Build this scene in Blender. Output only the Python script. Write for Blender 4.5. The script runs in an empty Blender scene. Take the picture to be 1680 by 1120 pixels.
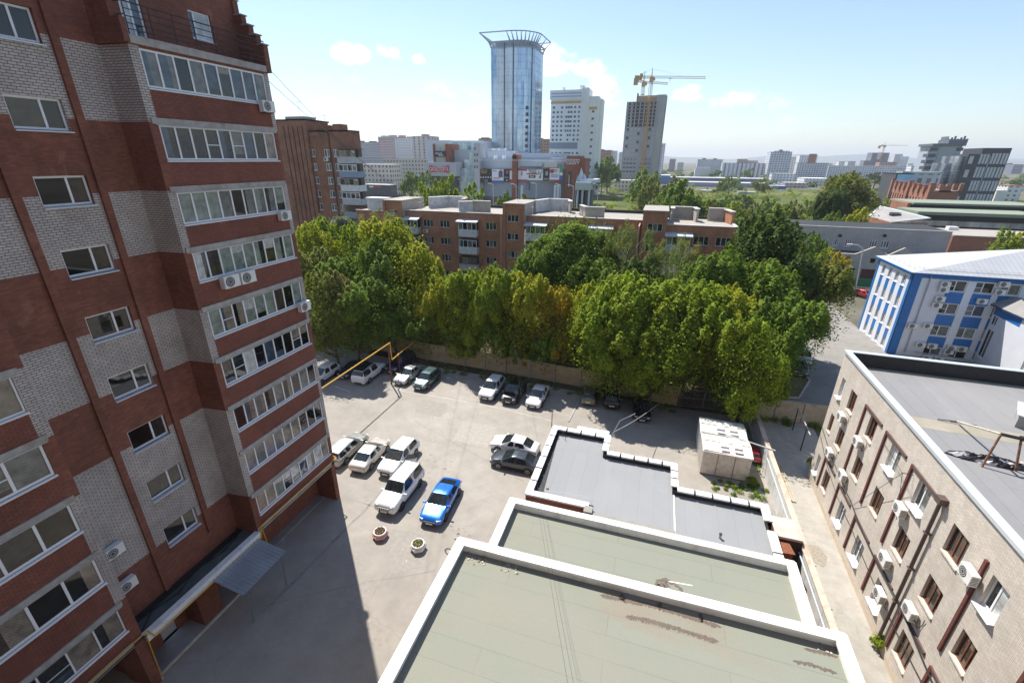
import bpy, bmesh, math, random
import numpy as np
from mathutils import Vector, Matrix, Quaternion
random.seed(7)
S = bpy.context.scene
COL = S.collection
R = math.radians
# ---------------------------------------------------------------- camera
CAM_Z = 25.0
F_PX = 738.0                                   # focal length in pixels of the 1680 px wide photo
_p, _r, _y = R(22.07), R(0.42), R(17.4)
_fwd = np.array([0, -math.sin(_p), math.cos(_p)]); _dn = np.array([0, math.cos(_p), math.sin(_p)]); _rt = np.array([1., 0, 0])
_Yw = math.cos(_y)*_fwd + math.sin(_y)*_rt; _Xw = math.cos(_y)*_rt - math.sin(_y)*_fwd
_M = np.array([[math.cos(_r), -math.sin(_r), 0], [math.sin(_r), math.cos(_r), 0], [0, 0, 1]])
CM = np.stack([_M@_Xw, _M@_Yw, -(_M@_dn)], 1)   # columns: world axes in camera space (x right, y down, z forward)
cam = bpy.data.cameras.new('camera'); camo = bpy.data.objects.new('camera', cam); COL.objects.link(camo)
cam.sensor_width = 36; cam.sensor_fit = 'HORIZONTAL'; cam.lens = F_PX/1680*36; cam.clip_start = 0.1; cam.clip_end = 30000
camo.matrix_world = Matrix(((CM[0][0], -CM[1][0], -CM[2][0], 0), (CM[0][1], -CM[1][1], -CM[2][1], 0), (CM[0][2], -CM[1][2], -CM[2][2], CAM_Z), (0, 0, 0, 1)))
S.camera = camo
# ---------------------------------------------------------------- world, sun, exposure
SUN_EL, SUN_AZ = R(56), R(-44.2)             # azimuth from +Y, negative = towards -X
SUN_DIR = Vector((math.sin(SUN_AZ)*math.cos(SUN_EL), math.cos(SUN_AZ)*math.cos(SUN_EL), math.sin(SUN_EL)))
W = bpy.data.worlds.new('World'); S.world = W; W.use_nodes = True
nt = W.node_tree; N = nt.nodes; N.clear()
def wn(t): return N.new(t)
sky = wn('ShaderNodeTexSky'); sky.sky_type = 'NISHITA'; sky.sun_disc = False; sky.sun_elevation = SUN_EL; sky.sun_rotation = SUN_AZ
sky.air_density = 1.15; sky.dust_density = .35; sky.ozone_density = 3.0
tc = wn('ShaderNodeTexCoord')
# small cumulus clouds, a function of the direction only (they belong to the sky)
sep = wn('ShaderNodeSeparateXYZ'); nt.links.new(tc.outputs['Generated'], sep.inputs[0])
def wmath(op, a, b=None, clamp=False):
    m = wn('ShaderNodeMath'); m.operation = op; m.use_clamp = clamp
    for i, v in enumerate((a, b)):
        if v is None: continue
        if isinstance(v, (int, float)): m.inputs[i].default_value = v
        else: nt.links.new(v, m.inputs[i])
    return m.outputs[0]
zc = wmath('MAXIMUM', sep.outputs[2], 0.02)
comb = wn('ShaderNodeCombineXYZ')
az = wmath('ARCTAN2', sep.outputs[0], sep.outputs[1]); nt.links.new(az, comb.inputs[0])
el = wmath('ARCSINE', sep.outputs[2]); nt.links.new(el, comb.inputs[1])
mp = wn('ShaderNodeMapping'); mp.inputs['Scale'].default_value = (26.0, 42.0, 1); mp.inputs['Location'].default_value = (3.1, .35, 4.7)
nt.links.new(comb.outputs[0], mp.inputs[0])
nz = wn('ShaderNodeTexNoise'); nz.inputs['Scale'].default_value = 1.0; nz.inputs['Detail'].default_value = 7; nz.inputs['Roughness'].default_value = .58
nt.links.new(mp.outputs[0], nz.inputs['Vector'])
def blob(a, e, ra, re_):                        # a soft patch of sky where clouds may form
    da = wmath('DIVIDE', wmath('SUBTRACT', az, a), ra); de = wmath('DIVIDE', wmath('SUBTRACT', el, e), re_)
    d = wmath('ADD', wmath('MULTIPLY', da, da), wmath('MULTIPLY', de, de))
    return wmath('SUBTRACT', 1.0, d, True)
def dir_ae(px, py):
    d = CM.T@np.array([(px-840)/F_PX, (py-560)/F_PX, 1.0]); d /= np.linalg.norm(d)
    return math.atan2(d[0], d[1]), math.asin(d[2])
cl = None
for (px, py, ra, re_, k) in ((576, 88, .044, .022, 1.0), (640, 87, .034, .018, .9), (686, 96, .020, .012, .6), (905, 98, .055, .032, .95), (965, 112, .04, .022, .8), (985, 145, .05, .03, .7),
                          (1125, 153, .04, .02, .8), (1195, 165, .07, .025, .45), (1265, 168, .04, .02, .4), (742, 150, .09, .03, .35), (560, 150, .12, .03, .3), (1305, 205, .1, .02, .3), (720, 190, .2, .04, .35), (1000, 180, .2, .03, .25)):
    a, e = dir_ae(px, py); b = wmath('MULTIPLY', blob(a, e, ra, re_), k); cl = b if cl is None else wmath('MAXIMUM', cl, b)
cm = wmath('MULTIPLY', wmath('SUBTRACT', wmath('ADD', wmath('MULTIPLY', cl, .40), nz.outputs[0]), .60), 5.0, True)
cm = wmath('MULTIPLY', wmath('MULTIPLY', cm, wmath('MULTIPLY', cl, 2.5, True)), .9)
mix = wn('ShaderNodeMixRGB'); nt.links.new(cm, mix.inputs[0]); mix.inputs[2].default_value = (8.2, 8.4, 8.6, 1)
nt.links.new(sky.outputs[0], mix.inputs[1])
bg = wn('ShaderNodeBackground'); bg.inputs['Strength'].default_value = 0.10
nt.links.new(mix.outputs[0], bg.inputs['Color'])
wo = wn('ShaderNodeOutputWorld'); nt.links.new(bg.outputs[0], wo.inputs['Surface'])
sl = bpy.data.lights.new('sun', 'SUN'); sl.energy = 4.7; sl.angle = R(.55); sl.color = (1, .945, .86)
slo = bpy.data.objects.new('sun', sl); COL.objects.link(slo); slo.location = (-40, 60, 90)
slo.rotation_euler = SUN_DIR.to_track_quat('Z', 'Y').to_euler()
S.view_settings.view_transform = 'Standard'; S.view_settings.look = 'None'; S.view_settings.exposure = 0.75; S.view_settings.gamma = 1
S.render.resolution_x = 1024; S.render.resolution_y = 682
S.cycles.max_bounces = 7; S.cycles.transparent_max_bounces = 6
# ---------------------------------------------------------------- measuring the photo: a pixel of the photo to a point in the place
def ray(px, py): return CM.T@np.array([(px-840)/F_PX, (py-560)/F_PX, 1.0])
def PZ(px, py, z=0.0):
    d = ray(px, py); t = (z-CAM_Z)/d[2]; return Vector((d[0]*t, d[1]*t, z))
def PX(px, py, x):
    d = ray(px, py); t = x/d[0]; return Vector((x, d[1]*t, CAM_Z+d[2]*t))
def PY(px, py, y):
    d = ray(px, py); t = y/d[1]; return Vector((d[0]*t, y, CAM_Z+d[2]*t))
# ---------------------------------------------------------------- mesh builder
class MB:
    def __init__(s): s.V = []; s.F = []; s.M = []
    def face(s, pts, m=0):
        n = len(s.V); s.V += [tuple(p) for p in pts]; s.F.append(tuple(range(n, n+len(pts)))); s.M.append(m)
    def box(s, x0, x1, y0, y1, z0, z1, m=0, mt=None):
        a = [(x0,y0,z0),(x1,y0,z0),(x1,y1,z0),(x0,y1,z0),(x0,y0,z1),(x1,y0,z1),(x1,y1,z1),(x0,y1,z1)]
        for i, f in enumerate(((3,2,1,0),(4,5,6,7),(0,1,5,4),(1,2,6,5),(2,3,7,6),(3,0,4,7))):
            s.face([a[j] for j in f], mt if (mt is not None and i == 1) else m)
    def prism(s, pts, z0, z1, m=0, mt=None):
        n = len(pts)
        ar = sum(pts[i][0]*pts[(i+1)%n][1]-pts[(i+1)%n][0]*pts[i][1] for i in range(n))
        if ar < 0: pts = pts[::-1]
        s.face([(x,y,z1) for x,y in pts], m if mt is None else mt); s.face([(x,y,z0) for x,y in pts[::-1]], m)
        for i in range(n):
            a, b = pts[i], pts[(i+1)%n]; s.face([(a[0],a[1],z0),(b[0],b[1],z0),(b[0],b[1],z1),(a[0],a[1],z1)], m)
    def tube(s, p0, p1, r0, r1=None, n=8, m=0, caps=True):
        p0 = Vector(p0); p1 = Vector(p1); r1 = r0 if r1 is None else r1
        d = (p1-p0); 
        if d.length < 1e-6: return
        d.normalize(); a = d.orthogonal().normalized(); b = d.cross(a)
        A = [p0+(a*math.cos(2*math.pi*i/n)+b*math.sin(2*math.pi*i/n))*r0 for i in range(n)]
        B = [p1+(a*math.cos(2*math.pi*i/n)+b*math.sin(2*math.pi*i/n))*r1 for i in range(n)]
        for i in range(n): j = (i+1)%n; s.face([A[i],A[j],B[j],B[i]], m)
        if caps: s.face(A[::-1], m); s.face(B, m)
    def path(s, pts, r, n=6, m=0):
        for a, b in zip(pts[:-1], pts[1:]): s.tube(a, b, r, n=n, m=m)
    def bar(s, p0, p1, w, h, m=0):                # rectangular bar between two points
        p0 = Vector(p0); p1 = Vector(p1); d = (p1-p0).normalized(); up = Vector((0,0,1))
        if abs(d.z) > .95: up = Vector((0,1,0))
        a = d.cross(up).normalized()*w/2; b = a.cross(d).normalized()*h/2
        q = [p0-a-b,p0+a-b,p0+a+b,p0-a+b,p1-a-b,p1+a-b,p1+a+b,p1-a+b]
        for f in ((0,1,2,3),(7,6,5,4),(0,4,5,1),(1,5,6,2),(2,6,7,3),(3,7,4,0)): s.face([q[j] for j in f], m)
    def wall(s, o, u, W, z0, z1, ops=(), mf=0, reveal=.15, cuts=(), mr=None):
        """vertical wall from o=(x,y) along the unit vector u, seen from its right-hand side; ops = openings (u0,u1,z0,z1)"""
        ux, uy = u; nx, ny = uy, -ux
        us = sorted({0, W, *[c for q in ops for c in q[:2] if 0 < c < W]}); zs = sorted({z0, z1, *[c for q in ops for c in q[2:4] if z0 < c < z1], *[c for c in cuts if z0 < c < z1]})
        P = lambda a, z, d=0: (o[0]+ux*a-nx*d, o[1]+uy*a-ny*d, z)
        for a, b in zip(us[:-1], us[1:]):
            for c, d in zip(zs[:-1], zs[1:]):
                ua, zc_ = (a+b)/2, (c+d)/2
                if any(q[0] < ua < q[1] and q[2] < zc_ < q[3] for q in ops): continue
                s.face([P(a,c),P(b,c),P(b,d),P(a,d)], mf(ua,zc_) if callable(mf) else mf)
        for q in ops:
            a, b, c, d = q[:4]; m = (mf(a-.01,(c+d)/2) if callable(mf) else mf) if mr is None else mr
            s.face([P(a,c),P(b,c),P(b,c,reveal),P(a,c,reveal)], m); s.face([P(a,d,reveal),P(b,d,reveal),P(b,d),P(a,d)], m)
            s.face([P(a,c,reveal),P(a,d,reveal),P(a,d),P(a,c)], m); s.face([P(b,c),P(b,d),P(b,d,reveal),P(b,c,reveal)], m)
    def mesh(s, name, mats, smooth=False, uv=True, inv=None):
        me = bpy.data.meshes.new(name); me.from_pydata(s.V, [], s.F)
        for m in mats: me.materials.append(m)
        me.polygons.foreach_set('material_index', s.M)
        if smooth: me.polygons.foreach_set('use_smooth', [True]*len(s.F))
        if uv:
            me.update(); L = me.uv_layers.new(name='uv').data; co = []
            for p in me.polygons:
                n = p.normal
                if abs(n.z) > .72: t, b = Vector((1,0,0)), Vector((0,1,0))
                else: t = Vector((-n.y, n.x, 0)).normalized(); b = Vector((0,0,1))
                for vi in p.vertices: v = me.vertices[vi].co; co += [v.dot(t), v.dot(b)]
            L.foreach_set('uv', co)
        if inv is not None: me.transform(inv)
        return me
WM = {}
def tag(o, label=None, cat=None, group=None, kind=None):
    if label: o['label'] = label
    if cat: o['category'] = cat
    if group: o['group'] = group
    if kind: o['kind'] = kind
    return o
def link(name, me, parent=None, M=None, keep=True):
    """link a mesh; M = its matrix in the world (parents keep their own place)"""
    o = bpy.data.objects.new(name, me); COL.objects.link(o); M = Matrix.Identity(4) if M is None else M
    if parent is not None: o.parent = parent; o.matrix_basis = WM[parent.name].inverted()@M
    else: o.matrix_basis = M
    WM[o.name] = M; return o
def thing(name, label, cat, loc=(0,0,0), rz=0, group=None):
    o = bpy.data.objects.new(name, None); COL.objects.link(o); o.empty_display_size = .3
    M = Matrix.Translation(Vector(loc))@Matrix.Rotation(rz, 4, 'Z'); o.matrix_basis = M; WM[o.name] = M
    return tag(o, label, cat, group)
def bld(mb, name, mats, parent=None, smooth=False, M=None):
    return link(name, mb.mesh(name, mats if isinstance(mats, (list, tuple)) else [mats], smooth), parent, M)
def copy_tree(o, parent=None):
    c = o.copy(); COL.objects.link(c); c.parent = parent
    for ch in list(o.children): copy_tree(ch, c)
    return c
# ---------------------------------------------------------------- materials
MATS = {}
def lin(c): return tuple((x/12.92 if x <= .04045 else ((x+.055)/1.055)**2.4) for x in c)
def newmat(name):
    m = bpy.data.materials.new(name); m.use_nodes = True; nt = m.node_tree; nt.nodes.clear()
    out = nt.nodes.new('ShaderNodeOutputMaterial'); b = nt.nodes.new('ShaderNodeBsdfPrincipled'); nt.links.new(b.outputs[0], out.inputs[0])
    return m, nt, b
def nd(nt, t, **k):
    n = nt.nodes.new(t)
    for a, v in k.items():
        if a in n.inputs: n.inputs[a].default_value = v
        else: setattr(n, a, v)
    return n
def ramp(nt, fac, stops):
    r = nt.nodes.new('ShaderNodeValToRGB'); e = r.color_ramp.elements
    while len(e) < len(stops): e.new(.5)
    for i, (p, c) in enumerate(stops): e[i].position = p; e[i].color = (*c[:3], 1) if len(c) > 2 else (c[0], c[0], c[0], 1)
    nt.links.new(fac, r.inputs[0]); return r.outputs[0]
def noise(nt, scale, detail=4, rough=.6, vec=None, dist=0, sx=(1,1,1)):
    if vec is None: vec = nt.nodes.new('ShaderNodeTexCoord').outputs['Object']
    if sx != (1,1,1):
        mp = nt.nodes.new('ShaderNodeMapping'); mp.inputs['Scale'].default_value = sx; nt.links.new(vec, mp.inputs[0]); vec = mp.outputs[0]
    n = nd(nt, 'ShaderNodeTexNoise', Scale=scale, Detail=detail, Roughness=rough, Distortion=dist); nt.links.new(vec, n.inputs['Vector']); return n.outputs[0]
def mixc(nt, fac, a, b, mode='MIX'):
    m = nt.nodes.new('ShaderNodeMixRGB'); m.blend_type = mode
    for i, v in ((0, fac), (1, a), (2, b)):
        if isinstance(v, (int, float)): m.inputs[i].default_value = v if i == 0 else (v, v, v, 1)
        elif isinstance(v, tuple): m.inputs[i].default_value = (*v[:3], 1)
        else: nt.links.new(v, m.inputs[i])
    return m.outputs[0]
def bump(nt, b, h, strength=.3, dist=.02):
    n = nd(nt, 'ShaderNodeBump', Strength=strength, Distance=dist); nt.links.new(h, n.inputs['Height']); nt.links.new(n.outputs[0], b.inputs['Normal'])
def plain(name, col, rough=.7, metal=0., spec=.5, var=.12, vs=1.5, bmp=0., coat=0., emit=None, dirt=None, ds=.6):
    """base colour with blotchy wear (var), optional dirt colour and fine bump"""
    if name in MATS: return MATS[name]
    m, nt, b = newmat(name)
    b.inputs['Roughness'].default_value = rough; b.inputs['Metallic'].default_value = metal; b.inputs['Specular IOR Level'].default_value = spec
    b.inputs['Coat Weight'].default_value = coat; b.inputs['Coat Roughness'].default_value = .06
    c = col
    if var > 0:
        n = noise(nt, vs, 6, .65); c = ramp(nt, n, [(.3, tuple(x*(1-var) for x in col)), (.7, tuple(min(1, x*(1+var)) for x in col))])
    if dirt:
        n = noise(nt, ds, 8, .7, dist=.6); f = ramp(nt, n, [(.50, (0,)), (.72, (1,))]); c = mixc(nt, f, c, dirt)
    if isinstance(c, tuple): b.inputs['Base Color'].default_value = (*c, 1)
    else: nt.links.new(c, b.inputs['Base Color'])
    if bmp: bump(nt, b, noise(nt, 25, 5, .7), bmp)
    MATS[name] = m; return m
def brick(name, c1, c2, mortar, bw=.26, bh=.078, ms=.012, bias=0., stain=.16, rough=.85, bmp=.35, patch=None):
    if name in MATS: return MATS[name]
    m, nt, b = newmat(name); b.inputs['Roughness'].default_value = rough
    uv = nt.nodes.new('ShaderNodeTexCoord').outputs['UV']
    t = nd(nt, 'ShaderNodeTexBrick', Scale=1.0); t.inputs['Mortar Size'].default_value = ms; t.inputs['Mortar Smooth'].default_value = .15
    t.inputs['Brick Width'].default_value = bw; t.inputs['Row Height'].default_value = bh; t.inputs['Bias'].default_value = bias
    t.inputs['Color1'].default_value = (*c1, 1); t.inputs['Color2'].default_value = (*c2, 1); t.inputs['Mortar'].default_value = (*mortar, 1)
    nt.links.new(uv, t.inputs['Vector'])
    n = noise(nt, .35, 7, .68, dist=.4); f = ramp(nt, n, [(.32, (1-stain,)), (.66, (1+stain*.4,))])
    c = mixc(nt, 1.0, t.outputs[0], f, 'MULTIPLY')
    n2 = noise(nt, 3.0, 5, .7, sx=(1, 1, .25)); f2 = ramp(nt, n2, [(.35, (1-stain*.5,)), (.7, (1.05,))]); c = mixc(nt, 1.0, c, f2, 'MULTIPLY')
    if patch:
        n3 = noise(nt, .8, 6, .7, dist=.8); c = mixc(nt, ramp(nt, n3, [(.60, (0,)), (.72, (.75,))]), c, patch)
    nt.links.new(c, b.inputs['Base Color']); 
    if bmp: bump(nt, b, t.outputs['Fac'], -bmp, .01)
    MATS[name] = m; return m
def facade(name, wall, win, du, dv, fu, fv, band=None, rough=.7, off=(0., 0.), wrough=.2):
    """far facades: a regular grid of window openings"""
    if name in MATS: return MATS[name]
    m, nt, b = newmat(name)
    uv = nt.nodes.new('ShaderNodeTexCoord').outputs['UV']; sp = nt.nodes.new('ShaderNodeSeparateXYZ'); nt.links.new(uv, sp.inputs[0])
    def mt(op, a, v):
        q = nt.nodes.new('ShaderNodeMath'); q.operation = op
        for i, w in enumerate((a, v)):
            if isinstance(w, (int, float)): q.inputs[i].default_value = w
            else: nt.links.new(w, q.inputs[i])
        return q.outputs[0]
    a = mt('LESS_THAN', mt('WRAP' if False else 'FLOORED_MODULO', mt('ADD', sp.outputs[0], off[0]), du), du*fu)
    c = mt('LESS_THAN', mt('FLOORED_MODULO', mt('ADD', sp.outputs[1], off[1]), dv), dv*fv)
    f = mt('MULTIPLY', a, c)
    wn_ = nt.nodes.new('ShaderNodeTexWhiteNoise'); wn_.noise_dimensions = '2D'
    sn = nt.nodes.new('ShaderNodeVectorMath'); sn.operation = 'SNAP'; sn.inputs[1].default_value = (du, dv, 1); nt.links.new(uv, sn.inputs[0]); nt.links.new(sn.outputs[0], wn_.inputs['Vector'])
    wc = ramp(nt, wn_.outputs[0], [(0, tuple(x*.5 for x in win)), (1, tuple(min(1, x*1.8) for x in win))])
    wl = ramp(nt, noise(nt, .05, 6, .6), [(.3, tuple(x*.85 for x in wall)), (.7, tuple(min(1, x*1.1) for x in wall))])
    if band:
        g = mt('LESS_THAN', mt('FLOORED_MODULO', sp.outputs[0], band[1]), band[1]*band[2]); wl = mixc(nt, g, wl, band[0])
    nt.links.new(mixc(nt, f, wl, wc), b.inputs['Base Color'])
    nt.links.new(ramp(nt, f, [(0, (rough,)), (1, (wrough,))]), b.inputs['Roughness']); MATS[name] = m; return m
def glassm(name, col, rough=.025, stripes=None, metal=0.):
    if name in MATS: return MATS[name]
    m, nt, b = newmat(name); b.inputs['Roughness'].default_value = rough; b.inputs['Specular IOR Level'].default_value = .75; b.inputs['IOR'].default_value = 1.5; b.inputs['Metallic'].default_value = metal
    c = col
    n = noise(nt, 2.2, 3, .6); c = ramp(nt, n, [(.3, tuple(x*.55 for x in col)), (.72, tuple(min(1, x*1.35) for x in col))])
    if stripes:                                  # hanging curtain folds behind the pane
        w = nd(nt, 'ShaderNodeTexWave', Scale=stripes, Distortion=1.5); w.bands_direction = 'DIAGONAL'; nt.links.new(nt.nodes.new('ShaderNodeTexCoord').outputs['Object'], w.inputs['Vector'])
        c = mixc(nt, 1.0, c, ramp(nt, w.outputs[1], [(.1, (.62,)), (.8, (1.1,))]), 'MULTIPLY')
    nt.links.new(c, b.inputs['Base Color']); MATS[name] = m; return m
G = [glassm('pane_dark', (.010, .011, .012)), glassm('pane_dim', (.028, .031, .031)), glassm('pane_curtain_grey', (.17, .18, .165), .12, 9), glassm('pane_curtain_green', (.25, .29, .25), .12, 7),
     glassm('pane_curtain_beige', (.26, .22, .175), .12, 8), glassm('pane_blue', (.06, .085, .12)), glassm('pane_brown', (.06, .045, .035)), glassm('pane_white_blind', (.55, .56, .55), .15, 12)]
brk_red = brick('brick_red', (.29, .100, .060), (.20, .066, .042), (.17, .080, .058), .26, .082, .010, stain=.32, bmp=.3, patch=(.30, .135, .092))
brk_red_band = brick('brick_red_parapet', (.30, .092, .056), (.23, .068, .042), (.12, .058, .045), .26, .098, .018, stain=.26, bmp=.5)
brk_white = brick('brick_white', (.58, .525, .485), (.49, .44, .405), (.17, .145, .13), .27, .102, .014, stain=.26, bmp=.5, patch=(.40, .33, .27))
brk_or = brick('brick_orange', (.54, .235, .115), (.43, .175, .082), (.36, .21, .14), .27, .085, .008, stain=.34, bmp=.1)
brk_tan = brick('brick_tan', (.64, .585, .51), (.56, .485, .40), (.42, .38, .335), .25, .088, .011, stain=.18, bmp=.3, patch=(.50, .38, .28))
brk_rib = brick('brick_rib', (.20, .045, .035), (.12, .03, .025), (.10, .05, .04), .12, .085, .012, bmp=.4)
white_pvc = plain('white_pvc', (.78, .79, .80), .35, var=.03)
white_paint = plain('white_metal_paint', (.80, .80, .79), .45, var=.06, vs=3, dirt=(.56, .54, .50), ds=1.1)
sill_metal = plain('sill_metal', (.60, .66, .74), .3, metal=.2, var=.05)
concrete = plain('concrete', (.38, .36, .33), .9, var=.22, vs=2.2, bmp=.25, dirt=(.24, .19, .14), ds=1.1)
conc_grey = plain('concrete_grey', (.34, .335, .33), .9, var=.25, vs=1.5, bmp=.2, dirt=(.2, .19, .18), ds=.9)
conc_light = plain('concrete_light', (.50, .47, .42), .9, var=.15, vs=1.2, bmp=.2, dirt=(.36, .31, .25), ds=.8)
tar = plain('tar_black', (.018, .018, .019), .65, var=.3, vs=3, bmp=.15)
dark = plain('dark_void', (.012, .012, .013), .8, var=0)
iron = plain('iron_black', (.03, .025, .024), .6, var=.3, vs=6)
rust = plain('rusty_metal', (.24, .10, .05), .8, var=.35, vs=5, bmp=.2, dirt=(.45, .38, .33), ds=4)
yellow_gas = plain('yellow_gas_paint', (.62, .36, .03), .5, var=.12, vs=4)
wood_brown = plain('brown_wood_frame', (.17, .062, .028), .5, var=.35, vs=3)
black_rubber = plain('black_rubber', (.02, .02, .02), .75, var=.1)
steel = plain('galvanised_steel', (.42, .44, .46), .35, metal=.8, var=.15)
# ---------------------------------------------------------------- windows
WMESH = {}
def window(parent, M, w, h, splits=(.5,), fw=.07, frame=white_pvc, sill=None, panes=None, trans=(), name='window', depth=.06, sillp=.16, top=0.):
    """M places the window: local x along the wall, z up, -y outwards. splits = mullion places, trans = indices of sashes with a cross bar"""
    mb = MB(); a = fw
    mb.box(0, w, 0, depth, 0, a); mb.box(0, w, 0, depth, h-a, h); mb.box(0, a, 0, depth, a, h-a); mb.box(w-a, w, 0, depth, a, h-a)
    xs = [a]+[w*t for t in splits]+[w-a]
    for t in splits: mb.box(w*t-a*.55, w*t+a*.55, 0, depth, a, h-a)
    for i in trans:
        if i+1 < len(xs): mb.box(xs[i]+a*.5, xs[i+1]-a*.5, .005, depth-.005, h*.46, h*.46+a*.5)
    f = bld(mb, name, frame, parent, M=M)
    g = MB()
    for i in range(len(xs)-1):
        x0, x1 = xs[i], xs[i+1]; d0 = depth*.6+random.uniform(-.006, .006); d1 = depth*.6+random.uniform(-.006, .006); dz = random.uniform(-.004, .004)
        P = lambda s, t: (x0+(x1-x0)*s, d0+(d1-d0)*s+dz*t, a+(h-2*a)*t); k = random.random(); nn = len(xs)-1
        Q = lambda s0, s1, t0, t1, m: g.face([P(s0, t0), P(s1, t0), P(s1, t1), P(s0, t1)], m)
        if name != 'balcony_glazing' or k < .42: Q(0, 1, 0, 1, i)
        elif k < .62: s = random.uniform(.25, .7); Q(0, s, 0, 1, i); Q(s, 1, 0, 1, nn+1)       # a half-drawn curtain
        elif k < .80: t = random.uniform(.12, .38); Q(0, 1, 0, t, nn); Q(0, 1, t, 1, i)          # things on the sill
        else: t = random.uniform(.5, .85); Q(0, 1, t, 1, nn+2); Q(0, 1, 0, t, i)                 # a blind
    if panes is None: panes = [random.choice(G[:6]) for _ in xs[:-1]]
    bld(g, 'glass', (list(panes) if len(panes) == len(xs)-1 else [random.choice(panes) for _ in xs[:-1]])+[random.choice([G[0], G[6], G[5]]), random.choice([G[2], G[4], G[1]]), random.choice([G[7], G[2], G[4]])], f, M=M)
    if sill is not None:
        q = MB(); s = sillp
        q.face([(-.04, -s, -.05), (w+.04, -s, -.05), (w+.04, .02, 0), (-.04, .02, 0)]); q.face([(-.04, -s, -.09), (w+.04, -s, -.09), (w+.04, -s, -.05), (-.04, -s, -.05)])
        q.face([(w+.04, -s, -.09), (-.04, -s, -.09), (-.04, .02, -.09), (w+.04, .02, -.09)]); q.face([(-.04, -s, -.05), (-.04, .02, 0), (-.04, .02, -.09), (-.04, -s, -.09)]); q.face([(w+.04, -s, -.05), (w+.04, -s, -.09), (w+.04, .02, -.09), (w+.04, .02, 0)])
        bld(q, 'sill', sill, f, M=M)
    return f
def Mw(o, th, u, z, d):
    """matrix on a wall: origin o, heading th, distance u along it, height z, set back d"""
    c, s = math.cos(th), math.sin(th)
    return Matrix.Translation(Vector((o[0]+c*u-s*d, o[1]+s*u+c*d, z)))@Matrix.Rotation(th, 4, 'Z')
ac_white = plain('ac_white', (.72, .71, .68), .45, var=.08); ac_dark = plain('ac_fan_dark', (.05, .05, .05), .6)
def aircon(parent, M, s=1.0, wires=False):
    mb = MB(); w, h, d = .82*s, .56*s, .30*s
    mb.box(-w/2, w/2, -d-.1, -.1, 0, h); mb.box(-w*.36, -w*.30, -d-.1, .0, -.05, 0, 1); mb.box(w*.30, w*.36, -d-.1, .0, -.05, 0, 1)
    for k in range(5): mb.box(w/2, w/2+.006, -d-.06, -.14, h*(.15+.15*k), h*(.2+.15*k), 1)
    o = bld(mb, 'air_conditioner', [ac_white, ac_dark], parent, M=M)
    g = MB(); n = 20; r = h*.42
    g.face([(-w*.13+r*math.cos(2*math.pi*i/n), -d-.104, h/2+r*math.sin(2*math.pi*i/n)) for i in range(n)])
    for k in (.35, .7):
        for i in range(n):
            a0, a1 = 2*math.pi*i/n, 2*math.pi*(i+1)/n
            P = lambda a, rr: (-w*.13+rr*math.cos(a), -d-.109, h/2+rr*math.sin(a))
            g.face([P(a0, r*k), P(a1, r*k), P(a1, r*k+.02), P(a0, r*k+.02)], 1)
    bld(g, 'fan_grille', [ac_dark, ac_white], o, M=M)
    if wires:
        q = MB(); pts = [(w/2, -.2, h*.4)]+[(w/2+.12+.25*t, -.08-.05*math.sin(t*6), h*.4-.35*math.sin(t*3.1)+.5*t*t) for t in (.2, .4, .6, .8, 1.0)]; q.path(pts, .018, 5)
        bld(q, 'hose', black_rubber, o, M=M)
    return o
# ================================================================ GROUND
def asphalt_mat(name, base, light, darkc, scale=1.0, patch=True):
    m, nt, b = newmat(name); b.inputs['Roughness'].default_value = .9; b.inputs['Specular IOR Level'].default_value = .3
    n1 = noise(nt, .09*scale, 8, .65, dist=.5); n2 = noise(nt, .7*scale, 7, .7); n3 = noise(nt, 18, 4, .7)
    c = ramp(nt, n1, [(.34, darkc), (.5, base), (.68, light)])
    c = mixc(nt, 1.0, c, ramp(nt, n2, [(.3, (.86,)), (.7, (1.10,))]), 'MULTIPLY')
    c = mixc(nt, 1.0, c, ramp(nt, n3, [(.25, (.88,)), (.75, (1.08,))]), 'MULTIPLY')
    if patch:                                     # cracks and long seams
        v = nd(nt, 'ShaderNodeTexVoronoi', Scale=.11); v.feature = 'DISTANCE_TO_EDGE'
        tcv = nt.nodes.new('ShaderNodeTexCoord').outputs['Object']; nn = nd(nt, 'ShaderNodeTexNoise', Scale=.5, Detail=6); nt.links.new(tcv, nn.inputs['Vector'])
        va = nt.nodes.new('ShaderNodeVectorMath'); va.operation = 'MULTIPLY_ADD'; nt.links.new(nn.outputs[1], va.inputs[0]); va.inputs[1].default_value = (1.6, 1.6, 0); nt.links.new(tcv, va.inputs[2]); nt.links.new(va.outputs[0], v.inputs['Vector'])
        cr = ramp(nt, v.outputs[0], [(.0012, (.86,)), (.004, (1,))]); c = mixc(nt, 1.0, c, cr, 'MULTIPLY')
        n4 = noise(nt, .35, 5, .6, dist=1.5); c = mixc(nt, ramp(nt, n4, [(.63, (0,)), (.70, (.35,))]), c, tuple(x*.62 for x in base))
        n5 = noise(nt, 1.4, 6, .7, dist=.8); c = mixc(nt, ramp(nt, n5, [(.66, (0,)), (.74, (.4,))]), c, (base[0]*.55, base[1]*.5, base[2]*.45))
    nt.links.new(c, b.inputs['Base Color']); bump(nt, b, n3, .25, .01); MATS[name] = m; return m
m_yard = asphalt_mat('yard_asphalt', (.325, .298, .262), (.37, .342, .304), (.275, .25, .22))
m_alley = asphalt_mat('alley_concrete', (.375, .355, .32), (.43, .405, .37), (.31, .29, .255), 2)
m_road = asphalt_mat('street_asphalt', (.26, .245, .225), (.30, .28, .255), (.21, .20, .185))
m_side = asphalt_mat('walk_concrete', (.25, .245, .24), (.30, .29, .28), (.20, .195, .19), 2)
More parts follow.
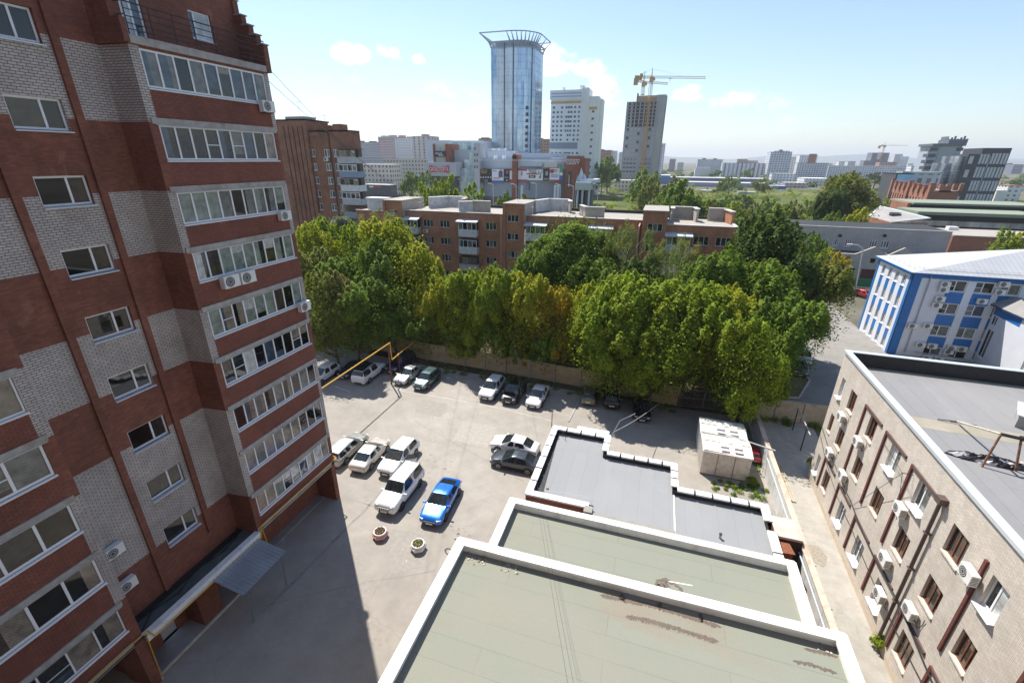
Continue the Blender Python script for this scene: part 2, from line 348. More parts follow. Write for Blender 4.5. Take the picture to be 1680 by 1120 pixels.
def grassland(name, stops, s1=.03, s2=.4, rough=1.0):
    m, nt, b = newmat(name); b.inputs['Roughness'].default_value = rough; b.inputs['Specular IOR Level'].default_value = .1
    n = noise(nt, s1, 9, .68, dist=.7); c = ramp(nt, n, stops); n2 = noise(nt, s2, 6, .75); c = mixc(nt, 1.0, c, ramp(nt, n2, [(.3, (.6,)), (.7, (1.25,))]), 'MULTIPLY')
    nt.links.new(c, b.inputs['Base Color']); bump(nt, b, n2, .6, .3); MATS[name] = m; return m
m_land = grassland('city_ground', [(.30, (.075, .085, .055)), (.45, (.12, .115, .085)), (.55, (.17, .16, .13)), (.68, (.09, .11, .05))], .006, .06)
m_meadow = grassland('meadow_grass', [(.34, (.065, .085, .022)), (.47, (.10, .125, .035)), (.56, (.14, .145, .05)), (.64, (.23, .19, .095)), (.75, (.29, .235, .13))], .028, .35)
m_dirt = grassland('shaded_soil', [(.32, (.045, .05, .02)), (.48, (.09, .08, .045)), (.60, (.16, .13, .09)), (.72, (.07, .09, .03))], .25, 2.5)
m_drygrass = grassland('dry_grass', [(.35, (.16, .14, .05)), (.55, (.26, .21, .10)), (.7, (.12, .13, .04))], .3, 3)
def ground(name, pts, z, m, label=None):
    mb = MB(); n = len(pts); ar = sum(pts[i][0]*pts[(i+1)%n][1]-pts[(i+1)%n][0]*pts[i][1] for i in range(n))
    mb.face([(x, y, z) for x, y in (pts if ar > 0 else pts[::-1])]); o = bld(mb, name, m); o['kind'] = 'structure'; return o
ground('ground', [(-9000, -3000), (9000, -3000), (9000, 14000), (-9000, 14000)], -.02, m_land)
ground('yard_asphalt', [(-60, -15), (11.3, -15), (11.3, 46.3), (4, 46.2), (-8, 46.6), (-26, 47.4), (-40, 48.6), (-60, 50)], 0, m_yard)
ground('alley', [(11.3, -15), (16.5, -15), (17.5, 47), (11.3, 46.6)], .004, m_alley)
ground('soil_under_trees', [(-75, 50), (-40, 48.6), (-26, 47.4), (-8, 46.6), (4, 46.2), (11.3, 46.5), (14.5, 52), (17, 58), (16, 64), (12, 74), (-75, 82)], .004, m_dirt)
ground('street', [(11.3, 46.9), (40, 46.9), (40, 62), (33, 70), (33, 118), (20, 118), (17, 96), (15, 80), (16.5, 66), (17.8, 61), (17.5, 57), (15, 52), (11.3, 49)], .002, m_road)
ground('meadow', [(-30, 96), (20, 96), (30, 134), (70, 150), (210, 300), (260, 470), (80, 520), (-70, 330)], 0.0, m_meadow)
ground('boulevard', [(-500, 190), (-60, 205), (-45, 235), (-60, 262), (-420, 262), (-520, 240)], .01, m_road)
ground('grass_island', [(14.9, 52.5), (17.6, 53), (19.9, 58.2), (19.2, 62.5), (17, 66.5), (15, 66)], .012, m_drygrass)
# kerb round the island, kerbs and seams in the yard
mb = MB()
for a, b_ in zip([(15, 52.2), (17.7, 52.8), (20.1, 58.2), (19.4, 62.6)], [(17.7, 52.8), (20.1, 58.2), (19.4, 62.6), (17.1, 66.7)]): mb.bar((*a, .07), (*b_, .07), .15, .14)
o = bld(mb, 'kerb', conc_light); o['kind'] = 'structure'
mb = MB(); pts = [(-25.5, 45.6), (-19.5, 45.3), (-13, 45.6), (-6.5, 46.0), (-6.2, 46.1)]
for a, b_ in zip(pts[:-1], pts[1:]): mb.bar((*a, .03), (*b_, .03), .12, .08)
mb.bar((-6.3, 39.7, .03), (-5.9, 45.9, .03), .16, .06); o = bld(mb, 'kerb', conc_grey); o['kind'] = 'structure'
mb = MB()                                          # worn seams and pale strips in the asphalt
def seam(a, b_, w, m=0, z=.005, wob=.05):
    a = Vector((*a, z)); b_ = Vector((*b_, z)); n = max(4, int((b_-a).length/.7)); d = (b_-a).normalized(); p = Vector((-d.y, d.x, 0)); L = []
    for i in range(n+1):
        c = a+(b_-a)*i/n; o1, o2 = random.uniform(-wob, wob), random.uniform(.5, 1.2); L.append((c+p*(o1-w*o2/2), c+p*(o1+w*o2/2)))
    for (q0, q1), (q2, q3) in zip(L[:-1], L[1:]): mb.face([q0, q2, q3, q1], m)
P2 = lambda x, y: tuple(PZ(x, y)[:2])
seam(P2(430, 1005), P2(600, 835), .28, 1); seam(P2(600, 835), P2(625, 805), .2, 1); seam(P2(370, 960), P2(480, 860), .10, 1)
seam(P2(440, 990), P2(600, 955), .05, 1); seam(P2(600, 955), P2(715, 935), .05, 1); seam(P2(560, 815), P2(640, 838), .06, 1)
seam(P2(655, 640), P2(800, 665), .09, 0); seam(P2(800, 665), P2(905, 690), .09, 0); seam(P2(690, 600), P2(655, 640), .1, 0)
seam(P2(680, 690), P2(860, 790), .05, 1); seam(P2(545, 632), P2(575, 643), .12, 0)
for k in range(16):
    p = PZ(random.uniform(700, 750), random.uniform(745, 790)); mb.face([(p.x+random.uniform(.05, .25)*math.cos(t), p.y+random.uniform(.04, .12)*math.sin(t), .006) for t in (0, 1, 2.1, 3.2, 4.2, 5.3)], 2)
for k in range(26):
    p = PZ(random.uniform(730, 775), random.uniform(862, 886)); mb.face([(p.x+random.uniform(.04, .16)*math.cos(t), p.y+random.uniform(.04, .10)*math.sin(t), .006) for t in (0, 1, 2.1, 3.2, 4.2, 5.3)], 2)
for k in range(60):
    p = PZ(random.uniform(560, 900), random.uniform(640, 1100)); s_ = random.uniform(.02, .09); mb.face([(p.x+s_*math.cos(t)*random.uniform(.5, 1), p.y+s_*math.sin(t), .0062) for t in (0, 1, 2.1, 3.2, 4.2, 5.3)], random.choice([2, 2, 0]))
for k in range(14):
    p = PZ(random.uniform(590, 640), random.uniform(1010, 1060)); mb.face([(p.x+random.uniform(.04, .2)*math.cos(t), p.y+random.uniform(.04, .14)*math.sin(t), .006) for t in (0, 1, 2.1, 3.2, 4.2, 5.3)], 2)
for (pts_, m_) in (([(640, 868), (700, 872), (705, 930), (640, 940)], 3), ([(760, 690), (815, 700), (800, 735), (742, 722)], 4), ([(560, 900), (598, 905), (610, 990), (570, 1000)], 3), ([(690, 655), (735, 662), (725, 684), (680, 676)], 3)):
    q = [PZ(*p) for p in pts_]; R_ = []
    for a_, b_ in zip(q, q[1:]+q[:1]):
        for k in range(7): p = a_.lerp(b_, k/7); R_.append((p.x+random.uniform(-.09, .09), p.y+random.uniform(-.09, .09), .0035))
    mb.face(R_ if True else R_, m_)
o = bld(mb, 'asphalt_seams', [plain('seam_pale', (.50, .47, .43), .9), plain('seam_dark', (.24, .22, .20), .9, var=.25), plain('oil_spot', (.27, .235, .20), .9), plain('patch_dark', (.285, .262, .232), .9, var=.12, vs=3), plain('patch_light', (.345, .318, .28), .9, var=.12, vs=3)]); o['kind'] = 'structure'
mb = MB()                                          # the walk along the block, and the entrance platform
mb.box(-23.2, -22.6, 9, 22.7, 0, .12); mb.box(-23.2, -21.85, 8.85, 15.7, 0, .14); o = bld(mb, 'pavement', m_side); o['kind'] = 'structure'
mb = MB(); mb.box(-21.85, -21.78, 2, 16.2, 0, .16); o = bld(mb, 'kerb', conc_light); o['kind'] = 'structure'
c = PZ(451, 890); mb = MB(); mb.tube((c.x, c.y, 0), (c.x, c.y, .05), .62, n=20); o = bld(mb, 'manhole', conc_grey); tag(o, 'round concrete manhole cover in the shade beside the metal canopy', 'manhole')
c = PZ(1340, 910); mb = MB(); mb.face([(c.x+random.uniform(.5, .66)*math.cos(t*.45), c.y+random.uniform(.9, 1.05)*math.sin(t*.45), .012) for t in range(14)])
o = bld(mb, 'gravel_patch', plain('gravel', (.30, .27, .22), .95, var=.35, vs=9, bmp=.8)); o['kind'] = 'structure'
# ================================================================ THE TALL BRICK BLOCK ON THE LEFT
def band(z): return 1 if (z > 26.38 and z < 29.25) or (20.71 < z < 23.52) or (14.91 < z < 17.81) or (6.05 < z < 12.0) else 0
BC = (26.38, 29.25, 20.71, 23.52, 14.91, 17.81, 6.05, 12.0)
blk = thing('apartment_building', 'tall red and white brick apartment block with glazed balconies, rising out of the left edge', 'apartment building', (-23, 12, 0))
XR, XB = -23.0, -21.5
mb = MB(); mat3 = [brk_red, brk_white, brk_red_band, conc_grey]
swin = [(11.92, 13.72, t-1.14, t) for t in (30.05, 27.06, 24.25, 21.42, 18.55, 15.63, 12.75, 9.75, 6.72)]
ops = [(a-9.45, b_-9.45, c, d) for a, b_, c, d in swin]
mb.wall((XR, 9.45), (0, 1), 6.25, 3.2, 36, ops, lambda u, z: band(z), .22, BC)
L = math.hypot(1.5, .14); mb.wall((XR, 15.7), (1.5/L, .14/L), L, 3.2, 29.3, (), lambda u, z: band(z), cuts=BC)
L = math.hypot(1.5, .6); mb.wall((XB, 8.85), (-1.5/L, .6/L), L, 3.2, 36, (), lambda u, z: band(z), cuts=BC)
tops = (29.2, 26.3, 23.45, 20.65, 17.65, 14.8, 11.9, 8.93, 5.8)
def bandbay(y0, y1):                              # outside the strip of glazing the bands show, under the sills it is always red
    return lambda u, z: band(z) if (u < y0 or u > y1) else 2
y0 = 15.84; bops = [(16.24-y0, 22.88-y0, t-1.46, t) for t in tops]
cutz = BC+tuple(t+.28 for t in tops)
mb.wall((XB, y0), (0, 1), 7.31, 3.55, 29.3, bops, bandbay(.40, 7.04), .12, cutz)
y0 = -3.0; bopl = [(1.3+3, 8.42+3, t-1.46, t) for t in tops]
mb.wall((XB, y0), (0, 1), 11.85, 3.55, 36, bopl, bandbay(4.3, 11.42), .12, cutz)
mb.wall((XB, 23.15), (-1, 0), 19, 0, 29.6, (), lambda u, z: band(z), cuts=BC)
mb.box(-23.2, XB, 22.75, 23.15, 0, 3.25, 0); mb.box(-23.2, XB, 8.4, 8.85, 0, 3.25, 0)      # ground-floor piers
mb.wall((-23.2, 8.85), (0, 1), 13.9, 0, 3.3, [(1.4, 2.3, 0, 2.2), (5.6, 6.7, 0, 2.3)], 0, .3); mb.box(-26, -23.2, 8.5, 8.84, 0, 3.2, 0)
mb.wall((-25, -3), (0, 1), 11.5, 0, 3.3, [(3, 4.4, 1, 2.4), (8, 9.2, 0, 2.4)], 0, .25)
mb.wall((XR, 15.84), (0, 1), 7.4, 29.6, 36, [(17.02-15.84, 17.98-15.84, 29.62, 31.95), (20.29-15.84, 21.5-15.84, 30.43, 31.65)], 0, .15)
o_steps = [(-21.35, -21.72, 30.6), (-21.72, -22.1, 31.07), (-22.1, -22.48, 31.53), (-22.48, -22.86, 32.0), (-22.86, -24, 32.7)]
for a, b_, z in o_steps: mb.box(b_, a, 23.0, 23.32, 29.3, z, 0)
for i, (a, b_, z) in enumerate(((-21.3, -21.75, 30.15), (-21.75, -22.3, 30.75), (-22.3, -23.05, 31.5))): mb.box(b_, a, 15.6, 15.84, 29.3, z, 0)
bld(mb, 'wall', mat3, blk)
mb = MB()                                          # roof over everything, floor slabs seen as grey strips above each glazing
mb.box(-40, XR, -3, 23.15, 35.6, 36)
bld(mb, 'roof', tar, blk)
for i, z in enumerate(tops):
    for ya, yb, g in ((15.95, 23.02, 0), (-2, 8.62, 1)):
        if i == 0 and g == 0: continue
        mb = MB(); mb.box(XB-.02, XB+.07, ya, yb, z+.01, z+.26); mb.box(XB-.02, XB+.09, ya+.15, yb-.05, z-.03, z+.008, 1)
        bld(mb, 'floor_slab', [concrete, plain('flashing', (.36, .38, .42), .4, metal=.3)], blk)
mb = MB(); mb.box(-23.0, XB+.12, 15.84, 23.3, 29.3, 29.6); bld(mb, 'terrace_slab', concrete, blk)
for s in o_steps: mb = MB(); mb.box(s[1]-.06, s[0]+.06, 22.94, 23.38, s[2]-.002, s[2]+.05); bld(mb, 'coping', conc_grey, blk)
for ya, yb in ((15.9, 22.7), (-3, 8.4)): mb = MB(); mb.box(XR-3, XB-.02, ya, yb, 3.27, 3.54); bld(mb, 'soffit', conc_grey, blk)
for y in (13.98, 11.03): mb = MB(); mb.box(XR-.02, XR+.13, y, y+.29, 4.6 if y > 12 else 3.3, 36); bld(mb, 'pilaster', brk_red, blk)
for i, (a, b_, c, d) in enumerate(swin):
    window(blk, Mw((XR, 0), R(90), a+.01, c+.01, .13), b_-a-.02, d-c-.02, (.62,), .075, sill=sill_metal, panes=G[:2]+[G[6]], name='stair_window', sillp=.26)
spl9 = [i/9 for i in range(1, 9)]
PAN = [(5, 5, 0, 2, 5, 1, 5, 5, 5), (5, 1, 1, 6, 5, 2, 5, 1, 4), (3, 3, 3, 2, 0, 0, 3, 1, 3), (7, 6, 3, 3, 3, 3, 6, 3, 3), (3, 5, 0, 3, 3, 3, 6, 0, 3), (1, 1, 7, 0, 5, 0, 0, 1, 0), (0, 5, 2, 1, 2, 0, 1, 2, 0), (4, 2, 4, 2, 4, 4, 6, 0, 0), (4, 4, 3, 0, 7, 5, 7, 7, 2)]
TRN = [(), (3, 5), (), (), (1,), (1, 7), (), (), (3,)]
for i, t in enumerate(tops):
    window(blk, Mw((XB, 0), R(90), 16.25, t-1.45, .04), 6.62, 1.44, spl9, .075, sill=white_pvc, panes=[G[k] for k in PAN[i]], trans=TRN[i], name='balcony_glazing', sillp=.12)
    wide = i in (5, 6, 7); n = 6 if wide else 7
    window(blk, Mw((XB, 0), R(90), 1.31, t-1.45, .04), 7.10, 1.44, [k/n for k in range(1, n)], .09 if wide else .06, sill=white_pvc,
           panes=[[G[6], G[0], G[1], G[4]], [G[2]], [G[0], G[1]], [G[0], G[6]]][i % 4 if i > 3 else 0], trans=((4,) if i in (5, 8) else ()), name='balcony_glazing', sillp=.12)
window(blk, Mw((XR, 0), R(90), 20.3, 30.44, .08), 1.19, 1.20, (.25,), .07, sill=white_pvc, panes=[G[5], G[7]], name='terrace_window')
window(blk, Mw((XR, 0), R(90), 17.03, 29.63, .08), .94, 2.30, (.5,), .09, panes=[G[7], G[5]], name='terrace_door', trans=(0,))
mb = MB()                                          # iron railing of the terrace
for i in range(8): y = 15.95+i*1.02; mb.tube((XB+.1, y, 29.45), (XB+.1, y, 30.75), .022, n=5)
for k, z in enumerate((30.75, 30.5, 30.25, 30.0, 29.8)): mb.tube((XB+.1, 15.95, z), (XB+.1, 23.1, z), .02 if k else .028, n=5)
for z in (30.75, 30.3): mb.tube((XB+.1, 15.95, z), (XR, 15.95, z), .02, n=5)
bld(mb, 'railing', iron, blk)
mb = MB(); mb.box(XR, XB-.12, 8.9, 15.75, 3.0, 3.22); mb.box(XR, XR+.42, 8.9, 15.75, 3.22, 3.26, 1); bld(mb, 'lobby_roof', [plain('old_bitumen', (.085, .10, .10), .9, var=.35, vs=1.2), tar], blk)
mb = MB(); mb.box(XB-.22, XB+.16, 8.9, 15.9, 3.1, 3.34); mb.box(XB-.02, XB+.12, 8.9, 15.9, 2.9, 3.1); bld(mb, 'gutter_board', white_paint, blk)
mb = MB(); mb.path([(XR+.05, 15.6, 3.5), (XR+.5, 15.2, 3.27), (XR+.7, 14, 3.27), (XR+.35, 12.6, 3.27), (XR+.8, 11.2, 3.27), (XR+.5, 10, 3.27), (XR+1.2, 8.95, 3.3)], .035, 5); bld(mb, 'loose_cable', black_rubber, blk)
for ya, yb in ((16.2, 22.8), (-3, 8.4)): mb = MB(); mb.box(XB-.05, XB+.05, ya, yb, 3.24, 3.55); bld(mb, 'beam', conc_light, blk)
mb = MB(); gx = XB+.17
mb.path([(gx, -3, 3.62), (gx, 9.0, 3.62), (gx+.04, 9.2, 2.98), (gx+.04, 15.8, 2.98), (gx, 16.0, 3.7), (gx, 23.25, 3.7), (gx-.3, 23.35, 3.7), (-27.8, 23.45, 3.7), (-27.8, 23.6, 5.2)], .034, 6)
mb.path([(gx, 16.0, 3.7), (gx+.02, 16.1, 2.2), (gx-.3, 16.2, .2)], .03, 6); mb.path([(gx, 8.9, 3.62), (gx-.2, 8.9, .3)], .03, 6); mb.path([(gx+.02, 15.95, 3.5), (gx+.02, 23.2, 3.5)], .025, 5, 1)
mb.path([(gx+.02, -3, 3.45), (gx+.02, 8.9, 3.45)], .03, 5, 1); bld(mb, 'gas_pipe', [yellow_gas, black_rubber], blk)
mb = MB(); mb.box(-23.2, -21.95, 11.7, 12.9, 0, 2.75); bld(mb, 'entrance_lobby', brk_red, blk)
for (px, py, s) in ((437, 176, 1), (466, 354, .95), (376, 463, 1.15), (403, 456, 1.15), (498, 503, 1.05)):
    q = PX(px, py, XB+.2); aircon(blk, Mw((XB, 0), R(90), q.y, q.z-.25, 0), s)
for (px, py) in ((187, 905), (209, 960)): q = PX(px, py, XR+.3); aircon(blk, Mw((XR, 0), R(90), q.y, q.z-.25, 0), 1.0)
# corrugated canopy on two posts
can = thing('metal_canopy', 'corrugated grey metal canopy on two thin posts by the block entrance, in shade', 'canopy', (-20.4, 14.1, 0))
mb = MB(); n = 60
for i in range(n):
    a0, a1 = 12.45+3.2*i/n, 12.45+3.2*(i+1)/n; h = [0, .03, .03, 0][i % 4]; h1 = [0, .03, .03, 0][(i+1) % 4]
    mb.face([(-21.45, a0, 3.02+h), (-19.3, a0, 2.62+h), (-19.3, a1, 2.62+h1), (-21.45, a1, 3.02+h1)])
bld(mb, 'sheet', plain('zinc_sheet', (.36, .42, .48), .35, metal=.55, var=.15, vs=.8), can)
for y in (12.8, 15.35):
    mb = MB(); mb.tube((-19.6, y, 0), (-19.45, y, 2.6), .035, n=8); bld(mb, 'post', steel, can)
    mb = MB(); mb.bar((-21.4, y, 2.93), (-19.4, y, 2.56), .06, .06); mb.bar((-21.4, y, 2.2), (-20.6, y, 2.72), .04, .04); bld(mb, 'bracket', white_pvc, can)
# yellow gas pipe crossing the yard on red posts
gp = thing('gas_pipe', 'raised yellow gas pipe crossing the parking yard on two red posts', 'pipe', (-27.8, 41.6, 0))
mb = MB(); mb.path([(-27.8, 23.6, 5.2), (-27.8, 41.6, 5.25), (-27.95, 41.9, 2.95), (-28.35, 48.6, 2.95), (-28.35, 50.6, 2.95)], .07, 10)
bld(mb, 'pipe', yellow_gas, gp)
for (x, y, z) in ((-27.85, 41.3, 5.2), (-28.25, 43.9, 2.95)):
    mb = MB(); mb.tube((x-.1, y, 0), (x, y, z-.02), .085, n=8); mb.box(x-.25, x+.2, y-.07, y+.07, z-.14, z-.08); bld(mb, 'post', plain('red_oxide', (.18, .05, .045), .7, var=.2), gp)
# ================================================================ BUILDING ON THE RIGHT
sR = .933; zR = lambda z: 25-(25-z)*sR
thR = R(-91.28); aR = (14.84, 37.7)
MR = Matrix.Translation(Vector((aR[0], aR[1], 0)))@Matrix.Rotation(thR, 4, 'Z')
off = thing('office_building', 'three-storey pale brick building with brown and white windows and flat grey roof, right edge', 'office building', (aR[0], aR[1], 0), thR)
cols = [(.95, 1.72), (3.1, 4.3), (7.05, 8.25), (10.6, 11.88), (14.2, 15.5), (17.7, 19.05), (20.8, 21.9), (24.4, 25.6), (28, 29.3)]
rows = [(7.1, 8.75), (3.8, 5.42), (-.47, 1.28)]
kind = ['wbbwwbwbw', 'bbbbbbbbb', 'wbwwwbwbw']
wins = []
for ri, (z0, z1) in enumerate(rows):
    for ci, (u0, u1) in enumerate(cols): wins.append((u0*sR, u1*sR, zR(z0), zR(z1), kind[ri][ci]))
mb = MB(); TOP = zR(10.7); RZ = zR(9.6); LEN = 33
mb.wall((0, 0), (1, 0), LEN, .35, TOP, [w[:4] for w in wins], 0, .2, mr=3)
mb.wall((0, 0), (1, 0), LEN, -.6, .35, (), 2); mb.wall((0, 24), (0, -1), 24, -.5, TOP, (), 0)
mb.face([(0, .25, RZ), (0, .25, TOP), (LEN, .25, TOP), (LEN, .25, RZ)], 1); mb.face([(.28, 0, RZ), (.28, 24, RZ), (.28, 24, TOP+.0), (.28, 0, TOP)], 1)
mbw = mb; 
for f in range(len(mb.F)): pass
rev_mat = plain('painted_reveal', (.66, .70, .62), .8, var=.1)
o = bld(MB(), 'wall', [brk_tan]); bpy.data.objects.remove(o)
def bldR(mb, name, mats, smooth=False): return bld(mb, name, mats, off, smooth, M=MR)
bldR(mb, 'wall', [brk_tan, tar, plain('plinth_render', (.52, .42, .32), .9, var=.12, vs=1.5, bmp=.3), plain('reveal_render', (.55, .50, .44), .85)])
# parapet cap, roof
mb = MB(); mb.box(-.12, LEN, -.10, .30, TOP, TOP+.05); mb.box(-.12, .30, .30, 24, TOP, TOP+.05); mb.box(-.02, LEN, -.11, -.1, TOP-.12, TOP+.05); bldR(mb, 'parapet_cap', plain('grey_flashing', (.62, .66, .68), .35, metal=.3, var=.05))
def roofing(name, base, alt, seam_, wid=1.0, lx=12., dirt=(.3, .26, .2), amt=.6, sc=.16, ang=0.):
    m, nt, b = newmat(name); b.inputs['Roughness'].default_value = .85; b.inputs['Specular IOR Level'].default_value = .35
    vec = nt.nodes.new('ShaderNodeTexCoord').outputs['Object']; mp = nt.nodes.new('ShaderNodeMapping'); mp.inputs['Rotation'].default_value = (0, 0, ang); nt.links.new(vec, mp.inputs[0])
    t = nd(nt, 'ShaderNodeTexBrick', Scale=1.0); t.inputs['Brick Width'].default_value = lx; t.inputs['Row Height'].default_value = wid; t.inputs['Mortar Size'].default_value = .012; t.inputs['Mortar Smooth'].default_value = .3
    t.inputs['Color1'].default_value = (*base, 1); t.inputs['Color2'].default_value = (*tuple(x*1.04 for x in base), 1); t.inputs['Mortar'].default_value = (*seam_, 1); nt.links.new(mp.outputs[0], t.inputs['Vector'])
    n = noise(nt, sc, 7, .65, dist=.6); c = mixc(nt, ramp(nt, n, [(.42, (0,)), (.68, (amt,))]), t.outputs[0], alt)
    n2 = noise(nt, sc*2.2, 8, .72, dist=.5, sx=(.35, 1, 1)); c = mixc(nt, ramp(nt, n2, [(.56, (0,)), (.74, (amt*.7,))]), c, dirt)
    n3 = noise(nt, 30, 3, .7); c = mixc(nt, 1.0, c, ramp(nt, n3, [(.3, (.93,)), (.7, (1.05,))]), 'MULTIPLY')
    nt.links.new(c, b.inputs['Base Color']); bump(nt, b, noise(nt, 1.3, 4, .6, sx=(.4, 3, 1)), .12, .05); MATS[name] = m; return m
m_rf_grey = roofing('roofing_grey', (.225, .222, .225), (.285, .275, .265), (.13, .13, .13), 1.0, 14, (.36, .35, .33), .6)
m_rf_green = roofing('roofing_green', (.225, .24, .195), (.26, .25, .205), (.15, .16, .13), .98, 9, (.27, .19, .14), .85, .14)
m_rf_blue = roofing('roofing_slate', (.255, .262, .272), (.30, .303, .308), (.20, .20, .21), 1.0, 20, (.36, .35, .31), .6, .2, R(90))
mb = MB(); mb.face([(0, .2, RZ), (LEN, .2, RZ), (LEN, 24, RZ), (0, 24, RZ)]); mb.face([(7.6, .3, RZ+.005), (8.9, .3, RZ+.005), (10.2, 24, RZ+.005), (8.8, 24, RZ+.005)], 1)
mb.face([(.3, .3, RZ+.004), (.9, .3, RZ+.004), (.7, 24, RZ+.004), (.3, 24, RZ+.004)], 1)
bldR(mb, 'roof', [m_rf_grey, plain('sandy_felt', (.29, .26, .20), .9, var=.15, vs=.8, dirt=(.36, .33, .28))])
for w in wins:
    u0, u1, z0, z1, k = w; M = MR@Mw((0, 0), 0, u0+.01, z0+.01, .13)
    if k == 'w': window(off, M, u1-u0-.02, z1-z0-.02, (.42,), .075, sill=white_pvc, panes=[G[2], G[5], G[1], G[7]], sillp=.34)
    else:
        f = window(off, M, u1-u0-.02, z1-z0-.02, (.36, .68), .065, frame=wood_brown, panes=[G[0], G[6], G[1], G[6]], name='window')
        mb = MB(); s = .05; mb.box(-.03, u1-u0+.02, -.20, .12, -.10, -.012); bld(mb, 'sill', brk_tan, f, M=M)
def rib(u, z0, z1, ulin=0):
    mb = MB(); mb.box(u-.08, u+.08, -.10, .02, zR(z0), zR(z1)); 
    if ulin: mb.box(u+.08, u+.08+ulin*sR, -.09, .02, zR(z1)-.16, zR(z1), 1)
    bldR(mb, 'rib', [brk_rib, plain('lintel_dark', (.10, .06, .05), .8)])
for u in (6.1, 9.68, 13.3): rib(u*sR, 3.2, 9.0, 2.7)
for u in (20.3, 24, 27.7): rib(u*sR, 3.2, 9.0, 0)
for u in (2.54, 6.12, 9.7, 13.32, 17.2, 20.4): rib(u*sR, -.85, 2.1, 2.4)
mb = MB(); u = 16.62*sR; mb.tube((u, -.17, .2), (u, -.17, zR(9.0)), .085, n=10); mb.box(u-.22, u+.22, -.34, .0, zR(9.0), zR(9.35)); 
for z in (2, 4.5, 7): mb.box(u-.12, u+.12, -.28, 0, zR(z), zR(z)+.06)
bldR(mb, 'downpipe', plain('downpipe_dark', (.09, .06, .055), .45, var=.2))
for i, (u, z) in enumerate(((3.46, 6.3), (7.09, 6.35), (14.1, 6.3), (20.1, 7.8), (3.4, 2.9), (6.6, 3.05), (14.58, 2.95), (17.99, 2.8), (15.4, .95), (24, 2.9))):
    aircon(off, MR@Mw((0, 0), 0, u*sR, zR(z)-.2, 0), 1.0, wires=i in (0, 1, 4, 7))
mb = MB()                                          # sagging cables along the facade
def sag(a, b_, d, n=14): return [Vector(a).lerp(Vector(b_), t/n)+Vector((0, 0, -d*4*(t/n)*(1-t/n))) for t in range(n+1)]
for a, b_, d, r in (((-.2, -.12, 5.1), (8, -.14, 4.0), .25, .02), ((8, -.14, 4.0), (16, -.14, 3.75), .3, .035), ((16, -.14, 3.75), (26, -.14, 3.0), .2, .035), ((.3, -.1, 4.3), (9, -.1, 2.7), .5, .014), ((9, -.1, 2.7), (20, -.1, 2.6), .3, .018)):
    mb.path(sag(a, b_, d), r, 5)
for u, z in ((13.6, 8.55),): mb.path([(9, -.1, 9.4), (u*sR, -.5, 9.6), (8.4, -.1, 3.9)], .012, 4); mb.path([(u*sR, -.5, 9.6), (13.9*sR, -.1, 6.8)], .012, 4); mb.tube((u*sR, 0, 9.62), (u*sR, -.55, 9.62), .02, n=5)
bldR(mb, 'cable', black_rubber)
# things lying and standing on that roof
zr = RZ+.01
fr = thing('roof_frame', 'rusty A-shaped metal frame with a long pale boom standing on the right roof', 'metal frame', tuple(PZ(1612, 763, zr)))
l1, l2 = PZ(1611, 765, zr), PZ(1666, 772, zr); t1, t2 = PY(1627, 718, l1.y-.35), PY(1643, 722, l2.y-.2)
apex = (l1+l2)/2+Vector((.0, .35, 1.75)); ap1 = apex+Vector((-.3, 0, .02)); ap2 = apex+Vector((.5, -.05, -.05))
for a, b_ in ((l1, ap1), (l2, ap2)): mb = MB(); mb.tube(a, b_, .055, n=6); bld(mb, 'leg', rust, fr)
end = PZ(1570, 695, zr)+Vector((0, 0, .15))
mb = MB(); mb.tube(ap1, ap2, .09, n=6); mb.box(ap2.x-.05, ap2.x+.15, ap2.y-.1, ap2.y+.1, ap2.z-.08, ap2.z+.12); bld(mb, 'crossbar', iron, fr)
mb = MB(); mb.tube(ap1, end, .06, n=6); bld(mb, 'boom', plain('flaking_white', (.52, .47, .40), .8, var=.35, vs=6, dirt=(.2, .13, .1), ds=5), fr)
mb = MB(); mb.tube(end, end+Vector((-.9, .15, -.1)), .03, n=5); mb.tube(end+Vector((-.3, .1, -.1)), end+Vector((1.0, .1, -.12)), .02, n=5); bld(mb, 'foot_bar', iron, fr)
def heap(name, c, rx, ry, h, mats, seed, rot=0, n=22):
    rg = random.Random(seed); mb = MB(); g = {}
    for i in range(n+1):
        for j in range(n+1):
            u, v = i/n*2-1, j/n*2-1; r = math.hypot(u, v); q = max(0, 1-r*r)**.5
            x, y = u*rx*(1+.12*rg.uniform(-1, 1)), v*ry*(1+.15*rg.uniform(-1, 1)); g[i, j] = (c[0]+x*math.cos(rot)-y*math.sin(rot), c[1]+x*math.sin(rot)+y*math.cos(rot), c[2]+max(0, h*q*(.45+.75*rg.random())))
    for i in range(n):
        for j in range(n):
            if math.hypot((i+.5)/n*2-1, (j+.5)/n*2-1) > 1.02: continue
            mi = int(3*(math.sin(i*.55+seed)*math.cos(j*.4)+1)/2*.999*len(mats)/3) % len(mats)
            mb.face([g[i, j], g[i+1, j], g[i+1, j+1], g[i, j+1]], mi)
    return bld(mb, name, mats)
c = PZ(1622, 757, zr)
o = heap('tarpaulin', c, 1.75, .38, .32, [plain('tarp_black', (.035, .035, .04), .4, var=.4, vs=4), plain('tarp_dark', (.05, .05, .06), .3, var=.3), plain('tarp_white', (.62, .60, .60), .5, var=.1)], 3, R(-8)); tag(o, 'crumpled black and white tarpaulin heap under the rusty frame on the right roof', 'tarpaulin')
c = PZ(1678, 763, zr); o = heap('plaster_rubble', c, .35, .25, .2, [plain('rubble_pink', (.58, .48, .44), .9, var=.2)], 5, n=8); tag(o, 'small pinkish rubble pile on the right roof at the picture edge', 'rubble')
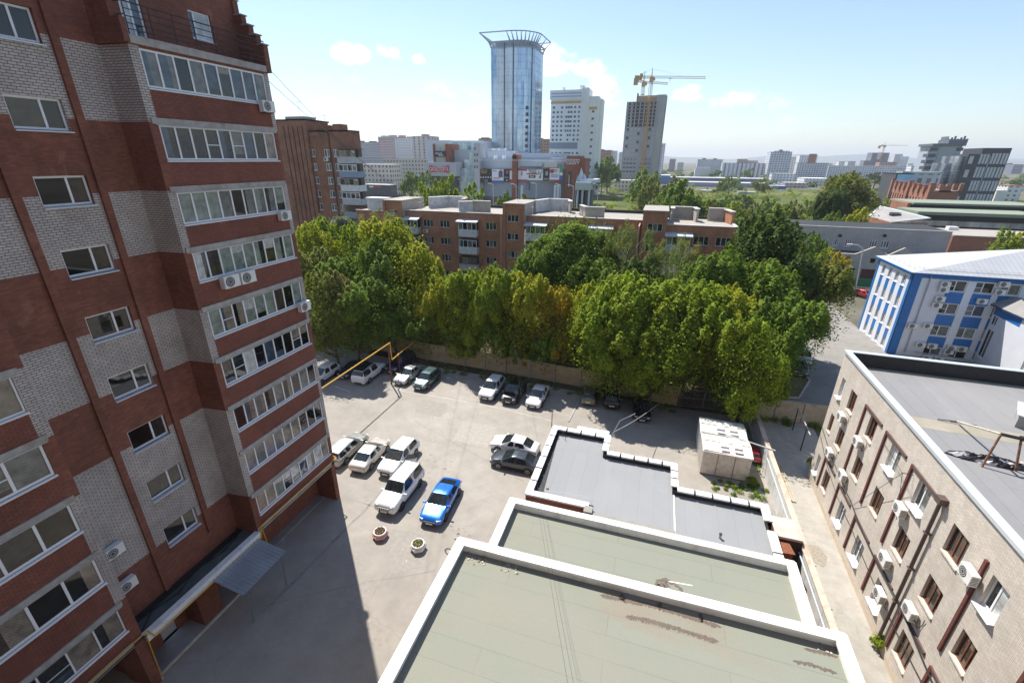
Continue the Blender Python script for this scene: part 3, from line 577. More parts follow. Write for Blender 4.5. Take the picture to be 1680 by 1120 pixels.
a = PZ(1664, 700, zr); mb = MB(); mb.prism([(a.x, a.y), (a.x+2.6, a.y-1.5), (a.x+3.6, a.y+.4), (a.x+1.0, a.y+1.9)], RZ, RZ+.75, 0); mb.prism([(a.x-.1, a.y), (a.x+2.6, a.y-1.6), (a.x+3.7, a.y+.4), (a.x+1.0, a.y+2.0)], RZ+.75, RZ+.83, 1)
o = bld(mb, 'roof_hatch', [conc_grey, white_paint]); tag(o, 'low grey roof hatch box with white cap at the right edge of the flat roof', 'roof hatch')
# ================================================================ LOW BUILDINGS IN FRONT
CIDX = [0]
def coping(parent, pts, z, w, t, mats, piece=None, name='parapet_coping', inset=True, gap=.14):
    """cap along an open or closed polyline of the outer edge; pts given with the roof on the right-hand side"""
    for a, b_ in zip(pts[:-1], pts[1:]):
        a = Vector((*a, 0)); b2 = Vector((*b_, 0)); d = (b2-a); Ln = d.length; d.normalize(); n = Vector((d.y, -d.x, 0))
        mb = MB(); k = 1 if not piece else max(1, round(Ln/piece)); CIDX[0] += 1; z0c = .003*(CIDX[0] % 3)
        for i in range(k):
            s0, s1 = Ln*i/k+(gap/2 if piece and i else 0), Ln*(i+1)/k-(gap/2 if piece and i < k-1 else 0); dz = random.uniform(-.008, .008) if piece else 0
            q = [a+d*s0-n*.06, a+d*s1-n*.06, a+d*s1+n*w, a+d*s0+n*w]; z0, z1 = z-t+dz+z0c, z+dz+z0c
            mb.face([(p.x, p.y, z1) for p in q[::-1]]); 
            for e in range(4): p, r_ = q[e], q[(e+1) % 4]; mb.face([(p.x, p.y, z1), (r_.x, r_.y, z1), (r_.x, r_.y, z0), (p.x, p.y, z0)])
            if piece and i < k-1:
                q = [a+d*(s1)-n*.0, a+d*(s1+gap)-n*.0, a+d*(s1+gap)+n*(w-.05), a+d*s1+n*(w-.05)]; mb.face([(p.x, p.y, z-t*.5) for p in q[::-1]], 1)
        bld(mb, name, mats, parent)
def lowbuild(t, pts, ztop, zroof, wallm, roofm, innerm, thick=.3):
    """pts clockwise (roof on the right-hand side walking along)"""
    mb = MB(); n = len(pts)
    for i in range(n):
        a, b_ = pts[i], pts[(i+1) % n]; L = math.hypot(b_[0]-a[0], b_[1]-a[1]); u = ((b_[0]-a[0])/L, (b_[1]-a[1])/L)
        mb.face([(a[0], a[1], 0), (a[0], a[1], ztop-.04), (b_[0], b_[1], ztop-.04), (b_[0], b_[1], 0)], 0)
    ctr = []
    for i in range(n):                             # inner offset polygon (axis-parallel outlines)
        p, a, b_ = Vector((*pts[i-1], 0)), Vector((*pts[i], 0)), Vector((*pts[(i+1) % n], 0)); d1 = (a-p).normalized(); d2 = (b_-a).normalized(); n1 = Vector((d1.y, -d1.x, 0)); n2 = Vector((d2.y, -d2.x, 0))
        ctr.append(a+(n1+n2)*thick)
    for i in range(n):
        a, b_ = ctr[i], ctr[(i+1) % n]; mb.face([(a.x, a.y, zroof-.1), (b_.x, b_.y, zroof-.1), (b_.x, b_.y, ztop-.04), (a.x, a.y, ztop-.04)], 1)
    bld(mb, 'wall', [wallm, innerm], t)
    mb = MB(); mb.face([(p.x, p.y, zroof) for p in ctr[::-1]]); bld(mb, 'roof', roofm, t)
gb = thing('low_building', 'one-storey brick building with stepped dark grey felt roof and white capped parapet', 'building', (1, 24, 0))
GP = [(-6.35, 23.6), (-6.35, 32.35), (-1.6, 32.35), (-1.6, 30.15), (3.5, 30.15), (3.5, 27.45), (9.1, 27.45), (9.1, 16), (-2.1, 16), (-2.1, 23.6)]
lowbuild(gb, GP, 4.0, 3.55, brk_red_band, m_rf_blue, tar)
cm = [white_paint, tar]
coping(gb, [(-6.35, 23.6), (-6.35, 32.35)], 4.03, .42, .12, cm, 1.45); coping(gb, [(-6.35, 32.35), (-1.6, 32.35)], 4.03, .42, .12, cm, 1.3)
coping(gb, [(-1.6, 32.35), (-1.6, 30.15)], 4.03, .42, .12, cm, 1.1); coping(gb, [(-1.6, 30.15), (3.5, 30.15)], 4.03, .40, .12, cm, 1.0)
coping(gb, [(3.5, 30.15), (3.5, 27.45)], 4.03, .42, .12, cm, 1.0); coping(gb, [(3.5, 27.45), (9.1, 27.45)], 4.03, .40, .12, cm, 1.2)
coping(gb, [(9.1, 27.45), (9.1, 25.9)], 4.03, .45, .12, cm, 1.6); coping(gb, [(9.1, 25.0), (9.1, 18)], 4.03, .45, .12, cm, 1.6); coping(gb, [(-2.1, 23.6), (-6.35, 23.6)], 4.03, .42, .12, cm)
mb = MB(); mb.box(-4.4, -1.75, 32.4, 32.95, 3.9, 4.02); bld(mb, 'door_hood', cm[0], gb)
mb = MB(); mb.face([(-6.05, 32, 3.562), (-6.05, 24, 3.562), (-5.3, 24, 3.562), (-5.8, 32, 3.562)]); bld(mb, 'parapet_shadow', tar, gb)  # black strip paints the west parapet's shadow onto the roof
mb = MB(); mb.box(-2.1, 3.3, 22.95, 23.3, 3.3, 3.86); mb.box(-2.1, 3.3, 22.9, 23.35, 3.86, 3.9, 1); mb.box(-2.35, -1.8, 23.1, 23.7, 3.3, 4.04, 1); bld(mb, 'old_parapet', [plain('olive_render', (.19, .185, .16), .9, var=.2, vs=1.2), plain('olive_cap', (.27, .26, .23), .85, var=.15)], gb)
mb = MB(); mb.box(3.28, 3.36, 19, 27.4, 3.5, 3.6); bld(mb, 'roof_joint', white_paint, gb)
c = PZ(1180, 886, 3.36); mb = MB(); mb.tube((c.x, c.y, 3.36), (c.x, c.y, 3.85), .075, n=10); mb.tube((c.x, c.y, 3.85), (c.x, c.y, 3.9), .095, n=10, m=1); bld(mb, 'vent_pipe', [plain('pinkish_pipe', (.40, .30, .27), .7), iron], gb)
mb = MB(); mb.tube((-5.1, 31.2, 3.36), (-5.1, 31.2, 3.95), .02, n=5); mb.tube((-5.1, 31.2, 3.95), (-5.75, 31.9, 4.1), .015, n=5); bld(mb, 'antenna_rod', iron, gb)
mb = MB(); c = PZ(898, 801, 3.56); mb.box(c.x-.07, c.x+.07, c.y-.07, c.y+.07, 3.54, 3.64); bld(mb, 'roof_drain', rust, gb)
# middle and upper green roofs
gm = thing('middle_annex', 'green felt roofed annex with white metal parapet, lower and behind the other green roof', 'building', (1, 17, 0))
MP = [(-6.15, 14), (-6.15, 19.62), (8.3, 19.62), (8.3, 14)]
lowbuild(gm, MP, 7.0, 6.55, conc_light, m_rf_green, white_paint)
coping(gm, [(-6.15, 15.4), (-6.15, 19.62)], 7.0, .38, .10, cm, 2.1, gap=.012); coping(gm, [(-6.15, 19.62), (8.3, 19.62)], 7.0, .33, .10, cm, 2.0, gap=.012); coping(gm, [(8.3, 19.62), (8.3, 15.4)], 7.0, .40, .10, cm, 2.1, gap=.012)
gu = thing('green_roof_hall', 'large flat green felt roof with white parapet and brown stains, nearest the viewer', 'building', (1, 8, 0))
UP = [(-7.35, -4), (-7.35, 15.12), (8.86, 15.3), (8.75, -4)]
lowbuild(gu, UP, 8.0, 7.55, conc_light, m_rf_green, white_paint)
coping(gu, [(-7.35, -4), (-7.35, 15.12)], 8.0, .40, .12, cm, 2.0, gap=.012); coping(gu, [(-7.35, 15.12), (8.86, 15.3)], 8.0, .38, .12, cm, 2.03, gap=.012); coping(gu, [(8.86, 15.3), (8.75, -4)], 8.0, .42, .12, cm, 2.0, gap=.012)
def stain(parent, pts, z, w, seed, mat=None):
    rg = random.Random(seed); mb = MB(); L = []
    P = [PZ(x, y, z) for x, y in pts]; seg = []
    for a, b_ in zip(P[:-1], P[1:]):
        n = max(3, int((b_-a).length/.035)); seg += [a.lerp(b_, i/n) for i in range(n)]
    seg.append(P[-1]); 
    for i, c in enumerate(seg):
        d = (seg[min(i+1, len(seg)-1)]-seg[max(i-1, 0)]).normalized(); p = Vector((-d.y, d.x, 0)); e = min(1, i/4, (len(seg)-1-i)/4)
        w2 = w*1.5; L.append((c-p*w2*e*rg.uniform(.25, 1.2), c+p*w2*e*rg.uniform(.3, .85)))
    for (a, b_), (c, d) in zip(L[:-1], L[1:]): mb.face([a, c, d, b_])
    return bld(mb, 'tar_smear', mat or plain('tar_smear', (.13, .10, .08), .8, var=.25, vs=8), parent)
zu, zm = 7.556, 6.556
for i, (p, w) in enumerate((([(984, 975), (1020, 983), (1060, 990), (1120, 1008), (1184, 1028)], .085), ([(1026, 1010), (1060, 1016), (1110, 1030), (1145, 1042), (1180, 1052)], .10), ([(1020, 972), (1024, 988)], .12), ([(1084, 985), (1082, 1002)], .09), ([(1150, 1004), (1152, 1022)], .09),
                          ([(1300, 1083), (1330, 1089), (1374, 1104)], .07), ([(1318, 1063), (1350, 1070), (1376, 1077)], .06))): stain(gu, p, zu, w, i)
for i, (p, w) in enumerate((([(1074, 966), (1080, 952), (1092, 950), (1108, 958), (1118, 966), (1120, 972)], .10), ([(1076, 962), (1090, 958), (1100, 962)], .16))): stain(gm, p, zm, w, 20+i)
mb = MB(); a, b_ = PZ(1097, 953, zm), PZ(1136, 960, zm); mb.bar(a, b_, .05, .01); a, b_ = PZ(1097, 964, zm), PZ(1097, 970, zm); mb.bar(a, b_, .06, .01); bld(mb, 'paint_mark', white_paint, gm)
mb = MB()                                          # debris along the parapet
rg = random.Random(4)
for k in range(90):
    px = rg.choice([rg.uniform(762, 800), rg.uniform(820, 850), rg.uniform(1340, 1378)]); py = 895+(px-760)*.25+rg.uniform(6, 26); c = PZ(px, py, 7.56); s = rg.uniform(.01, .035); mb.box(c.x-s, c.x+s, c.y-s, c.y+s*1.5, 7.555, 7.56+s*.7, rg.choice([0, 0, 1]))
bld(mb, 'debris', [plain('pale_grit', (.5, .48, .4), .9), plain('brown_grit', (.22, .18, .12), .9)], gu).__setitem__('kind', 'stuff')
c = PZ(1300, 1036, 7.56); mb = MB(); mb.tube(c+Vector((-.12, .02, .05)), c+Vector((.12, -.02, .05)), .05, n=10); mb.tube(c+Vector((.12, -.02, .05)), c+Vector((.2, -.03, .05)), .02, n=8); o = bld(mb, 'plastic_bottle', plain('clear_plastic', (.55, .62, .66), .2)); tag(o, 'small clear plastic bottle lying inside the right corner of the green roof', 'bottle')
c = PZ(651, 1100, 7.56); mb = MB(); mb.tube(c+Vector((0, -.16, .05)), c+Vector((.02, .12, .05)), .05, n=10); mb.tube(c+Vector((.02, .12, .05)), c+Vector((.03, .2, .05)), .02, n=8); o = bld(mb, 'plastic_bottle', plain('green_plastic', (.08, .42, .16), .2)); tag(o, 'small green plastic bottle inside the left parapet of the green roof', 'bottle')
mb = MB(); c = PZ(737, 905, 7.2); n = 14
for i in range(n):
    a0, a1 = 2*math.pi*i/n, 2*math.pi*(i+1)/n
    for r0, r1 in ((.16, .26),): mb.face([(c.x+r0*math.cos(a0), c.y, c.z+r0*math.sin(a0)), (c.x+r1*math.cos(a0), c.y, c.z+r1*math.sin(a0)), (c.x+r1*math.cos(a1), c.y, c.z+r1*math.sin(a1)), (c.x+r0*math.cos(a1), c.y, c.z+r0*math.sin(a1))])
mb.box(c.x, -7.35, c.y-.03, c.y+.03, c.z-.02, c.z+.02); bld(mb, 'dish_rim', white_paint, gu)
# the block the photo was taken from stands right behind the camera
own = thing('apartment_building', 'tall orange and white brick block that the photo was taken from, behind the viewer', 'apartment building', (0, -4, 0))
mb = MB(); ow_ = [(k*3.4+1, k*3.4+2.8, z, z+1.5) for k in range(15) for z in (9.6, 12.5, 15.4, 18.3, 21.2, 24.1, 27, 29.9, 32.8)]
mb.wall((28, -4.2), (-1, 0), 52, 0, 38, ow_, lambda u, z: 1 if int(z/5.8) % 2 else 0, .15, (5.8, 11.6, 17.4, 23.2, 29, 34.8)); mb.wall((-24, -4.2), (0, -1), 14, 0, 38); mb.wall((28, -18.2), (0, 1), 14, 0, 38); mb.box(-24, 28, -18.2, -4.2, 37.6, 38, 2)
for q in ow_: mb.face([(28-q[0], -4.33, q[2]), (28-q[1], -4.33, q[2]), (28-q[1], -4.33, q[3]), (28-q[0], -4.33, q[3])], 3)
bld(mb, 'wall', [brick('brick_warm', (.36, .15, .08), (.30, .12, .06), (.2, .12, .08), .26, .082, .01, bmp=0), brk_white, tar, G[1]], own)
# ================================================================ FENCES, GARAGES, GATES
cf = thing('concrete_wall', 'long pale concrete slab wall running along the alley beside the low roofs', 'wall', (11.4, 30, 0))
mb = MB(); k = 0; y = 16.0
while y < 44.5: mb.box(11.3, 11.46, y, y+2.92, 0, 2.1+.04*math.sin(k*1.7)); y += 2.95; k += 1
bld(mb, 'panel', plain('panel_concrete', (.55, .545, .53), .9, var=.12, vs=1, bmp=.3, dirt=(.38, .33, .28), ds=.7), cf)
mb = MB(); mb.box(11.22, 11.60, 16, 44.5, 2.14, 2.22); bld(mb, 'coping', plain('coping_sand', (.52, .44, .36), .9, var=.15, vs=2, bmp=.3, dirt=(.3, .2, .13)), cf)
mb = MB(); mb.path([(11.18, 19, 1.7), (11.18, 27, 1.75), (11.18, 36.5, 1.8), (11.18, 37, 2.4)], .05, 8); mb.path([(11.2, 19.6, 1.7), (10.6, 19.5, 1.75)], .04, 6); bld(mb, 'pipe', plain('pale_blue_pipe', (.45, .53, .56), .5), cf)
for k in range(8): mb = MB() if k == 0 else mb; y = 19+k*3; mb.tube((11.55, y, 2.1), (11.75, y, 2.1), .03, n=5)
bld(mb, 'stub', rust, cf)
cw = thing('concrete_wall', 'short weathered concrete panel wall across the far end of the alley', 'wall', (15, 47, 0))
for k in range(3): mb = MB(); x = 11.5+2.5*k; mb.box(x, x+2.42, 47.0, 47.15, 0, 2.2); mb.box(x-.02, x+2.45, 46.95, 47.2, 2.2, 2.27); bld(mb, 'panel', plain('panel_tan', (.42, .36, .29), .9, var=.2, vs=2, bmp=.6), cw)
fr2 = thing('pipe_frame', 'bare metal pipe frame of two posts and a pale crossbar in the alley', 'frame', tuple(PZ(1300, 708)))  # plain pipe frame, two posts and a crossbar
p1, p2 = PZ(1300, 705), PZ(1313, 739)
for p in (p1, p2): mb = MB(); mb.tube(p, p+Vector((0, 0, 2.5)), .05, n=6); bld(mb, 'post', iron, fr2)
d = (p2-p1); mb = MB(); mb.tube(p1+Vector((0, 0, 2.5))-d*.05, p2+Vector((0, 0, 2.5))+d*.35, .06, n=6); bld(mb, 'crossbar', plain('grey_paint', (.45, .43, .40), .7), fr2)
# brown wooden lean-to between wall and low building
lt = thing('shed_gate', 'narrow brown plank gate between the low grey roof and the concrete wall', 'gate', (10.2, 26, 0))
mb = MB(); mb.box(9.15, 11.25, 26.3, 26.5, 0, 2.5); bld(mb, 'frame', plain('dark_brown_planks', (.05, .02, .012), .8), lt)
mb = MB()
for k in range(7): mb.box(9.3+.16*k, 9.44+.16*k, 24.9+.02*k, 24.96+.02*k, .1, 2.6)
mb.face([(9.2, 24.9, 2.62), (10.5, 25.0, 2.62), (10.5, 26.3, 2.3), (9.2, 26.3, 2.3)]); bld(mb, 'door', plain('red_brown_planks', (.20, .065, .03), .7, var=.35, vs=5), lt)
mb = MB(); mb.box(9.2, 11.3, 26.5, 28.4, 2.44, 2.5); bld(mb, 'lintel', conc_light, lt)
mb = MB(); c = PZ(1268, 745); 
for k in range(6): mb.box(c.x-.2+.1*k, c.x-.14+.1*k, c.y-6.5, c.y-1.4, .02+.03*(k % 2), .1+.03*(k % 2))
o = bld(mb, 'timber_boards', plain('old_timber', (.50, .44, .34), .9, var=.2)); tag(o, 'pile of old pale timber boards along the foot of the concrete wall', 'boards')
def garage(label, y0, y1, mats, zt=2.5):
    g = thing('metal_garage', label, 'garage', (7.8, (y0+y1)/2, 0)); x0, x1 = 6.0, 9.75; rx = 7.9
    mb = MB(); mb.box(x0, x1, y0, y1, .1, zt-.25)
    for a in (y0, y1): mb.face([(x0, a, zt-.25), (x1, a, zt-.25), (x1, a, zt-.12), (x0, a, zt)])
    for k in range(1, 26): x = x0+(x1-x0)*k/26; mb.box(x-.012, x+.012, y0-.012, y0, .15, zt-.3, 0)
    for x in (x0+1.2, x0+1.22+1.3): mb.box(x-.03, x+.03, y0-.03, y0, .1, zt-.2, 1)
    for k in range(1, 22): y = y0+(y1-y0)*k/22; mb.box(x0-.012, x0, y-.012, y+.012, .15, zt-.3, 0)
    bld(mb, 'wall', [mats[0], mats[1]], g)
    mb = MB(); ym = (y0+y1)/2
    mb.face([(x0-.06, y0-.08, zt-.12), (x1+.06, y0-.08, zt-.12), (x1+.06, ym, zt+.1), (x0-.06, ym, zt+.1)]); mb.face([(x0-.06, ym, zt+.1), (x1+.06, ym, zt+.1), (x1+.06, y1+.06, zt-.1), (x0-.06, y1+.06, zt-.1)])
    mb.box(x0-.06, x1+.06, y0-.09, y0-.06, zt-.26, zt-.12)
    for x in (x0+.05, x0+1.25, x1-1.3, x1-.05): mb.bar((x, y0-.08, zt-.1), (x, ym, zt+.12), .03, .03, 0); mb.bar((x, ym, zt+.12), (x, y1, zt-.08), .03, .03, 0)
    mb.bar((x0, ym, zt+.12), (x1, ym, zt+.12), .05, .03, 1)
    bld(mb, 'roof', [mats[2], mats[1]], g)
    for x in (x0+1.35, x0+2.4):
        mb = MB(); q = ym-.1; mb.box(x, x+.62, q-.62, q, zt+.02, zt+.20); bld(mb, 'hatch', [mats[2]], g)
        mb = MB(); mb.box(x+.03, x+.66, q-1.05, q-.66, zt-.02, zt+.06); bld(mb, 'hatch_cover', [plain('faded_lilac_metal', (.52, .50, .54), .5)], g)
    return g
ow = plain('garage_cream', (.72, .69, .63), .6, var=.08, vs=2, dirt=(.48, .37, .27), ds=2.5); rt = plain('rust_streak', (.36, .26, .18), .8, var=.3)
garage('nearer cream metal garage with two roof hatches and rusty seams', 35.15, 37.8, [ow, rt, plain('garage_roof_white', (.76, .74, .68), .6, var=.08, vs=2, dirt=(.55, .44, .33), ds=3)])
garage('rear metal garage with flaking white and blue-grey roof, joined behind the cream one', 38.05, 40.7, [plain('garage_wall_grey', (.50, .54, .54), .6, var=.12), rt, plain('garage_roof_flaked', (.66, .65, .60), .6, var=.12, vs=3, dirt=(.34, .40, .46), ds=1.3)], 2.42)
mb = MB(); mb.path([PZ(1190, 712, 2.65), PZ(1272, 739, 2.25)], .06, 8); o = bld(mb, 'pipe', plain('pale_pipe', (.66, .66, .62), .5)); tag(o, 'pale thin pipe spanning from the garage roof to the concrete wall', 'pipe')
# fence behind the parked cars
mf = thing('panel_fence', 'long cream concrete panel fence with rusty stains behind the parked cars', 'fence', (-20, 48.8, 0))
m_panel = plain('cream_panel', (.40, .335, .20), .85, var=.12, vs=.8, bmp=.2, dirt=(.34, .14, .055), ds=.45)
fx = [(-36.2, 49.9), (-27.3, 49.0), (-16, 48.45), (-6.5, 47.7), (4.4, 46.5)]
for (a, b_) in zip(fx[:-1], fx[1:]):
    Ln = math.hypot(b_[0]-a[0], b_[1]-a[1]); n = round(Ln/3.0); th = math.atan2(b_[1]-a[1], b_[0]-a[0])
    for k in range(n):
        p0 = (a[0]+(b_[0]-a[0])*k/n, a[1]+(b_[1]-a[1])*k/n); M = Matrix.Translation(Vector((*p0, 0)))@Matrix.Rotation(th, 4, 'Z')
        mb = MB(); L = Ln/n; h = 2.3+random.uniform(-.04, .04); mb.box(.12, L-.02, 0, .1, .05, h); mb.box(.12, L-.02, -.03, 0, h*.5, h*.5+.05); mb.box(.12, L-.02, -.03, .12, h, h+.06)
        bld(mb, 'panel', m_panel, mf, M=M)
        mb = MB(); mb.box(-.1, .1, -.1, .14, 0, 2.45); bld(mb, 'post', plain('post_grey', (.36, .34, .29), .9, var=.15), mf, M=M)
bw = thing('brick_wall', 'low red brick wall in the tree shade at the left end of the cream fence', 'wall', (-42, 51, 0))
mb = MB(); mb.wall((-48, 51.6), (11.8/11.92, -1.7/11.92), 11.92, 0, 2.2); mb.wall((-36.2, 50.05), (-11.8/11.92, 1.7/11.92), 11.92, 0, 2.2); bld(mb, 'wall', brk_red, bw)
mb = MB(); mb.bar((-48, 51.7, 2.23), (-36.2, 50.0, 2.23), .3, .06); bld(mb, 'coping', conc_grey, bw)
for (x, y) in ((-38.6, 49.9), (-41.5, 50.3)): mb = MB(); mb.tube((x, y, 0), (x, y, 2.6), .08, n=8); bld(mb, 'post', conc_light, bw)
gt = thing('bar_gate', 'wide grey metal gate of vertical bars at the end of the fence behind the garages', 'gate', (6.6, 46.6, 0))
for a, b_ in (((4.5, 46.45), (7.0, 46.75)), ((7.05, 46.75), (9.3, 46.95))):
    mb = MB(); a = Vector((*a, 0)); b_ = Vector((*b_, 0)); n = 16
    for k in range(n+1): p = a.lerp(b_, k/n); mb.tube(p+Vector((0, 0, .15)), p+Vector((0, 0, 2.25)), .018 if 0 < k < n else .04, n=5)
    for z in (.2, 1.2, 2.2): mb.bar(a+Vector((0, 0, z)), b_+Vector((0, 0, z)), .05, .05)
    bld(mb, 'leaf', plain('gate_grey', (.26, .25, .24), .6), gt)
# octagonal flower planters
def planter(px, py, label, col, rimc):
    c = PZ(px, py); t = thing('flower_planter', label, 'planter', tuple(c), 0, 'concrete flower planters in the yard'); mb = MB(); n = 6
    rp = [(.40, 0), (.56, .18), (.58, .34), (.46, .48)]
    ring = [[(c.x+r_*math.cos(2*math.pi*(i+.5)/n), c.y+r_*math.sin(2*math.pi*(i+.5)/n), z) for i in range(n)] for r_, z in rp]
    for A, B in zip(ring[:-1], ring[1:]):
        for i in range(n): mb.face([A[i], A[(i+1) % n], B[(i+1) % n], B[i]])
    bld(mb, 'bowl', col, t)
    mb = MB(); m_ = 18
    for i in range(m_):
        a0, a1 = 2*math.pi*i/m_, 2*math.pi*(i+1)/m_
        for (r0, z0), (r1, z1) in (((.47, .46), (.45, .54)), ((.45, .54), (.38, .54)), ((.38, .54), (.36, .44))):
            mb.face([(c.x+r0*math.cos(a0), c.y+r0*math.sin(a0), z0), (c.x+r0*math.cos(a1), c.y+r0*math.sin(a1), z0), (c.x+r1*math.cos(a1), c.y+r1*math.sin(a1), z1), (c.x+r1*math.cos(a0), c.y+r1*math.sin(a0), z1)])
    bld(mb, 'rim', rimc, t)
    mb = MB(); mb.face([(c.x+.37*math.cos(2*math.pi*i/12), c.y+.37*math.sin(2*math.pi*i/12), .47) for i in range(12)]); bld(mb, 'soil', plain('potting_soil', (.09, .055, .035), 1), t)
    mb = MB(); rg = random.Random(int(px))
    for k in range(260):
        r_, a = .36*math.sqrt(rg.random()), rg.uniform(0, 6.28); p = Vector((c.x+r_*math.cos(a), c.y+r_*math.sin(a), .48+rg.uniform(.0, .17))); s = rg.uniform(.02, .045)
        d1 = Vector((rg.uniform(-1, 1), rg.uniform(-1, 1), rg.uniform(-.3, .6))).normalized()*s; d2 = Vector((rg.uniform(-1, 1), rg.uniform(-1, 1), rg.uniform(-.2, .4))).normalized()*s
        mb.face([p-d1, p-d2, p+d1, p+d2], rg.choice([0, 0, 0, 1, 2] if px > 650 else [0, 0, 1, 1, 3]))
    bld(mb, 'flowers', [plain('flower_leaf', (.07, .14, .03), .7), plain('flower_dark', (.10, .05, .04), .7), plain('flower_yellow', (.55, .42, .08), .6), plain('flower_red', (.55, .06, .05), .6)], t)
planter(624.5, 880, 'hexagonal planter painted pink, with red flowers, nearer the tall block', plain('planter_pink', (.62, .32, .28), .7, var=.08, dirt=(.45, .25, .2), ds=2), plain('planter_rim_white', (.72, .66, .63), .7))
planter(686.5, 900, 'hexagonal planter painted white, with yellow and brown flowers, nearer the green roof', plain('planter_white', (.68, .68, .68), .7, var=.06, dirt=(.5, .48, .46), ds=2), plain('planter_rim_white', (.72, .66, .63), .7))
# ================================================================ FIVE-STOREY BRICK BLOCK
m_felt_pale = roofing('felt_pale', (.36, .33, .29), (.30, .28, .25), (.25, .23, .21), 1.0, 9, (.20, .18, .16), .7, .2)
wh_panel = plain('balcony_white', (.66, .67, .68), .6, var=.08, vs=2, dirt=(.5, .46, .42), ds=1.5)
gr_panel = plain('balcony_grey', (.46, .47, .49), .7, var=.12, vs=2, dirt=(.34, .31, .28), ds=1.5)
bl_panel = plain('balcony_blue', (.24, .31, .40), .7, var=.1)
whitewash = plain('whitewash_flaking', (.58, .58, .58), .85, var=.12, vs=1.5, bmp=.2, dirt=(.36, .34, .31), ds=1.2)
stone_scr = plain('roof_screen', (.40, .36, .31), .9, var=.15, vs=2, dirt=(.30, .26, .22), ds=1)
b5 = thing('apartment_building', 'long five-storey orange-brick apartment block with white balconies behind the trees', 'apartment building', (-20, 86, 0))
RW = [(12.43, 13.82), (9.12, 10.5), (5.82, 7.2), (2.5, 3.88)]
segs = [(-52.4, -48.15, 81.0, 17.2, [(-51.0, -49.4)]), (-48.15, -27.3, 82.0, 15.4, [(-44.35, -42.2), (-40.75, -38.6), (-31.15, -28.95)]), (-27.3, -23.15, 81.0, 17.4, [(-26.5, -24.3)]),
        (-23.15, -2.35, 82.0, 15.4, [(-17.9, -15.7), (-14.3, -12.1), (-6.2, -4.0)]), (-2.35, 1.45, 77.6, 17.4, [(-1.5, .85)]), (1.45, 11.75, 78.0, 15.4, [(5.75, 8.1), (9.05, 11.35)])]
mb = MB(); wl = []
for (x0, x1, Y, zt, ws) in segs:
    tower = zt > 16; dz = 1.85 if tower else 0
    ops = [(a-x0, b_-x0, z0+dz, z1+dz-(.15 if tower else 0)) for a, b_ in ws for z0, z1 in RW]
    mb.wall((x0, Y), (1, 0), x1-x0, 0, zt, ops, 0, .18)
    wl += [(a, b_, z0+dz, z1+dz-(.15 if tower else 0), Y) for a, b_ in ws for z0, z1 in RW]
    if tower:
        mb.wall((x0, Y+7), (0, -1), 7, 13, zt, (), 0); mb.wall((x1, Y), (0, 1), 9, 13, zt, (), 1)
        for x in (x0, x1-.55): mb.box(x, x+.55, Y-.22, Y, 0, zt)
    elif x0 > 0: mb.wall((x1, Y), (0, 1), 10.5, 0, zt, (), 0)
    else: mb.wall((x0, Y+1), (0, -1), 1, 0, zt, (), 0)
mb.wall((-60.5, 83.2), (1, 0), 8.1, 0, 14.9, [(1.2, 2.6, 11.8, 13.2), (1.2, 2.6, 8.5, 9.9)], 0, .15)
bld(mb, 'wall', [brk_or, stone_scr], b5)
for (a, b_, z0, z1, Y) in wl: window(b5, Mw((0, Y), 0, a+.01, z0+.01, .12), b_-a-.02, z1-z0-.02, (.34, .67) if b_-a > 1.7 else (.5,), .065, sill=white_pvc, panes=random.choice([[G[0], G[2], G[0]], [G[0], G[0], G[5]], [G[3], G[0], G[3]], [G[0], G[2], G[0]], [G[0], G[1], G[0]]]), sillp=.12)
mb = MB()
for (x0, x1, yb, zz) in ((-60.5, -52.4, 92.6, 14.85), (-48.15, -27.3, 93.4, 15.4), (-23.15, -2.35, 93.4, 15.4), (1.45, 11.75, 88.6, 15.4)):
    Y = 83.2 if x0 < -55 else (78 if x0 > 0 else 82); mb.box(x0, x1, Y+.02, yb, zz-.4, zz-.05)
for (x0, x1, Y, zt, ws) in segs:
    if zt > 16: mb.box(x0-.1, x1+.1, Y-.2, Y+9, zt, zt+.16)
bld(mb, 'roof', m_felt_pale, b5)
mb = MB()
for (x0, x1, Y) in ((-48.15, -27.3, 82), (-23.15, -2.35, 82), (1.45, 11.75, 78)): mb.box(x0, x1, Y-.16, Y+.25, 15.4, 15.52)
mb.box(-60.5, -52.4, 83.05, 83.4, 14.9, 15.0); mb.box(11.5, 11.95, 78, 88.6, 15.4, 15.55); mb.box(-48, -2.4, 93.1, 93.5, 15.4, 15.9, 1); mb.box(1.45, 11.75, 88.3, 88.6, 15.4, 15.75, 1)
bld(mb, 'eaves', [plain('eaves_white', (.62, .60, .57), .7, var=.1), tar], b5)
def screen(pts, z0, z1, mats):
    mb = MB()
    for a, b_ in zip(pts[:-1], pts[1:]): mb.bar((*a, (z0+z1)/2), (*b_, (z0+z1)/2), .35, z1-z0, 0); mb.bar((*a, z1+.06), (*b_, z1+.06), .7, .12, 1)
    bld(mb, 'roof_screen', mats, b5)
ww = [whitewash, white_paint]; sc = [stone_scr, plain('screen_cap', (.56, .54, .51), .8, var=.1)]
screen([(-45.6, 87.3), (-43.2, 91.6), (-38.9, 91.6)], 15.4, 17.5, ww); screen([(-38.9, 91.6), (-38.5, 88.3)], 15.4, 17.3, [brk_or, sc[1]])
screen([(-36.8, 82.6), (-34.6, 84.4)], 15.4, 17.3, ww); screen([(-34.6, 84.4), (-31.0, 84.4)], 15.4, 17.4, sc)
screen([(-22.9, 87.5), (-21.3, 92.2), (-17.2, 92.2)], 15.4, 17.6, ww); screen([(-17.2, 92.2), (-16.3, 89)], 15.4, 17.5, sc)
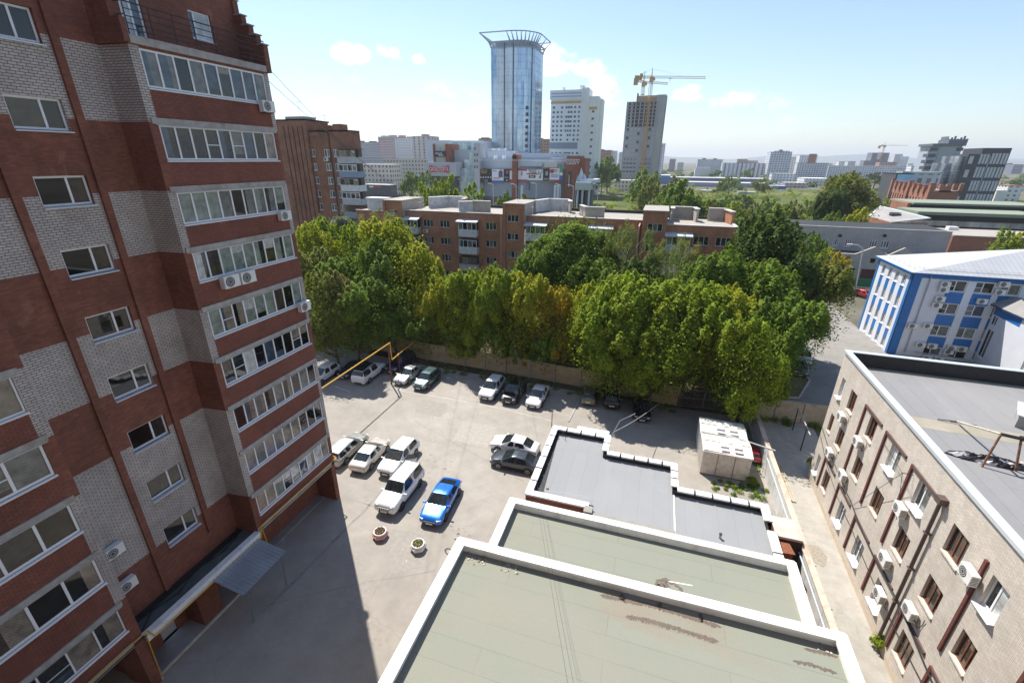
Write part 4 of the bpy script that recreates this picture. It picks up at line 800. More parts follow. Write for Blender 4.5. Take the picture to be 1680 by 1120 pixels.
screen([(-14.0, 87), (-12.4, 83.6), (-9.2, 83.8)], 15.4, 17.1, sc); screen([(2.2, 83), (2.2, 86.8), (5.8, 86.8), (6.2, 83.4)], 15.4, 17.4, sc)
screen([(8.1, 86.2), (10.7, 86.2)], 15.4, 17.4, sc); screen([(10.7, 86.2), (11.5, 82.0)], 15.4, 17.3, [brk_or, sc[1]])
mb = MB(); mb.box(-58.5, -54.2, 84.5, 86.5, 14.9, 17.2); mb.box(-58.7, -54.0, 84.3, 86.7, 17.2, 17.35, 1); bld(mb, 'roof_screen', ww, b5)
for x, y in ((-47, 86), (-22.6, 84), (1.9, 83)): mb = MB(); mb.tube((x, y, 15.4), (x, y, 16.5), .16, n=8); mb.tube((x, y, 16.5), (x, y, 16.7), .28, n=8); bld(mb, 'vent_pipe', [conc_light], b5)
def balcony5(x0, x1, Y, d, levels, pm, roof=True, dark_=None):
    for i, z in enumerate(levels):
        mb = MB(); mb.box(x0, x1, Y-d, Y, z-.15, z, 1); mb.box(x0, x1, Y-d-.03, Y-d+.03, z-.15, z+1.15, 0); mb.box(x0, x0+.05, Y-d, Y, z, z+1.15); mb.box(x1-.05, x1, Y-d, Y, z, z+1.15)
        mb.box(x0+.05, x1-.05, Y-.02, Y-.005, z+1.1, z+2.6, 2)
        if i == 0 and roof: mb.face([(x0-.25, Y-d-.5, z+2.75), (x1+.25, Y-d-.5, z+2.75), (x1+.25, Y+.02, z+3.1), (x0-.25, Y+.02, z+3.1)], 3); mb.box(x0-.25, x1+.25, Y-d-.52, Y-d-.45, z+2.55, z+2.75, 3)
        o = bld(mb, 'balcony', [pm[i % len(pm)], conc_grey, dark, plain('awning_pale', (.58, .60, .64), .5, metal=.3)], b5)
        f = window(b5, Mw((0, Y-d), 0, x0+.05, z+1.15, .0), x1-x0-.1, 1.42, [k/4 for k in (1, 2, 3)] if i != 2 else [k/6 for k in range(1, 6)], .09, frame=[white_pvc, white_pvc, wood_brown, white_pvc][i % 4], panes=[G[3], G[0], G[2], G[0]], name='balcony_glazing')
balcony5(-36.4, -32.6, 82, 1.0, [11.2, 7.9, 4.6, 1.3], [wh_panel, wh_panel, gr_panel, wh_panel]); balcony5(-48.0, -44.9, 82, 1.3, [11.2, 7.9, 4.6], [gr_panel, gr_panel], True)
balcony5(-22.9, -19.2, 82, 1.2, [11.2, 7.9, 4.6], [wh_panel, gr_panel]); balcony5(-11.2, -7.4, 82, 1.0, [11.2, 7.9, 4.6], [wh_panel, gr_panel]); balcony5(1.6, 5.3, 78, 1.2, [11.2, 7.9, 4.6], [gr_panel, wh_panel])
mb = MB(); mb.box(-27.75, -27.6, 80.9, 81.0, 0, 15.4); mb.box(-2.9, -2.75, 77.5, 82, 3, 15); bld(mb, 'downpipe', plain('pale_pinkish', (.50, .42, .36), .7), b5)
for (x, z, Y) in ((-43.7, 11.3, 82), (-43.6, 8.0, 82), (5.4, 11.4, 78)): aircon(b5, Mw((0, Y), 0, x, z, 0), 1.15)
def antenna(x, y, z, h, label):
    mb = MB(); mb.tube((x, y, z), (x, y, z+h), .04, n=5); mb.tube((x-.9, y, z+h*.9), (x+.9, y, z+h*.9), .03, n=4)
    for k in range(5): mb.tube((x-.8+.4*k, y-.4, z+h*.9), (x-.8+.4*k, y+.4, z+h*.9), .025, n=4)
    o = bld(mb, 'antenna', steel); tag(o, label, 'antenna', 'rooftop antennas')
antenna(-25.3, 84, 17.5, 3.0, 'television antenna on the middle stair tower of the five-storey brick block')
antenna(-85.5, 100, 33.4, 4.2, 'tall thin antenna on the roof of the brick high-rise next to the glazed balconies')
antenna(-78.5, 100, 32.6, 1.8, 'short antenna beside the small chimney of the brick high-rise')
# ================================================================ NINE-STOREY BRICK BLOCK (left)
brk_9 = brick('brick_dull_orange', (.36, .155, .085), (.28, .115, .06), (.24, .14, .10), .27, .085, .008, stain=.4, bmp=.1)
b9 = thing('apartment_building', 'dark orange brick high-rise with grooved stair tower and stacked grey balconies, left', 'apartment building', (-75, 105, 0))
Y9 = 96
def X9(px, py, Y=Y9): return PY(px, py, Y).x
mb = MB(); xs0, xs1, xe = X9(440, 195), X9(503, 198), X9(574, 215)
zt0, zt1 = PY(480, 196, Y9).z, PY(540, 214, Y9).z
wins9 = []
for k in range(9):
    z1 = PY(512, 245.3, Y9).z-3.05*k
    for (a, b_) in ((508, 517), (531.5, 540.5), (546.7, 553)): wins9.append((X9(a, 250), X9(b_, 250), z1-1.6, z1))
mb.wall((xs1, Y9), (1, 0), xe-xs1, 0, zt1, [(a-xs1, b_-xs1, c, d) for a, b_, c, d in wins9], 0, .15)
mb.wall((xs0, Y9-.6), (1, 0), xs1-xs0, 0, zt0, (), 0); mb.wall((xs1, Y9-.6), (0, 1), 8, 0, zt0, (), 0); mb.wall((xe, Y9), (0, 1), 3.6, 0, zt1, (), 0)
for k in range(5): x = xs0+(xs1-xs0)*(.42+.12*k); mb.box(x-.12, x+.12, Y9-.66, Y9-.6, 4, zt0-1.5, 1)
mb.box(xs0, xs1, Y9-.6, Y9+8, zt0-.3, zt0, 0); mb.box(xs1, xe, Y9, Y9+3.6, zt1-.3, zt1-.01, 0)
for (a, b_, t) in ((512, 536, 205), (544, 557, 203.5)): mb.box(X9(a, 210), X9(b_, 210), Y9+.4, Y9+3, zt1-.1, PY(540, t, Y9).z, 0)
mb.box(X9(468, 195), X9(499, 195), Y9, Y9+4, zt0, zt0+.6, 2)
bld(mb, 'wall', [brk_9, plain('groove_dark', (.10, .035, .02), .9), plain('green_grey_sheet', (.28, .31, .29), .7)], b9)
mb = MB(); x = X9(541.5, 240); mb.box(x-.3, x+.1, Y9-.12, Y9, 3, zt1); bld(mb, 'downpipe', plain('pipe_shadow_brown', (.08, .04, .03), .7), b9)
for (a, b_, z0, z1) in wins9: window(b9, Mw((0, Y9), 0, a+.01, z0+.01, .1), b_-a-.02, z1-z0-.02, (.5,), .11, sill=white_pvc, panes=[G[0], G[2], G[5], G[3]])
aircon(b9, Mw((0, Y9), 0, X9(537, 262), PY(537, 264.5, Y9).z, 0), 1.4)
xa, xb = X9(558, 250), X9(589, 250); zb = PY(570, 258, Y9-1.2).z
for k in range(6):
    z = zb-3.05*k-1.2; mb = MB(); mb.box(xa, xb, Y9-1.4, Y9+1.5, z-.15, z); mb.box(xa, xb, Y9-1.42, Y9-1.36, z, z+1.25); mb.box(xb-.06, xb, Y9-1.4, Y9+1.5, z, z+1.25); mb.box(xa+.1, xb-.2, Y9-.05, Y9+1.3, z+1.2, z+2.9, 1)
    if k == 0: mb.box(xa-.4, xb+.3, Y9-1.9, Y9+1.5, z+2.85, z+3.0, 1)
    bld(mb, 'balcony', [(gr_panel, bl_panel, wh_panel)[k % 3], plain('balcony_inside', (.11, .085, .07), .8)], b9)
    if k < 4: window(b9, Mw((0, Y9-1.4), 0, xa+.1, z+1.25, 0), xb-xa-.2, 1.45, [.25, .5, .75], .12, frame=[plain('timber_frame', (.32, .27, .22), .7), white_pvc][k % 2], panes=[G[1], G[2], G[0], G[4]], name='balcony_glazing')
# ================================================================ BLUE AND WHITE BUILDING
bb = thing('office_building', 'four-storey white building with blue panels and pale metal hip roof, right', 'office building', (33, 71.4, 0))
m_wht = plain('cladding_white', (.66, .68, .73), .5, var=.04, vs=.5, dirt=(.58, .60, .64), ds=.4); m_blu = plain('cladding_blue', (.012, .135, .40), .45, var=.06)
WX, SY, NY, ZT = 32.95, 71.4, 82.1, 11.6
rowz = [(9.4, 10.85), (6.3, 7.8), (3.2, 4.7), (.3, 1.6)]
mb = MB(); wopsW = []; mb.V = []
def wcol(u0, u1): u1 = u0+(1.0 if u1-u0 < 1.2 else u1-u0); return [(u0, u1, a, b_) for a, b_ in rowz]
opsW = sum([wcol(u, u+1.15) for u in (1.75, 3.9, 6.05, 8.2)], [])
def mW(u, z):
    if u < .3 or u > 10.5: return 1
    for u0 in (1.75, 3.9, 6.05, 8.2):
        if u0 < u < u0+1.0 and z < 9.2 and z > .7: return 1
    return 1 if z > 11.2 else 0
mb.wall((WX, NY), (0, -1), NY-SY, 0, ZT, opsW, mW, .18, (11.1, .7), mr=0)
cs = [q for q in (.95, 9.75)]
EX = 75.0
def sx(px, py): return PY(px, py, SY).x-WX
colsS = [(sx(1560, 470), sx(1580, 470)), (sx(1605, 475), sx(1630, 475)), (sx(1650, 480), sx(1672, 480))]
colsS = [(4.0, 6.0), (6.85, 8.85), (9.5, 11.5), (13, 15), (16, 18), (20, 22)]
def mS(u, z):
    if z > 10.95: return 1
    for a, b_ in colsS:
        if a < u < b_ and .7 < z < 9.2: return 1
    return 0
opsS = sum([wcol(a, b_) for a, b_ in colsS], [])
mb.wall((WX, SY), (1, 0), EX-WX, 0, ZT, opsS, mS, .18, (10.9, .7), mr=0)
def strips(mb, o, u, us):                         # corner strips need their own cuts
    pass
bld(mb, 'wall', [m_wht, m_blu], bb)
mb = MB(); mb.box(WX-.06, WX+.0, SY-.06, SY+.6, 0, ZT); mb.box(WX-.06, WX, NY-.5, NY, 0, ZT); mb.box(WX-.06, WX+1.0, SY-.06, SY, 0, ZT); mb.box(WX+1.0, EX, SY-.05, SY, 10.95, ZT); mb.box(WX-.05, WX, SY+.6, NY-.5, 11.2, ZT); bld(mb, 'blue_trim', m_blu, bb)
mb = MB(); rz = ZT; ap = (47.5, 77.0, 14.6); ap2 = (EX, 77.0, 14.6)
A, B, C_, D = (WX-.5, SY-.5, rz), (WX-.5, NY+.5, rz), (EX, NY+.5, rz), (EX, SY-.5, rz)
mb.face([A, D, ap2, ap]); mb.face([B, A, ap]); mb.face([C_, B, ap, ap2]); mb.box(WX-.5, EX, SY-.5, SY-.42, rz-.14, rz+.02, 1); mb.box(WX-.5, WX-.42, SY-.5, NY+.5, rz-.14, rz+.02, 1); mb.box(WX-.42, EX, SY-.42, SY+.05, rz-.05, rz, 1)
def metalroof(name, c, sp=.55):
    m, nt, b = newmat(name); b.inputs['Roughness'].default_value = .42; b.inputs['Metallic'].default_value = .25
    uv = nt.nodes.new('ShaderNodeTexCoord').outputs['Object']; w = nd(nt, 'ShaderNodeTexBrick', Scale=1.0); w.inputs['Brick Width'].default_value = sp; w.inputs['Row Height'].default_value = 60; w.inputs['Mortar Size'].default_value = .03; w.offset = 0
    w.inputs['Color1'].default_value = (*c, 1); w.inputs['Color2'].default_value = (*tuple(x*1.03 for x in c), 1); w.inputs['Mortar'].default_value = (*tuple(x*.78 for x in c), 1); nt.links.new(uv, w.inputs['Vector'])
    n = noise(nt, .3, 6, .6); nt.links.new(mixc(nt, 1., w.outputs[0], ramp(nt, n, [(.3, (.9,)), (.7, (1.04,))]), 'MULTIPLY'), b.inputs['Base Color']); return m
m_mroof = metalroof('pale_metal_roof', (.56, .56, .56))
bld(mb, 'roof', [m_mroof, m_blu], bb)
mb = MB()
for k in range(30): x = WX+1+k*1.4; mb.tube((x, SY+.3, rz+.1), (x, SY+.3, rz+.65), .02, n=4)
for z in (.45, .65): mb.tube((WX+.2, SY+.3, rz+z), (EX, SY+.3, rz+z), .018, n=4)
for k in range(7): y = SY+1+k*1.5; mb.tube((WX+.3, y, rz+.1), (WX+.3, y, rz+.65), .02, n=4)
mb.tube((WX+.3, SY+.3, rz+.65), (WX+.3, NY, rz+.65), .018, n=4); bld(mb, 'snow_guard', plain('guard_cream', (.55, .53, .46), .6), bb)
for (u0, u1, z0, z1) in opsW: window(bb, Mw((WX, NY), R(-90), u0+.01, z0+.01, .12), u1-u0-.02, z1-z0-.02, (.5,), .09, sill=white_pvc, panes=[G[2], G[5], G[1]], sillp=.2)
for (u0, u1, z0, z1) in opsS: window(bb, Mw((WX, SY), 0, u0+.01, z0+.01, .12), u1-u0-.02, z1-z0-.02, (.42,), .09, sill=white_pvc, panes=[G[0], G[3], G[2], G[5], G[1]], trans=(0,) if z0 > 5 else (), sillp=.15)
for (px, py) in ((1551, 467), (1548, 476), (1542, 491), (1537, 501), (1497, 535), (1522, 535), (1510, 566), (1529, 568), (1561, 571), (1556, 577), (1578, 573), (1611, 495), (1647, 467), (1640, 480), (1520, 588), (1540, 590)):
    q = PY(px, py, SY-.3); aircon(bb, Mw((0, SY), 0, q.x, q.z-.3, 0), 1.25)
mb = MB(); mb.path([(34.8, SY-.15, 11.4), (34.9, SY-.15, .5)], .07, 6); q = PY(1500, 577, SY-.2); mb.path([q, q+Vector((4, 0, -.15)), q+Vector((6.5, 0, -.4))], .06, 5); bld(mb, 'pipe', plain('pipe_grey', (.35, .36, .38), .6), bb)
# wing with rounded corner in front of it
wg = thing('building_wing', 'lower white wing with blue squares and dark eaves in front of the blue-panelled building', 'building', (52, 62, 0))
ca = PZ(1628, 495, 8.2); cb = PZ(1680, 520, 8.2)
pa, pb_ = Vector((ca.x, ca.y+9, 0)), Vector((ca.x, ca.y, 0)); pc = Vector((cb.x, cb.y, 0)); pd = pc+(pc-pb_).normalized()*12
mb = MB(); wopsA = []
def wallseg(a, b_, ops, mf):
    d = (b_-a); L = d.length; d.normalize(); mb.wall((a.x, a.y), (d.x, d.y), L, 0, 8.0, ops, mf, .15, (6.9, 5.6, 1.2)); return L, math.atan2(d.y, d.x)
o1 = [(2.6, 3.6, 5.65, 6.85), (2.4, 3.9, 1.3, 5.0)]; o2 = [(3.2, 5.2, 5.6, 6.9), (3.0, 5.4, 1.2, 5.0), (8.5, 10.5, 5.6, 6.9), (8.5, 10.5, 1.2, 5.0)]
L1, th1 = wallseg(pa, pb_, [], 0)
L2, th2 = wallseg(pb_, pc, o1[:0]+[(1.2, 2.4, 5.6, 6.8), (1.2, 2.7, 1.2, 5.0)], lambda u, z: 1 if z > 6.9 and u > .9 else 0)
L3, th3 = wallseg(pc, pd, o2, lambda u, z: 1 if (z > 6.9 and int(u/2.6) % 2) else 0)
bld(mb, 'wall', [m_wht, m_blu], wg)
for (u0, u1, z0, z1) in [(1.2, 2.4, 5.6, 6.8), (1.2, 2.7, 1.2, 5.0)]: window(wg, Mw(pb_, th2, u0, z0, .1), u1-u0, z1-z0, (.5,), .09, sill=white_pvc, panes=[G[0], G[5]])
for (u0, u1, z0, z1) in o2: window(wg, Mw(pc, th3, u0, z0, .1), u1-u0, z1-z0, (.5,), .09, sill=white_pvc, panes=[G[3], G[5]], trans=(0, 1))
mb = MB(); q = [pa+Vector((-.6, .5, 0)), pb_+Vector((-.7, -.3, 0)), pc+Vector((-.3, -.8, 0)), pd+Vector((0, -.8, 0)), pd+Vector((2, 12, 0)), pa+Vector((9, .5, 0))]; cen = sum(q, Vector())/6+Vector((0, 0, 9.4))
mb.prism([(p.x, p.y) for p in q], 8.0, 8.2, 1)
for i in range(6): a, b_ = q[i], q[(i+1) % 6]; mb.face([(a.x, a.y, 8.2), (b_.x, b_.y, 8.2), tuple(cen)], 0)
bld(mb, 'roof', [plain('grey_brown_roof', (.24, .23, .22), .7, var=.15), plain('dark_eaves', (.03, .05, .10), .5)], wg)
# ================================================================ GREY HALLS BEHIND THE BLUE BUILDING
gl = thing('workshop_hall', 'long low grey-brick workshop hall with dark red garage doors, beyond the street', 'workshop', (45, 125, 0))
Yg = 125; ztg = 10.8; xg0 = 29.0; brk_g = brick('brick_grey', (.52, .47, .44), (.46, .42, .40), (.38, .35, .33), .4, .15, .012, stain=.15, bmp=0)
mb = MB(); og = []
for (a, b_) in ((1327, 1337), (1348, 1357.5), (1367, 1376), (1387, 1397), (1427, 1440), (1446, 1460)):
    q0, q1 = PY(a, 397, Yg), PY(b_, 397, Yg); og.append((q0.x-xg0, q1.x-xg0, 6.55, 8.2))
mb.wall((xg0, Yg), (1, 0), 62-xg0, 0, ztg, og, 0, .15); mb.box(xg0, 62, Yg+.02, Yg+13, ztg-.5, ztg-.02, 2); mb.box(xg0, 62, Yg-.1, Yg+.3, ztg, ztg+.12, 1)
mb.wall((62, Yg), (0, 1), 13, 0, ztg, (), 0)
bld(mb, 'wall', [brk_g, plain('cap_pale', (.52, .50, .46), .8), tar], gl)
for (a, b_, c, d) in og: window(gl, Mw((xg0, Yg), 0, a, c, .1), b_-a, d-c, (.33, .67), .12, sill=white_pvc, panes=[G[0], G[2]])
for px in (1328, 1378, 1451): q = PY(px, 386, Yg); mb = MB(); mb.tube((q.x, Yg-.03, q.z), (q.x, Yg-.5, q.z-.1), .32, n=10); bld(mb, 'vent', tar, gl)
mb = MB(); z2 = 5.6; Yf = 119.5
mb.wall((xg0, Yf), (1, 0), 34, 0, z2, [(k, k+3.4, 0, 2.55) for k in (2.5, 7, 11.6, 16.2, 20.8)]+[(17.3, 18.3, 4.0, 5.0), (12.4, 13.4, 4.1, 5.1)], 0, .35); mb.box(xg0, 63, Yf+.02, Yg, z2-.4, z2-.02, 2); mb.box(xg0, xg0+14, Yf-.12, Yf+.3, z2, z2+.16, 1)
for a, b_, h0, h1 in ((14, 17.5, 0, 1.9), (17.5, 20, 1.9, 0), (20, 23, 0, 2.0), (23, 25.5, 2.0, 0)): mb.bar((xg0+a, Yf+.1, z2+h0), (xg0+b_, Yf+.1, z2+h1), .35, .2, 1); mb.face([(xg0+a, Yf, z2), (xg0+b_, Yf, z2), (xg0+b_, Yf, z2+h1), (xg0+a, Yf, z2+h0)])
bld(mb, 'front_wall', [brk_g, plain('cap_sand', (.55, .48, .40), .8), tar], gl)
for k in (2.5, 7, 11.6, 16.2, 20.8): mb = MB(); mb.box(xg0+k, xg0+k+3.4, Yf+.3, Yf+.36, 0, 2.55); bld(mb, 'garage_door', plain('maroon_door', (.14, .035, .03), .6, var=.15), gl)
o = thing('green_fence', 'green sheet metal fence in front of the dark red garage doors', 'fence', (42, 112, 0))
mb = MB()
for k in range(60): x = 36.5+k*.25; mb.box(x, x+.13, 112, 112.05, .1, 1.9); mb.box(x+.13, x+.25, 112.03, 112.08, .1, 1.9)
bld(mb, 'sheet', plain('fence_green', (.02, .20, .11), .5), o)
o = thing('street_lamp', 'grey street lamp with curved arm in front of the green fence', 'street lamp', (39.5, 104, 0))
q0 = PZ(1403, 478); q1 = PY(1415, 415, q0.y)
mb = MB(); mb.path([q0, q1, q1+Vector((-.2, 0, .9)), q1+Vector((-1.2, 0, 1.5)), q1+Vector((-2.2, 0, 1.6))], .11, 6); bld(mb, 'pole', plain('lamp_grey', (.55, .56, .57), .5), o); mb = MB(); mb.box(q1.x-3.0, q1.x-2.1, q0.y-.2, q0.y+.2, q1.z+1.5, q1.z+1.68); bld(mb, 'lamp_head', white_pvc, o)
# ---------------------------------------------------------------- far buildings, each a thing measured on its own plane
def far(label, cat, pl, pr, pt, Y, depth, m, name='apartment_building', roof=None, extra=(), group=None, win=None, zb=0):
    a, b_ = PY(pl, pt, Y), PY(pr, pt, Y); t = thing(name, label, cat, ((a.x+b_.x)/2, Y, 0), 0, group); mb = MB(); mb.box(a.x, b_.x, Y, Y+depth, zb, a.z); bld(mb, 'wall', m, t)
    mb = MB(); mb.box(a.x-.2, b_.x+.2, Y-.2, Y+depth+.2, a.z, a.z+.35); bld(mb, 'roof', roof or conc_grey, t)
    for e in extra:                               # (px0, px1, ptop, pbottom, material, part name, projection)
        p, q = PY(e[0], e[2], Y), PY(e[1], e[3], Y); mb = MB(); pj = e[6] if len(e) > 6 else .3
        if e[3] <= pt+1: mb.box(p.x, q.x, Y+2, Y+min(depth, 10), q.z, p.z)
        else: mb.box(p.x, q.x, Y-pj, Y+.05, q.z, p.z)
        bld(mb, e[5], e[4], t)
    return t, a.x, b_.x, a.z
f_grey = facade('f_grey', (.44, .43, .47), (.10, .11, .14), 3.4, 3.0, .45, .5); f_pink = facade('f_pink', (.58, .42, .40), (.14, .14, .17), 3.6, 3.1, .5, .5)
f_white = facade('f_white', (.72, .72, .73), (.14, .16, .2), 3.5, 3.0, .45, .45); f_cream = facade('f_cream', (.64, .57, .46), (.14, .14, .15), 3.5, 3.0, .5, .5)
f_brown = facade('f_brown', (.42, .24, .17), (.10, .09, .09), 3.2, 3.0, .45, .5); f_stone = facade('f_stone', (.55, .50, .43), (.10, .10, .11), 3.0, 3.1, .42, .5)
f_lines = facade('f_lines', (.72, .72, .74), (.22, .24, .30), 5.5, 60, .42, 1.0); f_slab = facade('f_slab', (.60, .61, .65), (.15, .17, .22), 3.2, 2.9, .5, .5)
f_dark = facade('f_dark', (.20, .20, .25), (.06, .07, .1), 3.4, 3.0, .5, .5); f_beige = facade('f_beige', (.64, .56, .52), (.13, .13, .16), 6.0, 3.0, .35, .62)
rf_pale = plain('roof_pale', (.52, .51, .49), .8); rf_red = plain('roof_red', (.34, .13, .10), .8); rf_white = plain('roof_white', (.68, .68, .68), .7, var=.05)
FAR = [
 # label, category, px left, px right, px top, Y, depth, material, roof, extras
 ('grey-lilac apartment slab just right of the dark brick high-rise', 577, 622, 234, 620, 20, f_grey, tar, [(584, 592, 231, 234, f_dark, 'stair_head'), (604, 612, 231.5, 234, f_dark, 'stair_head')]),
 ('pale stepped apartment block with pink bays, left of the pink tower', 620, 646, 225, 560, 22, f_pink, rf_pale, [(636, 645, 221.5, 225, f_white, 'stair_head'), (624, 632, 222.5, 225, f_white, 'stair_head')]),
 ('white and red striped apartment block in the middle of the left skyline', 646, 675, 227, 540, 22, f_white, rf_red, [(652, 660, 222, 227, f_pink, 'stair_head'), (666, 671, 224, 227, f_white, 'stair_head')]),
 ('tall pink and cream apartment tower left of the shopping centre', 676, 706, 224, 500, 22, f_beige, rf_red, [(690, 698, 220, 224, f_pink, 'stair_head')]),
 ('low beige apartment house with white roof below the left skyline', 590, 643, 270, 300, 12, f_stone, rf_white, []),
 ('plain grey-beige six-storey building beside the round leafy tree, left of the mall', 629, 699, 260.5, 370, 16, f_stone, rf_pale, []),
 ('long white-roofed building behind the beige apartment house', 590, 640, 258, 470, 14, f_grey, rf_white, []),
 ('brown brick tower block immediately left of the glass skyscraper', 785, 808, 228, 520, 18, f_brown, tar, [(788, 799, 225.5, 228, f_brown, 'stair_head')]),
 ('brown brick tower block between the glass skyscraper and the white tower', 872, 901, 229, 520, 18, f_brown, tar, [(876, 888, 226.5, 229, f_brown, 'stair_head')]),
 ('grey roofs block seen above the mall, left of the brown tower', 755, 786, 232, 640, 18, f_grey, rf_pale, []),
 ('brown low block right of the white tower', 978, 1003, 247, 560, 18, f_brown, tar, [(984, 990, 245, 247, f_brown, 'stair_head')]),
 ('pale blue-grey block between the brown low block and the construction tower', 1003, 1012, 248, 900, 18, f_slab, tar, []),
 ('light grey narrow block just left of the construction tower', 1016, 1026, 250, 800, 18, f_slab, rf_pale, []),
 ('pale block hidden behind the right side of the construction tower', 1084, 1092, 236, 640, 18, f_slab, rf_pale, []),
 ('small dark grey block on the valley slope below the horizon', 1099, 1109, 261, 1300, 24, f_dark, tar, []),
 ('second small grey block on the valley slope, right of the dark one', 1112, 1122, 267, 1250, 24, f_grey, tar, []),
 ('grey panel apartment block behind the white ribbed building, left part', 1145, 1186, 262, 900, 16, f_slab, tar, [(1153, 1158, 259.5, 262, f_dark, 'stair_head'), (1171, 1176, 260, 262, f_dark, 'stair_head')]),
 ('small white kiosk-like building in front of the grey panel block', 1141, 1166, 275, 700, 12, rf_white, rf_pale, []),
 ('long white ribbed office slab with vertical stripes', 1186, 1262, 267.5, 760, 16, f_lines, rf_pale, [(1210, 1226, 261, 267.5, f_pink, 'stair_head'), (1228, 1244, 263.5, 267.5, f_pink, 'stair_head')]),
 ('big rounded pale apartment tower on the right skyline', 1265, 1300, 249.5, 740, 26, f_slab, rf_pale, [(1270, 1296, 247.5, 249.5, f_white, 'stair_head'), (1280, 1284, 245.5, 249.5, f_dark, 'mast')]),
 ('slim pale tower tucked right of the rounded apartment tower', 1298, 1309, 258, 900, 18, f_white, f_brown, []),
 ('white tower with a red-brown centre strip on the right skyline', 1313, 1342, 255, 860, 20, f_white, rf_red, [(1328, 1335, 252.5, 276, rf_red, 'red_strip')]),
 ('grey apartment slab stepping right from the tower with the red strip', 1309, 1360, 267.5, 800, 14, f_slab, tar, []),
 ('very long grey apartment slab stretching under the far construction site', 1360, 1488, 272, 860, 16, f_slab, rf_pale, []),
 ('pale low tower behind the long grey slab, left one', 1377, 1390, 265, 1300, 20, f_white, tar, []),
 ('pale low tower behind the long grey slab, right one', 1392, 1404, 265, 1250, 20, f_slab, tar, []),
 ('unfinished dark tower with notched top under the thin far crane', 1432, 1460, 251, 1150, 26, f_dark, tar, [(1441, 1443, 250, 262, rf_white, 'gap', .5)]),
 ('low reddish annex in front of the unfinished dark tower', 1444, 1472, 266, 1100, 20, f_brown, tar, []),
 ('dark blue low block left of the unfinished tower', 1418, 1432, 264, 1130, 20, f_dark, tar, []),
 ('pale blue curved high-rise right of the unfinished tower', 1469, 1482, 253, 1500, 24, f_slab, rf_pale, [(1478, 1484, 257, 276, f_white, 'wing', 6)]),
 ('small cream and orange block left of the tall grey hotel tower', 1512, 1521, 268, 700, 14, f_cream, rf_pale, []),
 ('white low houses left of the cream block', 1496, 1512, 272.5, 800, 14, f_white, rf_pale, []),
 ('hazy blue tower at the right edge behind the dark glass tower', 1652, 1662, 268, 1500, 30, f_dark, tar, []),
 ('hazy dark cluster of towers at the far right edge', 1664, 1680, 270, 1450, 40, f_dark, tar, []),
 ('white two-storey office with square windows by the blue warehouse', 1267, 1305, 285, 640, 14, f_white, rf_pale, [(1267, 1270, 283.5, 292, rf_white, 'fin')]),
 ('white warehouse with hipped pale roof beside the white office', 1320, 1362, 293, 600, 30, f_white, rf_white, []),
 ('low grey service building in the scrubland by the warehouses', 1212, 1240, 315, 420, 8, plain('grey_blue_wall', (.34, .40, .42), .8), rf_pale, []),
 ('small teal-roofed pavilion at the edge of the meadow', 1150, 1176, 313, 430, 10, plain('teal_grey_wall', (.28, .36, .38), .8), rf_pale, []),
 ('pale terrace of low houses at the far right below the hazy towers', 1655, 1680, 305, 420, 12, f_white, rf_red, []),
 ('low white house right of the dark glass tower', 1636, 1654, 313, 400, 12, rf_white, rf_white, []),
]
for (lab, pl, pr, pt, Y, dp, m, rf, ex) in FAR: far(lab, 'building', pl, pr, pt, Y, dp, m, 'distant_building', rf, ex)
# more of the hazy town along the horizon, individually placed
rgf = random.Random(21); adj = ['grey', 'white', 'cream', 'lilac', 'dark', 'pale']; k = 0
mlist = [f_grey, f_white, f_cream, f_slab, f_dark, f_beige]
for px in [1196, 1215, 1236, 1352, 1395, 1412, 1490, 1500, 1640, 1650, 1671]+[598, 611, 634, 668, 716, 735, 752]:
    pt = (271 if px > 1100 else 246)+rgf.uniform(-2.5, 3); w_ = rgf.uniform(6, 15); i = rgf.randrange(6)
    if any(abs(px-q) < 9 for q in (1275, 1325, 1445, 1475)): continue
    t, a, b_, z = far('small hazy %s block on the horizon, %s' % (adj[i], {1196: 'above the left end of the white ribbed slab', 1215: 'above the middle of the white ribbed slab', 1236: 'above the right end of the white ribbed slab', 1352: 'right of the tower with the red strip', 1395: 'between the two pale low towers', 1412: 'left of the dark blue low block', 1490: 'right of the pale curved high-rise', 1500: 'behind the white low houses', 1640: 'behind the black office tower', 1650: 'just right of the black office tower', 1671: 'at the far right picture edge', 598: 'left end of the left skyline', 611: 'behind the grey-lilac slab', 634: 'behind the stepped pink-bayed block', 668: 'behind the striped block', 716: 'behind the black-signed tower of the mall', 735: 'behind the mall glass hall', 752: 'left of the slim grey mall tower'}[px]), 'building', px, px+w_, pt, rgf.uniform(1500, 2300) if px > 1100 else rgf.uniform(700, 900), 25, mlist[i], 'distant_building', tar, [], 'hazy blocks along the horizon'); k += 1
# ---------------------------------------------------------------- hills at the horizon
mb = MB(); n = 60; prev = None
for i in range(n+1):
    x = -4200+9800*i/n; h = 78+38*math.sin(i*.31+1.1)+14*math.sin(i*.9)+(55 if 1100 < x < 2300 else 0)*.6; y = 7800+500*math.sin(i*.2); cur = ((x, y, -5), (x, y+500, h), (x, y+2500, h*.8))
    if prev: mb.face([prev[0], cur[0], cur[1], prev[1]]); mb.face([prev[1], cur[1], cur[2], prev[2]])
    prev = cur
o = bld(mb, 'hills', plain('far_woods', (.05, .075, .05), 1, var=.3, vs=.004)); o['kind'] = 'structure'
